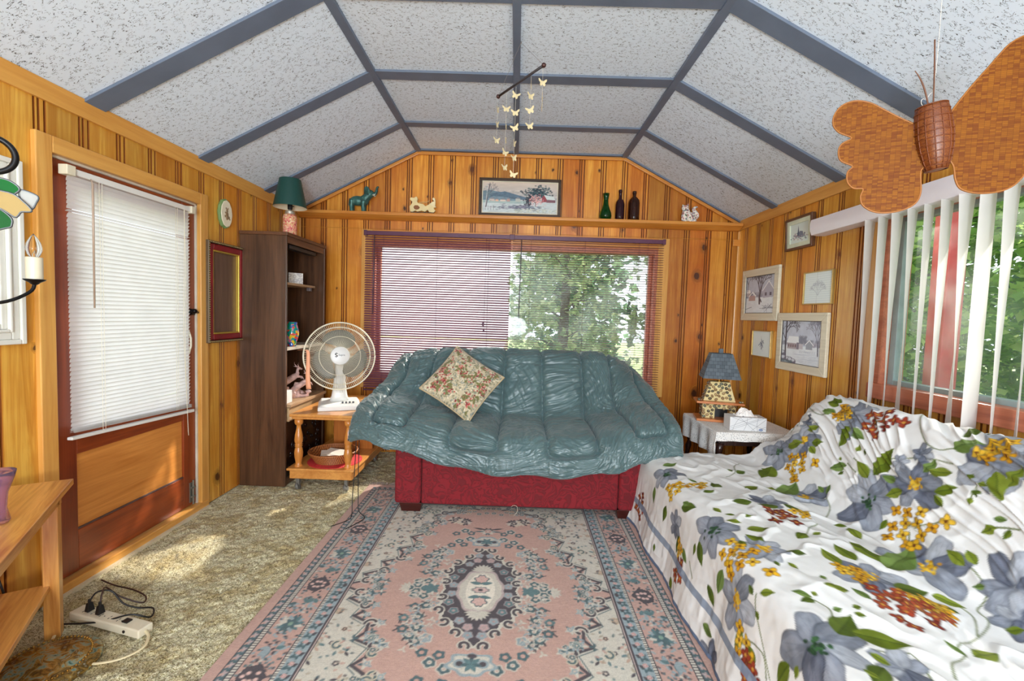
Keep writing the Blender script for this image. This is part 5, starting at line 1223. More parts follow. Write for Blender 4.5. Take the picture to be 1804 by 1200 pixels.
# ------------------------------------------------------------------ the flowered throw: printed pattern (s along the sofa, r up across it)
TH_FL = [((2.042,1.26),'g',0.155),((1.886,1.416),'y',0.125),((2.762,1.272),'g',0.16),((2.606,1.404),'y',0.12),((1.922,0.444),'g',0.135),((1.238,0.444),'g',0.155),((1.658,1.14),'y',0.155),((1.574,0.852),'y',0.12),((2.318,1.092),'y',0.12),((2.186,0.828),'n',0.09),((2.594,0.468),'g',0.11),((1.73,0.564),'y',0.1),((1.622,0.324),'y',0.13),((2.342,1.608),'n',0.12),((1.61,1.668),'n',0.15),((1.43,1.248),'n',0.12),((1.37,1.176),'n',0.08),((1.166,0.624),'n',0.08),((2.27,0.3),'n',0.08),((1.982,1.476),'n',0.04),((1.91,1.548),'n',0.05),((2.654,1.512),'n',0.05),((1.658,1.608),'n',0.13),((1.73,0.0),'n',0.09)]
TH_YC = [((2.57,1.248),0.085,9),((1.826,1.248),0.1,11),((1.73,0.444),0.09,10),((2.414,0.456),0.07,8),((2.426,1.62),0.05,6),((1.67,1.644),0.06,7),((2.078,0.924),0.045,5),((1.586,0.804),0.05,6),((1.454,0.936),0.06,7),((1.43,0.96),0.05,5),((2.162,0.216),0.045,4),((1.538,0.216),0.06,5),((2.426,0.588),0.05,5),((1.706,1.332),0.018,1),((1.766,1.188),0.02,1),((1.574,0.504),0.018,1),((1.718,0.396),0.018,1),((2.45,1.308),0.018,1),((2.51,1.164),0.018,1)]
TH_RC = [((2.198,1.62),0.085,10),((2.078,1.656),0.018,1),((1.454,0.84),0.075,8),((1.406,0.888),0.07,7),((1.346,0.78),0.03,2),((2.054,0.804),0.06,7),((1.958,0.828),0.02,1),((1.97,0.744),0.02,1),((2.126,0.132),0.06,7),((2.846,0.156),0.08,8),((1.478,0.168),0.05,5)]
TH_LV = [((2.354,1.56),(2.342,1.452)),((2.318,1.548),(2.234,1.524)),((2.486,1.668),(2.582,1.656)),((2.486,1.608),(2.558,1.596)),((2.654,1.14),(2.738,1.104)),((2.738,1.164),(2.582,1.02)),((2.714,1.332),(2.618,1.38)),((2.546,1.404),(2.474,1.428)),((2.546,1.38),(2.486,1.356)),((2.618,1.464),(2.558,1.5)),((2.102,1.356),(2.186,1.404)),((2.09,1.38),(2.042,1.512)),((1.982,1.068),(2.006,1.032)),((1.97,1.068),(1.886,1.056)),((1.922,1.368),(1.982,1.32)),((1.97,1.392),(2.03,1.392)),((1.874,1.476),(1.85,1.536)),((1.85,1.488),(1.778,1.512)),((1.79,1.416),(1.73,1.464)),((1.79,1.404),(1.742,1.38)),((1.922,1.224),(1.922,1.176)),((2.258,1.368),(2.33,1.32)),((2.258,1.332),(2.27,1.308)),((2.318,1.38),(2.306,1.392)),((2.222,1.452),(2.234,1.488)),((2.186,1.452),(2.186,1.476)),((1.814,1.608),(1.73,1.656)),((1.814,1.668),(1.79,1.752)),((1.634,1.572),(1.574,1.488)),((1.574,1.536),(1.562,1.608)),((1.55,1.392),(1.586,1.356)),((1.574,1.416),(1.538,1.428)),((1.514,1.404),(1.514,1.368)),((1.682,1.524),(1.706,1.524)),((1.658,1.512),(1.634,1.512)),((1.658,1.488),(1.646,1.464)),((1.658,1.452),(1.658,1.428)),((1.574,1.224),(1.646,1.236)),((1.55,1.248),(1.598,1.272)),((1.49,1.2),(1.514,1.176)),((1.67,0.876),(1.778,0.876)),((1.67,0.972),(1.802,0.96)),((1.634,0.96),(1.766,1.164)),((1.634,0.792),(1.73,0.792)),((1.478,0.708),(1.502,0.648)),((1.442,0.756),(1.49,0.732)),((1.526,0.9),(1.526,1.008)),((1.514,1.02),(1.466,1.08)),((1.49,0.924),(1.43,1.02)),((2.414,0.936),(2.402,0.996)),((2.33,0.972),(2.474,1.14)),((2.378,0.816),(2.426,0.9)),((2.63,0.864),(2.678,0.864)),((2.618,0.888),(2.654,0.948)),((2.15,0.732),(2.15,0.648)),((2.138,0.852),(2.126,0.756)),((2.294,1.188),(2.342,1.2)),((2.27,1.188),(2.282,1.236)),((2.162,0.888),(2.066,0.948)),((1.886,0.576),(1.886,0.66)),((1.778,0.588),(1.838,0.552)),((1.706,0.636),(1.694,0.696)),((1.634,0.6),(1.598,0.612)),((1.634,0.552),(1.61,0.552)),((1.874,0.816),(1.826,0.756)),((1.862,0.84),(1.874,0.876)),((1.97,0.528),(1.946,0.576)),((1.802,0.504),(1.754,0.504)),((1.982,0.36),(1.922,0.288)),((2.006,0.336),(2.006,0.288)),((1.754,0.36),(1.766,0.264)),((1.85,0.24),(1.79,0.192)),((1.538,0.396),(1.574,0.408)),((1.514,0.42),(1.478,0.456)),((1.502,0.36),(1.478,0.348)),((1.442,0.564),(1.466,0.516)),((1.466,0.576),(1.454,0.588)),((1.43,0.564),(1.418,0.516)),((1.562,0.672),(1.538,0.672)),((1.394,0.6),(1.394,0.624)),((1.37,0.648),(1.358,0.672)),((1.394,0.66),(1.394,0.684)),((1.274,0.528),(1.358,0.624)),((1.298,0.588),(1.25,0.708)),((1.31,0.324),(1.346,0.24)),((1.274,0.348),(1.274,0.312)),((1.214,0.576),(1.178,0.6)),((1.166,0.576),(1.106,0.504)),((1.118,0.528),(1.142,0.504)),((1.226,0.876),(1.25,0.96)),((1.226,0.852),(1.274,0.84)),((1.37,1.116),(1.346,1.152)),((2.63,0.36),(2.606,0.276)),((2.414,0.336),(2.426,0.252)),((2.198,0.276),(2.21,0.192)),((2.126,0.252),(2.066,0.216)),((2.462,0.096),(2.45,0.06)),((2.21,0.06),(2.174,0.012)),((1.826,0.084),(1.754,0.084)),((1.754,0.0),(1.718,0.0)),((1.55,0.252),(1.562,0.18)),((1.502,0.24),(1.454,0.192)),((2.234,0.408),(2.15,0.456)),((2.198,0.444),(2.246,0.432)),((2.474,0.6),(2.51,0.564)),((2.45,0.708),(2.378,0.648)),((2.102,0.528),(2.054,0.54)),((2.018,0.588),(2.03,0.552)),((1.994,0.624),(2.006,0.66)),((2.726,0.492),(2.75,0.576)),((2.318,0.624),(2.294,0.564))]
TH_VN = [[(2.666,1.644),(2.702,1.632),(2.618,1.572),(2.51,1.584)],[(2.054,1.728),(1.97,1.632),(1.922,1.596),(1.862,1.584),(1.814,1.608)],[(2.258,1.38),(2.222,1.368),(2.174,1.356)],[(2.222,1.416),(2.186,1.404),(2.162,1.38)],[(2.03,1.416),(2.042,1.464),(1.982,1.5),(1.874,1.536),(1.778,1.548)],[(1.67,1.56),(1.67,1.512),(1.658,1.452)],[(1.49,1.416),(1.526,1.404),(1.55,1.392)],[(1.574,1.224),(1.538,1.224),(1.478,1.188),(1.454,1.116),(1.394,1.092),(1.31,0.96),(1.262,0.864),(1.226,0.852),(1.19,0.78),(1.142,0.744)],[(1.478,1.068),(1.418,1.068),(1.334,0.996)],[(2.786,0.984),(2.726,0.924),(2.618,0.876),(2.57,0.804)],[(2.258,1.176),(2.174,1.128),(2.066,1.032)],[(1.826,0.78),(1.934,0.876),(1.97,0.936)],[(1.526,0.408),(1.502,0.36),(1.454,0.312),(1.382,0.216)],[(1.43,0.564),(1.394,0.588),(1.346,0.564)],[(1.802,1.248),(1.73,1.32)],[(1.814,1.224),(1.79,1.188)],[(1.226,0.588),(1.214,0.684),(1.166,0.684),(1.13,0.672)],[(1.514,0.252),(1.43,0.264),(1.394,0.204)],[(2.03,0.24),(1.97,0.192)],[(2.81,1.512),(2.726,1.512),(2.726,1.56)]]
def throw():
    Q, s, r, L = throw_surface(); W = s[-1] - s[0]; H = r[-1]
    cv = Canvas(W, H, TH_RES, (228, 228, 226)); g = random.Random(31); S0 = s[0]
    GREYS = [(118, 124, 136), (140, 146, 158), (98, 104, 120), (160, 165, 174)]
    def vine(pts, wd=.0045, c=(104, 116, 62)):
        p = catmull([(a - S0, b) for a, b in pts], max(12, len(pts) * 10)).tolist(); cv.line(p, wd, c, .9)
    for v in TH_VN: vine(v)
    def bloom(x, y, R_, kind, seed):
        q = random.Random(seed); a0 = q.uniform(0, 6.3)
        for k in range(6):
            a = a0 + k * 1.047 + q.uniform(-.18, .18); l = R_ * q.uniform(.78, 1.08); c = q.choice(GREYS); cx, cy = x + math.cos(a) * l * .55, y + math.sin(a) * l * .55
            wo, ph_ = .06, q.uniform(0, 6); cv.ell(cx, cy, l * .52, l * .345, a, tuple(v - 34 for v in c), .9, wo, 5, ph_); cv.ell(cx, cy, l * .52 - .006, l * .345 - .006, a, c, .92, wo, 5, ph_); cv.ell(cx + math.cos(a) * l * .12, cy, l * .34, l * .17, a + .15, tuple(min(255, v + 26) for v in c), .5, .1, 4, 1.)
            cv.ell(x + math.cos(a) * l * .3, y + math.sin(a) * l * .3, l * .22, l * .07, a, tuple(v - 26 for v in c), .5)
            for w_ in (-.3, 0, .3): cv.line([(x + math.cos(a) * l * .2, y + math.sin(a) * l * .2), (x + math.cos(a + w_ * .6) * l * .9, y + math.sin(a + w_ * .6) * l * .9)], .003, tuple(v - 30 for v in c), .35)
        if kind == 'g':
            for k in range(22): cv.ell(x + q.gauss(0, R_ * .11), y + q.gauss(0, R_ * .11), .0085, .006, q.uniform(0, 3), q.choice([(44, 78, 46), (64, 104, 62), (36, 62, 40)]))
        if kind == 'y':
            for k in range(26): cv.ell(x + q.gauss(0, R_ * .11), y + q.gauss(0, R_ * .11), .0075, .006, q.uniform(0, 3), q.choice([(210, 164, 28), (228, 190, 60), (176, 128, 24)]))
    for i, ((a, b), k, R_) in enumerate(TH_FL): bloom(a - S0, b, R_ * .98, k, 100 + i)
    for (a, b), (c, d) in TH_LV:
        l = math.hypot(c - a, d - b)
        if l > .35 or l < .012: continue
        ang = math.atan2(d - b, c - a); c1 = g.choice([(104, 120, 30), (124, 138, 44), (88, 106, 34), (112, 136, 70)])
        cv.leaf(a - S0, b, l * 1.12, min(.05, max(.011, l * .30)), ang, c1, tuple(max(0, v - 34) for v in c1)); cv.line([(a - S0, b), (c - S0, d)], .0035, (54, 72, 24), .7)
    def floret(x, y, z, c, ctr, seed):
        q = random.Random(seed); a0 = q.uniform(0, 6)
        for k in range(4):
            a = a0 + k * 1.57; cv.ell(x + math.cos(a) * z * .62, y + math.sin(a) * z * .62, z * .66, z * .5, a, tuple(int(v * .62) for v in c)); cv.ell(x + math.cos(a) * z * .62, y + math.sin(a) * z * .62, z * .52, z * .37, a, c)
        cv.ell(x, y, z * .28, z * .28, 0, ctr)
    for lst, cols, ctr in ((TH_YC, [(218, 168, 34), (228, 184, 56), (206, 150, 26)], (110, 60, 20)), (TH_RC, [(146, 56, 34), (158, 70, 42), (122, 42, 30)], (196, 140, 60))):
        for i, ((a, b), R_, n) in enumerate(lst):
            for k in range(n):
                ang = k * 2.4; rr = 0 if n == 1 else R_ * math.sqrt((k + .4) / n)
                x, y = a - S0 + rr * math.cos(ang), b + rr * math.sin(ang)
                if n > 1: cv.line([(a - S0, b), (x, y)], .002, (96, 104, 60), .7)
                floret(x, y, .0215 if n > 1 else .025, g.choice(cols), ctr, i * 40 + k)
    # watery variation inside the print, blue-grey band above the hem, dark edge
    X, Y = np.meshgrid(cv.x, cv.y); n = smoothnoise(X * 30, Y * 30, 3, 3)[..., None]; white = np.array(lin((228, 228, 226))); far = np.abs(cv.a - white).sum(-1, keepdims=True) > .05
    cv.a = np.where(far, np.clip(cv.a * (1 + .28 * n), 0, 1), cv.a)
    cv.rect(0, .135, W, .175, (122, 138, 160), .88); cv.rect(0, 0, W, .016, (96, 112, 138))
    m = NT('printed_cotton'); a = m.n('ShaderNodeAttribute', dict(attribute_name='pattern')).outputs['Color']; m.p(Base_Color=a, Roughness=.75); m.b.inputs['Specular IOR Level'].default_value = .25
    m.bump(m.noise(m.coord(), 60, 3, .6, .5), .10, .004)
    o = grid_mesh('floral_throw', Q, m.m, None, cv.a.transpose(1, 0, 2), flip=normals(Q)[200, 250, 2] < 0)
    tag(o, 'white bedspread printed with blue grey, yellow and red flowers, covering the long sofa', 'bedspread')
throw()
def long_sofa():
    t = thing('long_sofa', 'long sofa under the flowered bedspread, along the side window', 'sofa', (.9, .4, 0))
    m = plain('beige_upholstery', (196, 176, 140), .8)
    MB().box((.0, 0, .05), (.95, 2.46, .36)).build('seat_frame', m, t, bevel=.02)
    MB().box((.03, .02, .362), (.66, 2.44, .40)).build('seat_cushion', m, t, bevel=.01)
    mb = MB(); mb.add([(.80, .0, .37), (1.02, .0, .37), (1.02, 2.1, .37), (.80, 2.1, .37), (.95, .0, .86), (1.02, .0, .86), (1.02, 2.1, .86), (.95, 2.1, .86)], [(0, 3, 2, 1), (4, 5, 6, 7), (0, 1, 5, 4), (1, 2, 6, 5), (2, 3, 7, 6), (3, 0, 4, 7)]); mb.build('backrest', m, t, bevel=.01)
    for x in (.03, .85):
        for y in (.05, 2.36): MB().box((x, y, -.0), (x + .06, y + .06, .05)).build('foot', BLACK, t)
long_sofa()
# ------------------------------------------------------------------ pictures on the right wall
def snow_scene(w, h, kind):
    cv = Canvas(w, h, .0022, (186, 192, 204)); g = random.Random(kind)
    scumble(cv, .12, 30, 30, 2)
    cv.rect(0, 0, w, h * .42, (216, 222, 226)); scumble(cv, .08, 20, 60, 6, 0, h * .42)
    for k in range(130): cv.ell(g.uniform(0, w), h * (.44 + g.uniform(0, .12)), g.uniform(.006, .016), .01, 0, g.choice([(132, 136, 152), (150, 152, 166), (110, 116, 130), (164, 160, 172)]), .6)
    if kind == 1:
        cv.rect(w * .0, h * .46, w * .14, h * .6, (178, 170, 172)); cv.poly([(0, h * .56), (.0, h * .66), (w * .14, h * .64), (w * .16, h * .55)], (226, 228, 230))
        cv.rect(w * .10, h * .34, w * .34, h * .48, (176, 150, 146)); cv.poly([(w * .08, h * .46), (w * .24, h * .6), (w * .38, h * .47), (w * .34, h * .45), (w * .22, h * .55), (w * .1, h * .44)], (226, 228, 232))
        cv.poly([(w * .62, h * .40), (w * .62, h * .6), (w * .8, h * .82), (w * .99, h * .6), (w * .99, h * .42)], (172, 172, 184)); cv.line([(w * .6, h * .6), (w * .8, h * .84), (w, h * .58)], .008, (228, 230, 234))
        cv.rect(w * .68, h * .46, w * .74, h * .54, (98, 92, 104)); cv.rect(w * .84, h * .46, w * .9, h * .54, (98, 92, 104))
        cv.line([(w * .5, h * .26), (w * .49, h * .42), (w * .52, h * .6)], .024, (86, 78, 84)); cv.line([(w * .56, h * .3), (w * .5, h * .4)], .014, (86, 78, 84))
        for a, x in ((1.2, .52), (1.9, .5), (1.55, .52)): cv.tree(w * x, h * .55, .07, a, .012, (82, 74, 82), 6, g, .5)
        for k in range(16): cv.line([(g.uniform(w * .5, w), g.uniform(0, h * .2)), (g.uniform(w * .6, w), g.uniform(h * .1, h * .25))], .004, (106, 112, 128), .7)
        cv.line([(0, h * .1), (w * .22, h * .16)], .005, (120, 128, 140)); cv.tree(w * .04, h * .6, .06, 1.5, .008, (60, 56, 66), 4, g)
    else:
        for k in range(60): cv.line([(w * (.42 + g.uniform(0, .24)), h * .5), (w * (.44 + g.uniform(0, .24)), h * g.uniform(.6, .68))], .005, (124, 128, 142), .6)
        cv.rect(w * .14, h * .34, w * .4, h * .5, (168, 160, 164)); cv.poly([(w * .12, h * .48), (w * .18, h * .64), (w * .44, h * .64), (w * .46, h * .48)], (222, 226, 230)); cv.rect(w * .4, h * .34, w * .46, h * .5, (128, 122, 134))
        for q in range(4): cv.rect(w * (.17 + q * .06), h * .38, w * (.2 + q * .06), h * .45, (116, 96, 100))
        cv.rect(w * .46, h * .35, w * .56, h * .47, (190, 186, 190)); cv.poly([(w * .64, h * .36), (w * .64, h * .46), (w * .72, h * .55), (w * .8, h * .46), (w * .8, h * .36)], (150, 156, 166)); cv.line([(w * .62, h * .46), (w * .72, h * .57), (w * .82, h * .46)], .007, (228, 232, 236))
        cv.line([(w * .1, h * .12), (w * .09, h * .4), (w * .1, h * .98)], .018, (74, 70, 80)); cv.tree(w * .1, h * .7, .06, .9, .009, (80, 74, 84), 5, g, .6); cv.tree(w * .09, h * .82, .06, .7, .008, (80, 74, 84), 5, g, .6); cv.tree(w * .09, h * .55, .05, 2.2, .008, (80, 74, 84), 4, g, .6)
        cv.line([(w * .93, h * .24), (w * .92, h * .5)], .012, (100, 98, 110))
        for a in (1.2, 1.57, 1.95): cv.tree(w * .92, h * .48, .06, a, .006, (110, 108, 122), 5, g, .45)
        for x, y, r in ((.16, .08, .03), (.24, .06, .035), (.33, .04, .03), (.04, .1, .04), (.03, .22, .03)): cv.ell(w * x, h * y, r, r * .7, 0, (112, 108, 122)); cv.ell(w * x - .004, h * y + .008, r * .6, r * .35, 0, (198, 202, 210))
        cv.rect(0, 0, w * .3, h * .05, (88, 116, 120), .6)
        for k in range(8): cv.line([(w * (.5 + k * .05), h * .27), (w * (.5 + k * .05), h * .31)], .003, (150, 152, 164))
        for k in range(60): cv.line([(g.uniform(w * .3, w), y := g.uniform(0, h * .3)), (g.uniform(w * .3, w), y + .01)], .002, (176, 184, 196), .5)
    return cv
def sketch(w, h, lined):
    cv = Canvas(w, h, .002, (214, 224, 222)); g = random.Random(9 + lined)
    if lined:
        for k in range(13): cv.line([(0, h * (.08 + k * .07)), (w, h * (.085 + k * .07))], .0022, (184, 196, 198), .8)
        cv.line([(w * .46, 0), (w * .46, h)], .002, (150, 164, 168), .8)
        for a in (.9, 1.3, 1.7, 2.3): cv.tree(w * .5, h * .25, .035, a, .002, (150, 156, 166), 4, g, .4, .8)
    else:
        for k in range(16): cv.leaf(w * .5 + g.gauss(0, .012), h * .5 + g.gauss(0, .02), .03, .006, g.uniform(0, 6.3), (132, 146, 160), (108, 120, 138), .7)
        cv.line([(w * .45, h * .8), (w * .5, h * .5), (w * .56, h * .2)], .002, (120, 130, 146), .8)
        for k in range(8): cv.ell(w * .5 + g.gauss(0, .012), h * .5 + g.gauss(0, .015), .004, .004, 0, (84, 92, 112), .7)
    return cv
def on_right(y, z, tilt=0): return Matrix.Translation((XR - .001, y, z)) @ frame_at((0, 0, 0), (0, -1, 0), (0, 0, 1)) @ Matrix.Rotation(R(tilt), 4, 'X')
whitewash = wood('whitewashed_frame', (206, 196, 170), (232, 224, 200), 'x', 1.2, .5)
goldf = plain('thin_gold_frame', (190, 160, 96), .3, .6)
pic_frame('framed_print', 'white framed snowy village print nearest the back corner, above the small flower sketch', on_right(3.86, 1.595, .5), .57, .44, .024, .062, whitewash, snow_scene(.44, .31, 1), plain('dark_inner_edge', (90, 84, 84), .5), .004, group='framed pictures on the right wall')
pic_frame('framed_print', 'largest white framed winter farm print, lowest on the right wall', on_right(3.27, 1.222, .5), .565, .43, .024, .058, whitewash, snow_scene(.44, .31, 2), plain('dark_inner_edge_b', (90, 84, 84), .5), .004, group='framed pictures on the right wall')
pic_frame('framed_sketch', 'thin gold framed pale plant sketch on lined paper, above the winter farm print', on_right(3.125, 1.607, .5), .30, .228, .02, .008, goldf, sketch(.28, .21, 1), group='framed pictures on the right wall')
pic_frame('framed_sketch', 'small thin gold framed pale flower sketch, lowest near the corner', on_right(3.785, 1.183, .5), .29, .222, .02, .008, goldf, sketch(.27, .2, 0), group='framed pictures on the right wall')
def church():
    w, h = .26, .17; cv = Canvas(w, h, .0018, (206, 218, 214)); g = random.Random(3)
    for k in range(70): cv.ell(w * .5 + g.gauss(0, .045), h * .35 + g.gauss(0, .014), .009, .006, 0, g.choice([(120, 132, 148), (92, 100, 120), (150, 140, 150), (176, 150, 156)]), .8)
    cv.poly([(w * .36, h * .35), (w * .4, h * .62), (w * .43, h * .9), (w * .46, h * .62), (w * .5, h * .35)], (76, 88, 108)); cv.poly([(w * .44, h * .35), (w * .5, h * .6), (w * .66, h * .55), (w * .7, h * .35)], (112, 120, 138))
    return cv
pic_frame('framed_print', 'brown framed church print high on the right wall, partly behind the blind valance', on_right(3.36, 2.02, 3), .315, .235, .032, .018, wood('walnut_frame', (72, 44, 28), (108, 72, 48), 'x', 1.5, .35), church(), plain('mint_mat', (214, 220, 196), .6), .03, group='framed pictures on the right wall')

# ------------------------------------------------------------------ vertical blind on the side window
def vertical_blind():
    t = thing('vertical_blind', 'white vertical blind with narrow open vanes over the side window', 'blind', (1.985, 1.7, 0))
    y0, y1 = -1.3, 1.4
    prof = [(.07, 1.95), (.02, 1.948), (-.022, 1.952), (-.034, 1.985), (-.036, 2.02), (-.03, 2.052), (.0, 2.062), (.07, 2.06)]
    mb = MB(); n = len(prof); mb.add([(x, y, z) for y in (y0, y1) for x, z in prof], [tuple(range(n)), tuple(range(2 * n - 1, n - 1, -1))] + [(i, i + n, (i + 1) % n + n, (i + 1) % n) for i in range(n)])
    mb.build('valance', plain('white_vinyl_valance', (232, 226, 232), .35, var=.02), t, auto=50)
    V = translucent('white_vane', (240, 236, 232), .3, .45); rnd = random.Random(4); k = 0; y = .92
    while y > y0 + .1:
        top = R(rnd.uniform(66, 84)); bot = R(38 + 12 * math.sin(k * 1.7) if k != 7 else 78)
        vs = []; nz, nw = 14, 4
        for i in range(nz + 1):
            f = i / nz; z = 1.952 - f * (1.952 - .90); a = top + (bot - top) * (f ** .8)
            for j in range(nw + 1):
                d = (j / nw - .5) * .088; b = .006 * (1 - (2 * j / nw - 1) ** 2)
                vs.append((d * math.sin(a) + b * math.cos(a), y + d * math.cos(a) - b * math.sin(a), z))
        fs = [(i * (nw + 1) + j, i * (nw + 1) + j + 1, (i + 1) * (nw + 1) + j + 1, (i + 1) * (nw + 1) + j) for i in range(nz) for j in range(nw)]
        MB().add(vs, fs).build('vane', V, t, smooth=True); y -= .0925; k += 1
vertical_blind()

# ------------------------------------------------------------------ lace table, stone lamp, tissues
TZ = .585
def lamp_table():
    t = thing('side_table', 'dark turned-leg side table under a white lace cloth, in the right corner', 'table', (1.43, 3.13, 0)); W, L = .56, .60
    dk = wood('ebony_stained_wood', (28, 16, 14), (58, 34, 28), 'z', 1.5, .25, 0, .4)
    MB().box((0, 0, TZ - .03), (W, L, TZ - .008)).build('table_top', dk, t, bevel=.003)
    mb = MB(); mb.box((.04, .03, TZ - .1), (W - .04, .05, TZ - .03)); mb.box((.04, L - .05, TZ - .1), (W - .04, L - .03, TZ - .03)); mb.box((.03, .04, TZ - .1), (.05, L - .04, TZ - .03)); mb.box((W - .05, .04, TZ - .1), (W - .03, L - .04, TZ - .03)); mb.build('apron', dk, t, bevel=.002)
    prof = [(.014, 0), (.016, .05), (.012, .1), (.022, .13), (.024, .16), (.014, .18), (.02, .2), (.012, .22), (.018, .3), (.024, .34), (.014, .38), (.022, .4), (.024, .46), (.024, .5)]
    for x, y in ((.04, .04), (W - .04, .04), (.04, L - .04), (W - .04, L - .04)):
        m = Matrix.Translation((x, y, 0)) @ Matrix.Shear('XY', 4, (0, 0)); sx = -.06 if x < .2 else .0
        mm = Matrix.Identity(4); mm[0][2] = -sx / .5 * 1; mm.translation = Vector((x + sx, y, 0)); MB().lathe(prof, n=18, m=mm).build('leg', dk, t, smooth=True)
lamp_table()
def lace():
    x0, x1, y0, y1 = 1.42, 1.985, 3.125, 3.735; st = .006
    ov = dict(l=.115, f=.075); s = np.arange(x0 - .17, x1 + .02, st); r = np.arange(y0 - .06, y1 + .01, st); S, T = np.meshgrid(s, r, indexing='ij')
    ol = np.clip(x0 - S, 0, None); of = np.clip(y0 - T, 0, None)
    X = np.maximum(S, x0); Y = np.maximum(T, y0)
    both = np.minimum(ol, of)
    ro = .012; hl = np.hypot(ol, of) ; drop = np.maximum(ol, of) + .35 * both
    X -= ro * (1 - np.exp(-ol / .02)) + both * .25 + .012 * np.sin(T * 38) * np.clip(ol / .1, 0, 1) * (1 - .5 * np.clip(of / .05, 0, 1)); Y -= ro * (1 - np.exp(-of / .02)) + both * .2 + .010 * np.sin(S * 40) * np.clip(of / .1, 0, 1) * (ol < .01)
    Z = TZ + .004 - drop
    lim = np.where(of > .0, 1, 1); P = np.stack([X, Y, Z], -1)
    m = NT('white_lace'); uv = m.n('ShaderNodeAttribute', dict(attribute_name='pattern')).outputs['Color']; sp = m.n('ShaderNodeSeparateColor', Color=uv)
    u = m.math('MULTIPLY', sp.outputs[0], 1.0); v = sp.outputs[1]; edge = sp.outputs[2]
    vec = m.n('ShaderNodeCombineXYZ', X=u, Y=v, Z=0.0).outputs[0]
    vo = m.n('ShaderNodeTexVoronoi', dict(voronoi_dimensions='2D'), Vector=vec, Scale=95.)
    fl = m.n('ShaderNodeTexVoronoi', dict(voronoi_dimensions='2D'), Vector=vec, Scale=13.)
    hole = m.math('MULTIPLY', m.math('SUBTRACT', 1.0, m.sm(vo.outputs['Distance'], .2, .3)), m.sm(fl.outputs['Distance'], .2, .34))
    m.p(Base_Color=lin4((238, 234, 228)), Roughness=.85, Alpha=m.math('SUBTRACT', 1.0, m.math('MULTIPLY', m.math('MULTIPLY', hole, edge), .5)))
    m.bump(vo.outputs['Distance'], .4, .002)
    hang = np.clip((np.maximum(ol, of) + .02) / .03, 0.0, 1)
    col = np.stack([S - x0 + .5, T - y0 + .5, hang], -1)
    o = grid_mesh('lace_tablecloth', P, m.m, None, col)
    tag(o, 'white lace cloth hanging over the front left corner of the corner table', 'tablecloth')
    # scalloped crochet edge along both hanging sides
    return o
lace()
def stones(mb, rect_pts, n, seed, r=.017):
    """cobbles over a quadrilateral given by four corner points"""
    g = random.Random(seed); A, B, C_, D_ = [Vector(p) for p in rect_pts]; nrm = (B - A).cross(D_ - A).normalized(); pl = []
    n *= 3
    for k in range(1500):
        u, v = g.uniform(.06, .94), g.uniform(.06, .94); p = (A * (1 - u) + B * u) * (1 - v) + (D_ * (1 - u) + C_ * u) * v
        if all((p - q).length > r * 1.42 for q in pl): pl.append(p)
        if len(pl) >= n: break
    for p in pl:
        e = (B - A).normalized(); m = Matrix((e, nrm.cross(e), nrm)).transposed().to_4x4(); m.translation = p
        mb.lathe([(max(1e-4, math.sin(math.pi * i / 6)) * 1., -math.cos(math.pi * i / 6)) for i in range(7)], n=9, m=m @ Matrix.Rotation(g.uniform(0, 3), 4, 'Z') @ Matrix.Diagonal((r * g.uniform(.72, .86), r * g.uniform(.58, .72), .007, 1)))
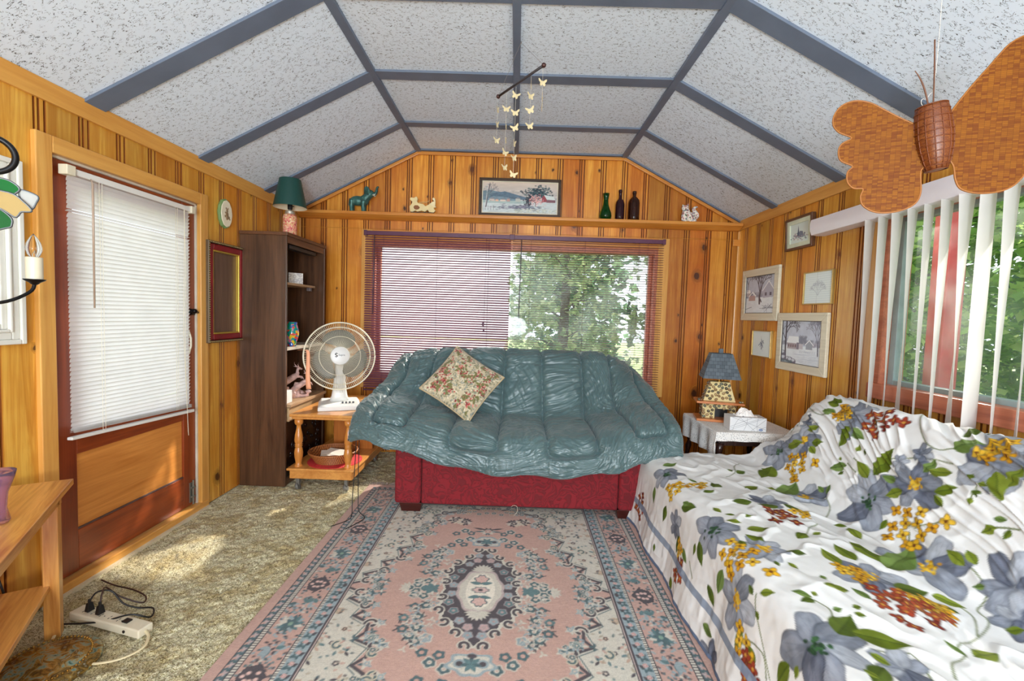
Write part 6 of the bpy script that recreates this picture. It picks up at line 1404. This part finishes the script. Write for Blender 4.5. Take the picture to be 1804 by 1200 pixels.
def stone_lamp():
    t = thing('stone_lamp', 'cobblestone fireplace lamp with a blue grey shingled shade on the corner table', 'lamp', (1.60, 3.53, TZ + .005), R(-14))
    mort = plain('cream_mortar', (226, 206, 150), .8, bump=.3)
    sm = NT('river_cobbles'); rn = sm.n('ShaderNodeNewGeometry').outputs['Random Per Island']; sm.p(Base_Color=sm.ramp(rn, [(0, lin((92, 82, 62))), (.25, lin((146, 116, 76))), (.45, lin((112, 112, 92))), (.65, lin((168, 140, 96))), (.85, lin((128, 86, 60)))], 'CONSTANT'), Roughness=.22, Coat_Weight=.5)
    wd = wood('orange_lamp_wood', (168, 84, 34), (212, 128, 62), 'x', 1.5, .35, 0, .3)
    MB().box((-.165, -.11, 0), (.165, .11, .018)).build('base_board', wd, t, bevel=.003)
    # hearth block with an opening
    mb = MB(); mb.box((-.12, -.06, .018), (-.03, .07, .135)); mb.box((.075, -.06, .018), (.12, .07, .135)); mb.box((-.03, -.06, .095), (.075, .07, .135)); mb.box((-.03, .05, .018), (.075, .07, .095)); mb.build('hearth', mort, t, bevel=.003)
    MB().box((-.03, .02, .018), (.075, .05, .095)).build('firebox', BLACK, t)
    mb = MB(); stones(mb, [(-.12, -.0605, .02), (-.03, -.0605, .02), (-.03, -.0605, .134), (-.12, -.0605, .134)], 12, 1); stones(mb, [(.075, -.0605, .02), (.12, -.0605, .02), (.12, -.0605, .134), (.075, -.0605, .134)], 6, 2)
    stones(mb, [(-.03, -.0605, .096), (.075, -.0605, .096), (.075, -.0605, .134), (-.03, -.0605, .134)], 5, 3); stones(mb, [(-.1205, .07, .02), (-.1205, -.06, .02), (-.1205, -.06, .134), (-.1205, .07, .134)], 14, 4); mb.build('hearth_stones', sm.m, t, smooth=True)
    mb = MB(); mb.box((-.17, -.105, .135), (.17, .085, .152)); mb.build('mantel', wd, t, bevel=.003)
    mb = MB()
    for x in (-.15, -.135, .14, .155): mb.ball((x, -.085, .16), (.011, .009, .008), 8)
    mb.ball((-.145, -.06, .162), (.016, .012, .01), 8); mb.build('mantel_pebbles', sm.m, t, smooth=True)
    w0, w1, z0, z1 = .115, .07, .152, .30
    mb = MB(); mb.add([(-w0, -.055, z0), (w0, -.055, z0), (w0, .06, z0), (-w0, .06, z0), (-w1, -.04, z1), (w1, -.04, z1), (w1, .045, z1), (-w1, .045, z1)], [(0, 3, 2, 1), (4, 5, 6, 7), (0, 1, 5, 4), (1, 2, 6, 5), (2, 3, 7, 6), (3, 0, 4, 7)]); mb.build('chimney', mort, t, bevel=.003)
    mb = MB(); stones(mb, [(-w0, -.0555, z0), (w0, -.0555, z0), (w1, -.0405, z1), (-w1, -.0405, z1)], 30, 5); stones(mb, [(-w0 - .0005, .06, z0), (-w0 - .0005, -.055, z0), (-w1 - .0005, -.04, z1), (-w1 - .0005, .045, z1)], 16, 6); mb.build('chimney_stones', sm.m, t, smooth=True)
    mb = MB(); mb.lathe([(.02, .30), (.02, .305), (.008, .308), (.008, .345), (.014, .35), (.014, .38)], n=16); mb.build('lamp_stem', BRASS, t, auto=40)
    sh = NT('slate_shingle_shade'); br = sh.n('ShaderNodeTexBrick', dict(offset=.5), Vector=sh.coord(scale=(1, 1, 1), rot=(R(90), 0, 0)), Scale=11., Mortar_Size=.012, Color1=lin4((76, 86, 94)), Color2=lin4((98, 108, 116)), Mortar=lin4((46, 54, 62))); br.inputs['Brick Width'].default_value = .35; br.inputs['Row Height'].default_value = .3
    sh.p(Base_Color=br.outputs[0], Roughness=.7); sh.bump(br.outputs[1], -.3, .003)
    a, b, c, d = .135, .075, .33, .52
    mb = MB()
    for k, (ww, zz) in enumerate(((a, c), (b, d))): pass
    vs = []
    for w_, zz in ((a, c), (b, d), (b - .004, d), (a - .004, c)): vs += [(-w_, -w_ * .85, zz), (w_, -w_ * .85, zz), (w_, w_ * .85, zz), (-w_, w_ * .85, zz)]
    fs = [(l * 4 + i, l * 4 + (i + 1) % 4, (l + 1) % 4 * 4 + (i + 1) % 4, (l + 1) % 4 * 4 + i) for l in range(4) for i in range(4)]
    mb.add(vs, fs); mb.build('lamp_shade', sh.m, t)
    mb = MB(); mb.box((-.07, -.004, .514), (.07, .004, .52)); mb.box((-.016, -.014, .52), (.016, .014, .556)); mb.tube([(0, 0, .38), (0, 0, .52)], .003, 6); mb.build('finial', plain('dark_grey_finial', (66, 76, 84), .5), t, bevel=.002)
stone_lamp()
def tissues():
    t = thing('tissue_box', 'white tissue box with crossing grey lines on the lace table', 'box', (1.665, 3.235, TZ + .006), R(-6))
    W, D, H = .245, .125, .095
    cv = None; g = random.Random(6)
    mb = MB(); mb.box((-W / 2, -D / 2, 0), (W / 2, D / 2, H)); mb.build('carton', plain('white_carton', (232, 230, 228), .5, var=.02), t, bevel=.001)
    def face(w, h, M4, nm, nlines, logo):
        cv = Canvas(w, h, .0012, (228, 228, 228))
        for k in range(nlines):
            a = g.uniform(-1.2, 1.2); x = g.uniform(0, w); cx, cy = g.uniform(-.1, w + .1), g.uniform(-.25, .25); rr = g.uniform(.1, .3)
            if k % 2: cv.line([(x - .3 * math.cos(a), h / 2 - .3 * math.sin(a)), (x + .3 * math.cos(a), h / 2 + .3 * math.sin(a))], .0016, (96, 98, 106))
            else: cv.line([(cx + rr * math.cos(q), cy + rr * math.sin(q)) for q in np.linspace(0, 6.28, 60)], .0016, (110, 112, 120))
        if logo: cv.ell(w * .86, h * .12, .014, .008, 0, (70, 100, 150)); cv.line([(w * .82, h * .12), (w * .9, h * .13)], .0024, (230, 234, 240))
        cv.plane(nm, vcol_mat('line_print_' + nm, .5), M4, t)
    face(W - .004, H - .004, Matrix.Translation((-W / 2 + .002, -D / 2 - .0006, .002)) @ Matrix.Rotation(R(90), 4, 'X'), 'front_print', 13, 1)
    face(D - .004, H - .004, Matrix.Translation((W / 2 + .0006, -D / 2 + .002, .002)) @ frame_at((0, 0, 0), (0, 1, 0), (0, 0, 1)), 'side_print', 8, 0)
    face(W - .004, D - .004, Matrix.Translation((-W / 2 + .002, -D / 2 + .002, H + .0006)), 'top_print', 10, 0)
    u = np.linspace(-1, 1, 60); U, V = np.meshgrid(u, u, indexing='ij'); rr = np.sqrt(U ** 2 + V ** 2)
    Z = H + .001 + .055 * np.clip(1 - rr ** 1.6, 0, 1) * (1 + .35 * smoothnoise(U * 3, V * 3, 2, 2)) + .012 * smoothnoise(U * 6, V * 6, 5, 2)
    X = U * .072 * (1 + .1 * smoothnoise(U * 2, V * 2, 7, 1)); Y = V * .04; Z = np.maximum(Z, H + .002)
    grid_mesh('tissue', np.stack([X - .005, Y, Z], -1), plain('soft_tissue', (244, 238, 232), .9, var=.02), t)
tissues()

# ------------------------------------------------------------------ wicker butterfly and paper mobile
def weave(name, a, b, c, sc):
    m = NT(name); br = m.n('ShaderNodeTexBrick', dict(offset=.25, offset_frequency=1), Vector=m.coord(), Scale=sc, Mortar_Size=.012, Color1=lin4(a), Color2=lin4(b), Mortar=lin4(c), Bias=-.15)
    br.inputs['Brick Width'].default_value = .55; br.inputs['Row Height'].default_value = .22
    n = m.noise(m.coord(), 9, 3); col = m.mix(m.math('MULTIPLY', n, .5), br.outputs[0], lin4(c))
    m.p(Base_Color=col, Roughness=.6); m.b.inputs['Specular IOR Level'].default_value = .2; m.bump(br.outputs[1], -.5, .003); return m.m
def wicker_butterfly():
    t = thing('wicker_butterfly', 'large woven wicker butterfly hanging before the side window at the upper right', 'ornament', (1.23, 1.4, 1.926))
    wm = weave('woven_rattan_wing', (146, 88, 12), (104, 46, 4), (84, 42, 6), 42.)
    LW = [(0.020,0.02),(0.039,0.036),(0.082,0.065),(0.13,0.101),(0.16,0.123),(0.199,0.136),(0.233,0.127),(0.252,0.1),(0.253,0.07),(0.236,0.044),(0.202,0.022),(0.226,0.007),(0.234,-0.015),(0.226,-0.046),(0.194,-0.067),(0.206,-0.084),(0.205,-0.114),(0.188,-0.136),(0.163,-0.141),(0.168,-0.164),(0.16,-0.192),(0.13,-0.214),(0.092,-0.219),(0.055,-0.211),(0.029,-0.193),(0.02,-0.159),(0.024,-0.103),(0.015,-0.076)]
    RW = [(0.028,0.049),(0.046,0.083),(0.077,0.132),(0.112,0.181),(0.138,0.218),(0.157,0.241),(0.185,0.257),(0.231,0.269),(0.261,0.229),(0.268,0.126),(0.245,0.068),(0.267,-0.007),(0.24,-0.077),(0.222,-0.107),(0.208,-0.137),(0.186,-0.162),(0.153,-0.174),(0.111,-0.174),(0.075,-0.16),(0.06,-0.132),(0.053,-0.093),(0.037,-0.059),(0.019,0.02)]
    def smooth_poly(P):
        P = np.array(P + P[:1]); return catmull(P, len(P) * 4)[:-1].tolist()
    rim = plain('split_cane_rim', (150, 92, 30), .45)
    for P, ang, s in ((LW, R(25), -1), (RW, R(-20), 1)):
        o = thing('wing', None, None, rot=(R(90), 0, math.pi + -ang if s < 0 else ang)); del_keys = [k for k in ('label', 'category') if k in o]
        pts = smooth_poly(P); M4 = Matrix.Rotation(R(90), 4, 'X'); rz = Matrix.Rotation(math.pi - ang if s < 0 else ang, 4, 'Z')
        bpy.data.objects.remove(o)
        w_ = MB().prism(pts, -.002, .002).build('wing', wm, t); w_.matrix_local = rz @ M4
        MB().tube([(x, y, 0) for x, y in pts + pts[:1]], .0028, 6).build('wing_rim', rim, w_, smooth=True)
    bm_ = NT('woven_body'); br = bm_.n('ShaderNodeTexBrick', Vector=bm_.coord(scale=(1, 1, 1), rot=(R(90), 0, 0)), Scale=60., Mortar_Size=.03, Color1=lin4((138, 78, 28)), Color2=lin4((112, 54, 16)), Mortar=lin4((84, 36, 16))); bm_.p(Base_Color=br.outputs[0], Roughness=.4)
    tilt = Matrix.Rotation(R(-9), 4, 'Y')
    mb = MB(); mb.lathe([(.036, .088), (.039, .08), (.043, .04), (.045, 0), (.042, -.04), (.034, -.078), (.026, -.098), (.02, -.1)], n=28, m=tilt); mb.lathe([(.036, .088), (.03, .082), (.001, .08)], n=28, m=tilt, caps=False); b = mb.build('body', bm_.m, t, smooth=True)
    mb = MB()
    for k in range(14):
        a = k * math.pi / 7; mb.tube([(r * math.cos(a), r * math.sin(a), z) for r, z in ((.0365, .088), (.0435, .04), (.0455, 0), (.0425, -.04), (.0345, -.078), (.0265, -.098))], .0016, 5, tilt)
    for z, r in ((.088, .037), (.07, .0405), (.05, .043), (.03, .0442), (.01, .0455), (-.01, .0455), (-.03, .0437), (-.05, .0405), (-.07, .037), (-.088, .0315), (-.1, .026)): mb.tube([(r * math.cos(a), r * math.sin(a), z) for a in np.linspace(0, 2 * math.pi, 29)], .0018, 5, tilt)
    mb.build('body_cane', plain('reddish_cane', (108, 52, 18), .5), b, smooth=True)
    an = plain('brown_cane_stem', (104, 62, 38), .5)
    MB().tube(catmull([(-.02, 0, .075), (-.028, 0, .105), (-.04, 0, .14), (-.055, 0, .168), (-.071, 0, .188)], 16).tolist(), [.0022] * 10 + [.002, .0018, .0016, .0014, .0012, .001], 6).build('antenna', an, t, smooth=True)
    MB().tube(catmull([(-.008, 0, .078), (-.011, 0, .14), (-.014, 0, .2), (-.020, 0, .279)], 16).tolist(), .0020, 6).build('antenna', an, t, smooth=True)
    MB().tube(catmull([(-.012, .0, .08), (-.04, .0, .088), (-.044, .0, .105), (-.02, .005, .12), (.0, .01, .2), (.0, .012, .662)], 30).tolist(), .0008, 5).build('hanging_cord', plain('white_cord', (220, 214, 206), .6), t, smooth=True)
wicker_butterfly()
def mobile():
    p0 = Vector((-.143, 2.675, 2.6)); p1 = Vector((.097, 2.337, 2.6)); mid = (p0 + p1) / 2
    t = thing('butterfly_mobile', 'hanging mobile of small cream paper butterflies below a dark rod, centre of the ceiling', 'mobile', mid)
    a, b = p0 - mid, p1 - mid
    MB().tube([a, b], .0065, 10).build('rod', plain('dark_bamboo_rod', (60, 56, 60), .3, .2), t, smooth=True)
    for e in (a, b): MB().ball(e, .012, 12).build('rod_knob', plain('rose_bronze_knob', (88, 62, 60), .3, .6), t, smooth=True)
    top = Vector((-.022, 2.55, 2.83)) - mid; mb = MB(); mb.tube([a, top, b], .0009, 5); mb.ball(top, (.004, .004, .006), 8)
    mb.build('hanging_cord', plain('grey_cord', (120, 112, 110), .6), t)
    th = plain('fine_thread', (214, 206, 190), .6); pm = translucent('cream_paper', (238, 222, 178), .25, .6); rnd = random.Random(7)
    wing = [(0, -.010), (.006, -.017), (.012, -.016), (.014, -.009), (.012, -.003), (.019, .003), (.022, .012), (.018, .014), (.009, .008), (.003, .004), (.0, .006)]
    poly = wing + [(-x, y) for x, y in wing[::-1][1:-1]]
    proto = None
    for (x, y), zs, rot in (((-.146, 2.682), [2.531, 2.448, 2.358], [75, 70, 40]), ((-.093, 2.615), [2.507, 2.413, 2.335, 2.267, 2.185], [12, 84, 82, 40, 48]), ((-.041, 2.545), [2.55, 2.458, 2.377, 2.294, 2.215, 2.126], [0, 8, 2, 72, 48, 6]), ((.038, 2.435), [2.55, 2.497, 2.425, 2.344], [86, 40, 3, 25]), ((.094, 2.347), [2.523, 2.448, 2.4], [25, 85, 88])):
        f = (Vector((x, y, 2.6)) - mid); MB().tube([f + Vector((0, 0, -.006)), (f.x, f.y, min(zs) - 2.6 - .0)], .0006, 4).build('thread', th, t)
        for z, r_ in zip(zs, rot):
            loc = Vector((x, y, z)) - mid
            if proto is None:
                m = Matrix.Rotation(R(90), 4, 'X'); mb = MB()
                V = [m @ Vector((px * 1.12, py * 1.12, .0035 * abs(px) / .022)) for px, py in poly]; n = len(V); c = m @ Vector((0, -.001, 0))
                mb.add(V + [c] + [v + Vector((0, .0006, 0)) for v in V] + [c + Vector((0, .0006, 0))], [(i, (i + 1) % n, n) for i in range(n)] + [((i + 1) % n + n + 1, i + n + 1, 2 * n + 1) for i in range(n)] + [(i, i + n + 1, (i + 1) % n + n + 1, (i + 1) % n) for i in range(n)])
                proto = mb.build('paper_butterfly', pm, t); o = proto
            else:
                o = proto.copy(); COL.objects.link(o); o.parent = t
            o.location = loc; o.rotation_euler = (R(rnd.uniform(-8, 8)), R(rnd.uniform(-22, 22)), R(r_))
mobile()
# ------------------------------------------------------------------ patterned rug
def rug():
    W, H, st = 1.93, 2.60, .0045; hw, hh = W / 2, H / 2
    PK, CR, SL, DK, LB, TE = (196, 160, 147), (206, 200, 186), (84, 106, 110), (84, 78, 82), (152, 166, 170), (98, 126, 128)
    cv = Canvas(hw, hh, st, PK)          # one quarter, origin at the centre; mirrored to all four
    g = random.Random(17)
    def ros(x, y, r, c=SL, c2=CR, n=6, ph=0.):
        cv.ell(x, y, r * 1.25, r * 1.25, 0, c2, .85, .10, n, ph); cv.ell(x, y, r, r, 0, c, 1, .12, n, ph); cv.ell(x, y, r * .42, r * .42, 0, c2)
        cv.ell(x, y, r * .18, r * .18, 0, PK)
    def whisk(x, y, r, c=DK):
        for k in range(5):
            a = g.uniform(0, 6.3); cv.line([(x + r * math.cos(a), y + r * math.sin(a)), (x + r * 1.7 * math.cos(a + .3), y + r * 1.7 * math.sin(a + .3))], .006, c)
    def scroll(x, y, r, a0, c=DK, c2=CR, w=.014, sgn=1):
        p = [(x + r * (1 - .5 * k / 12) * math.cos(a0 + sgn * k * .36), y + r * (1 - .5 * k / 12) * math.sin(a0 + sgn * k * .36)) for k in range(13)]
        cv.line(p, w + .012, c2, .9); cv.line(p, w, c); cv.ell(p[-1][0], p[-1][1], w * .8, w * .8, 0, c)
    def leafs(x, y, n, r, cs):
        for k in range(n): cv.leaf(x, y, r, r * .22, k * 6.283 / n + .2, g.choice(cs))
    fx, fy = hw - .325, hh - .325
    # cream corners with a wandering edge
    edge = [(fx, .015), (fx - .06, .05), (fx - .04, .1), (fx - .12, .15), (fx - .10, .22), (fx - .18, .27), (fx - .15, .36), (fx - .23, .40), (fx - .19, .5), (fx - .26, .56), (fx - .23, .66), (fx - .30, .70), (fx - .28, .80), (.31, .84), (.22, .865), (.19, .92), (.08, .91), (.05, fy), (fx, fy)]
    cv.poly(edge, CR)
    for (x0, y0), (x1, y1) in zip(edge[:-3], edge[1:-2]):
        cv.line([(x0, y0), ((x0 + x1) / 2 - .02, (y0 + y1) / 2 + .006), (x1, y1)], .015, DK); cv.line([(x0 + .012, y0 + .01), (x1 + .012, y1 + .01)], .005, SL)
    for k, (x, y) in enumerate(edge[1:-3]):
        if k % 2 == 0: scroll(x - .012, y - .004, .03, 2.4 + k, DK, CR, .011, 1 if k % 4 else -1)
        leafs(x - .05, y - .01, 5, .032, [LB, SL, CR]); ros(x - .055, y - .012, .012, LB, CR, 5)
    for k in range(130):
        x, y = g.uniform(0, fx), g.uniform(.03, fy); 
        t = np.interp(y, [e[1] for e in edge[:-2]], [e[0] for e in edge[:-2]])
        if x > t + .04: (ros(x, y, g.uniform(.01, .018), g.choice([SL, (176, 160, 140), DK, LB, TE]), g.choice([CR, (204, 176, 150)]), 5) if k % 2 else leafs(x, y, 3, .03, [(176, 164, 144), SL, (190, 160, 140), DK]))
    for k in range(420):
        x, y = g.uniform(.0, fx - .01), g.uniform(.03, fy - .01); t = np.interp(y, [e[1] for e in edge[:-2]], [e[0] for e in edge[:-2]])
        if x > t + .03: cv.leaf(x, y, g.uniform(.014, .03), .006, g.uniform(0, 6.3), g.choice([SL, (170, 158, 138), DK, (190, 150, 136), TE, (150, 140, 130)]), None, .8)
    for k in range(14): scroll(g.uniform(fx - .3, fx - .03), g.uniform(.35, fy - .03), .022, g.uniform(0, 6), SL, (200, 190, 168), .007)
    for x, y, n_ in ((.50, .02, 9), (.52, .10, 8), (.44, .34, 8), (.38, .38, 6), (.40, .60, 9), (.36, .66, 7), (.30, .70, 6), (.33, .76, 5)):
        for k in range(n_): q_ = (x + g.gauss(0, .022), y + g.gauss(0, .022)); (ros(q_[0], q_[1], .012, g.choice([LB, SL, TE]), CR, 5, k) if k % 2 else leafs(q_[0], q_[1], 4, .026, [CR, LB, SL]))
    # medallion
    for x, y in ((.10, .50), (.16, .47), (.13, .43), (.2, .42), (.24, .36), (.2, .34), (.27, .33), (.31, .29), (.25, .28), (.32, .22), (.26, .21), (.29, .14), (.24, .13), (.1, .57), (.14, .6), (.19, .56)):
        ros(x, y, .024, g.choice([SL, SL, TE, LB]), g.choice([CR, PK]), 5, x * 9)
        if x > .22: whisk(x, y, .022)
    for x, y in ((.27, 0), (.31, .025), (.35, 0.0), (.31, .055), (.265, .06)): ros(x, y, .022, SL, CR, 5)
    cv.ell(.24, 0, .04, .035, 0, TE, 1, .2, 6)
    for k in range(5): cv.leaf(.35, 0, .05, .009, -.6 + k * .5, CR)
    for k in range(46): leafs(g.uniform(.17, .31), g.uniform(.03, .42), 3, .022, [LB, CR, (186, 170, 160)])
    cv.poly([(0, .39), (.03, .37), (.05, .31), (.1, .29), (.12, .24), (.17, .22), (.165, .17), (.195, .14), (.18, .1), (.2, .06), (.18, 0), (0, 0)], CR)
    cv.poly([(0, .375), (.022, .36), (.038, .3), (.09, .275), (.105, .23), (.155, .205), (.15, .165), (.18, .14), (.165, .1), (.185, .05), (.17, 0), (0, 0)], DK)
    for x, y, a in ((.165, .06, 1.), (.17, .155, 2.), (.13, .235, 1.2), (.075, .3, 2.2), (.03, .375, 2.6)): scroll(x + .012, y, .024, a, DK, CR, .012)
    for x, y in ((.135, .035), (.14, .1), (.11, .16), (.075, .225), (.035, .265), (.03, .315)): ros(x, y, .019, g.choice([(190, 160, 156), TE, LB]), (168, 156, 158), 5)
    cv.ell(0, 0, .112, .175, 0, (188, 170, 166), 1, .05, 8); cv.ell(0, 0, .1, .16, 0, CR, 1, .05, 8); cv.ell(0, 0, .07, .14, 0, (230, 222, 206))
    for k in range(5): cv.leaf(.0, .165, .06, .011, .1 + k * .36, CR)
    cv.ell(0, .085, .036, .04, 0, SL, 1, .15, 6); cv.ell(0, .088, .03, .03, 0, (210, 176, 166), 1, .15, 6); cv.leaf(0, .05, .06, .013, .2, TE); cv.ell(0, 0, .04, .026, 0, SL, 1, .15, 8); cv.ell(0, 0, .034, .02, 0, (214, 184, 176), 1, .15, 8); cv.ell(0, 0, .012, .01, 0, DK)
    # pendants above and below
    cv.ell(0, .47, .095, .058, 0, LB, 1, .12, 6); cv.ell(0, .47, .08, .046, 0, CR, 1, .12, 6); cv.ell(.045, .47, .024, .022, 0, LB); cv.ell(.045, .47, .014, .013, 0, DK); leafs(0, .47, 7, .045, [SL, TE]); cv.ell(0, .43, .02, .012, 0, DK)
    leafs(0, .6, 12, .05, [DK, CR, SL]); ros(0, .6, .02, (190, 150, 140), CR); cv.leaf(.02, .62, .08, .01, .3, DK); cv.leaf(.02, .6, .07, .008, -.1, SL)
    for x, y in ((.22, .74), (.16, .72)): leafs(x, y, 14, .055, [CR, DK, (210, 198, 176)]); ros(x, y, .02, DK, CR)
    for k in range(30): ros(g.uniform(.0, .26), .86 + g.uniform(-.02, .1), .014, g.choice([DK, SL, (196, 150, 120), TE]), CR, 5)
    # borders: vine stripe, ticks, main band, ticks, dark vine, plain edge
    def band(d0, d1, c):                       # distance in from the outer edge
        cv.rect(hw - d1, 0, hw - d0, hh - d0, c); cv.rect(0, hh - d1, hw - d0, hh - d0, c)
    def along(d, step, fn, off=0.):
        y = off
        while y < hh - d: fn(hw - d, y, 0); y += step
        x = off
        while x < hw - d: fn(x, hh - d, 1); x += step
    band(0, .325, PK)
    band(.262, .318, LB); band(.318, .325, DK); band(.325, .331, (190, 170, 162)); band(.331, .336, DK)
    along(.29, .056, lambda x, y, o: (cv.ell(x, y, .017, .02, o * 1.57, SL, 1, .3, 5, x * 7), cv.leaf(x, y, .032, .009, .6 + o, SL), cv.leaf(x, y, .03, .008, 3.6 + o, DK), cv.ell(x, y, .006, .006, 0, LB)), .01)
    along(.29, .058, lambda x, y, o: (ros(x, y, .009, (200, 140, 140), CR, 4)), .039)
    band(.250, .262, CR); along(.256, .012, lambda x, y, o: cv.rect(x - (.006 if not o else .0025), y - (.0025 if not o else .006), x + (.006 if not o else .0025), y + (.0025 if not o else .006), DK)); band(.247, .2505, DK)
    cells = .285
    def motif(x, y, o):
        k = int(round((y if not o else x) / cells))
        rx, ry = (.055, .062) if not o else (.062, .055)
        if k % 2 == 0:
            cv.poly([(x - rx, y), (x - rx * .1, y + ry), (x + rx * .8, y + ry * .7), (x + rx, y), (x + rx * .8, y - ry * .7), (x - rx * .1, y - ry)] if not o else [(x, y - ry), (x - rx, y - ry * .1), (x - rx * .7, y + ry * .8), (x, y + ry), (x + rx * .7, y + ry * .8), (x + rx, y - ry * .1)], DK)
            for a, b in ((.0, .02), (.02, -.016), (-.015, -.018), (.018, .02), (.035, 0), (-.02, .012)): cv.ell(x + a, y + b, .0085, .0085, 0, (222, 186, 176))
        else:
            leafs(x, y, 14, .06, [SL, CR, LB, TE]); cv.ell(x, y, .026, .03, 0, SL, 1, .25, 6); cv.ell(x, y, .01, .012, 0, (130, 158, 140))
        for s in (-1, 1):
            px, py = (x, y + s * cells * .34) if not o else (x + s * cells * .34, y)
            for q in range(9): cv.ell(px + g.gauss(0, .026), py + g.gauss(0, .02), .009, .0055, g.uniform(0, 3), g.choice([SL, DK, LB]))
            px, py = (x, y + s * cells * .5) if not o else (x + s * cells * .5, y)
            for q in range(5): cv.leaf(px + g.gauss(0, .03), py + g.gauss(0, .012), .04, .01, g.uniform(0, 6.3), g.choice([SL, LB, TE]))
    for k in range(520):
        o_ = g.random() < .4; d_ = g.uniform(.118, .24); q_ = g.uniform(0, (hw if o_ else hh) - .12)
        x, y = (q_, hh - d_) if o_ else (hw - d_, q_)
        if k % 3: cv.leaf(x, y, g.uniform(.015, .028), .006, g.uniform(0, 6.3), g.choice([SL, LB, TE, DK, CR]), None, .85)
        else: cv.ell(x, y, .007, .005, g.uniform(0, 3), g.choice([SL, DK, LB]))
    along(.178, cells, motif, 0.)
    band(.088, .108, CR); along(.098, .0135, lambda x, y, o: cv.rect(x - (.010 if not o else .0035), y - (.0035 if not o else .010), x + (.010 if not o else .0035), y + (.0035 if not o else .010), DK if True else SL)); band(.085, .0885, DK); band(.106, .1095, DK)
    band(.055, .085, SL); along(.07, .04, lambda x, y, o: (cv.ell(x, y, .010, .012, 0, (190, 170, 168), 1, .3, 4), cv.leaf(x, y, .024, .006, .8, PK))); band(.052, .0555, DK)
    q = cv.a; top = np.concatenate([q[:, ::-1], q[:, 1:]], 1); A = np.concatenate([top[::-1], top[1:]], 0)
    X = np.linspace(-hw, hw, A.shape[1]); Y = np.linspace(-hh, hh, A.shape[0]); XX, YY = np.meshgrid(X, Y)
    # worn, hand loomed wool: broken tones along the knots
    n = smoothnoise(XX * 220, YY * 220, 4, 1) * .10 + smoothnoise(XX * 60, YY * 400, 8, 1) * .05 + smoothnoise(XX * 4, YY * 4, 6, 3) * .06
    A = np.clip(A * (1 + n[..., None]), 0, 1)
    Z = .006 + .0008 * smoothnoise(XX * 30, YY * 30, 1, 2)
    ed = np.minimum(hw - np.abs(XX), hh - np.abs(YY)); Z = np.where(ed < .003, -.001, Z)
    t = thing('area_rug', 'faded pink rug with a slate blue floral medallion and wide patterned border', 'rug', (-.128, 2.14, .004))
    m = NT('wool_rug_pile'); a = m.n('ShaderNodeAttribute', dict(attribute_name='pattern')).outputs['Color']; wv = m.n('ShaderNodeTexWave', dict(bands_direction='Y'), Vector=m.coord(), Scale=60., Distortion=1.2, Detail=2.).outputs['Fac']
    m.p(Base_Color=a, Roughness=.95, Sheen_Weight=.15); m.b.inputs['Specular IOR Level'].default_value = .1; m.bump(m.math('ADD', m.noise(m.coord(), 260, 2), m.math('MULTIPLY', wv, .4)), .45, .003)
    P = np.stack([XX, YY, Z], -1).transpose(1, 0, 2)
    grid_mesh('rug_pile', P, m.m, t, A.transpose(1, 0, 2))
    mb = MB(); x = -hw + .005
    while x < hw:
        for s in (-1, 1):
            p = (x, s * hh, .003); mb.tube([p, (x + g.uniform(-.006, .006), s * (hh + .025), .006), (x + g.uniform(-.014, .014), s * (hh + g.uniform(.04, .06)), .003)], .0016, 4)
        x += .009
    o = mb.build('fringe', plain('pale_rug_fringe', (222, 206, 206), .9), t); o['kind'] = 'stuff'
rug()
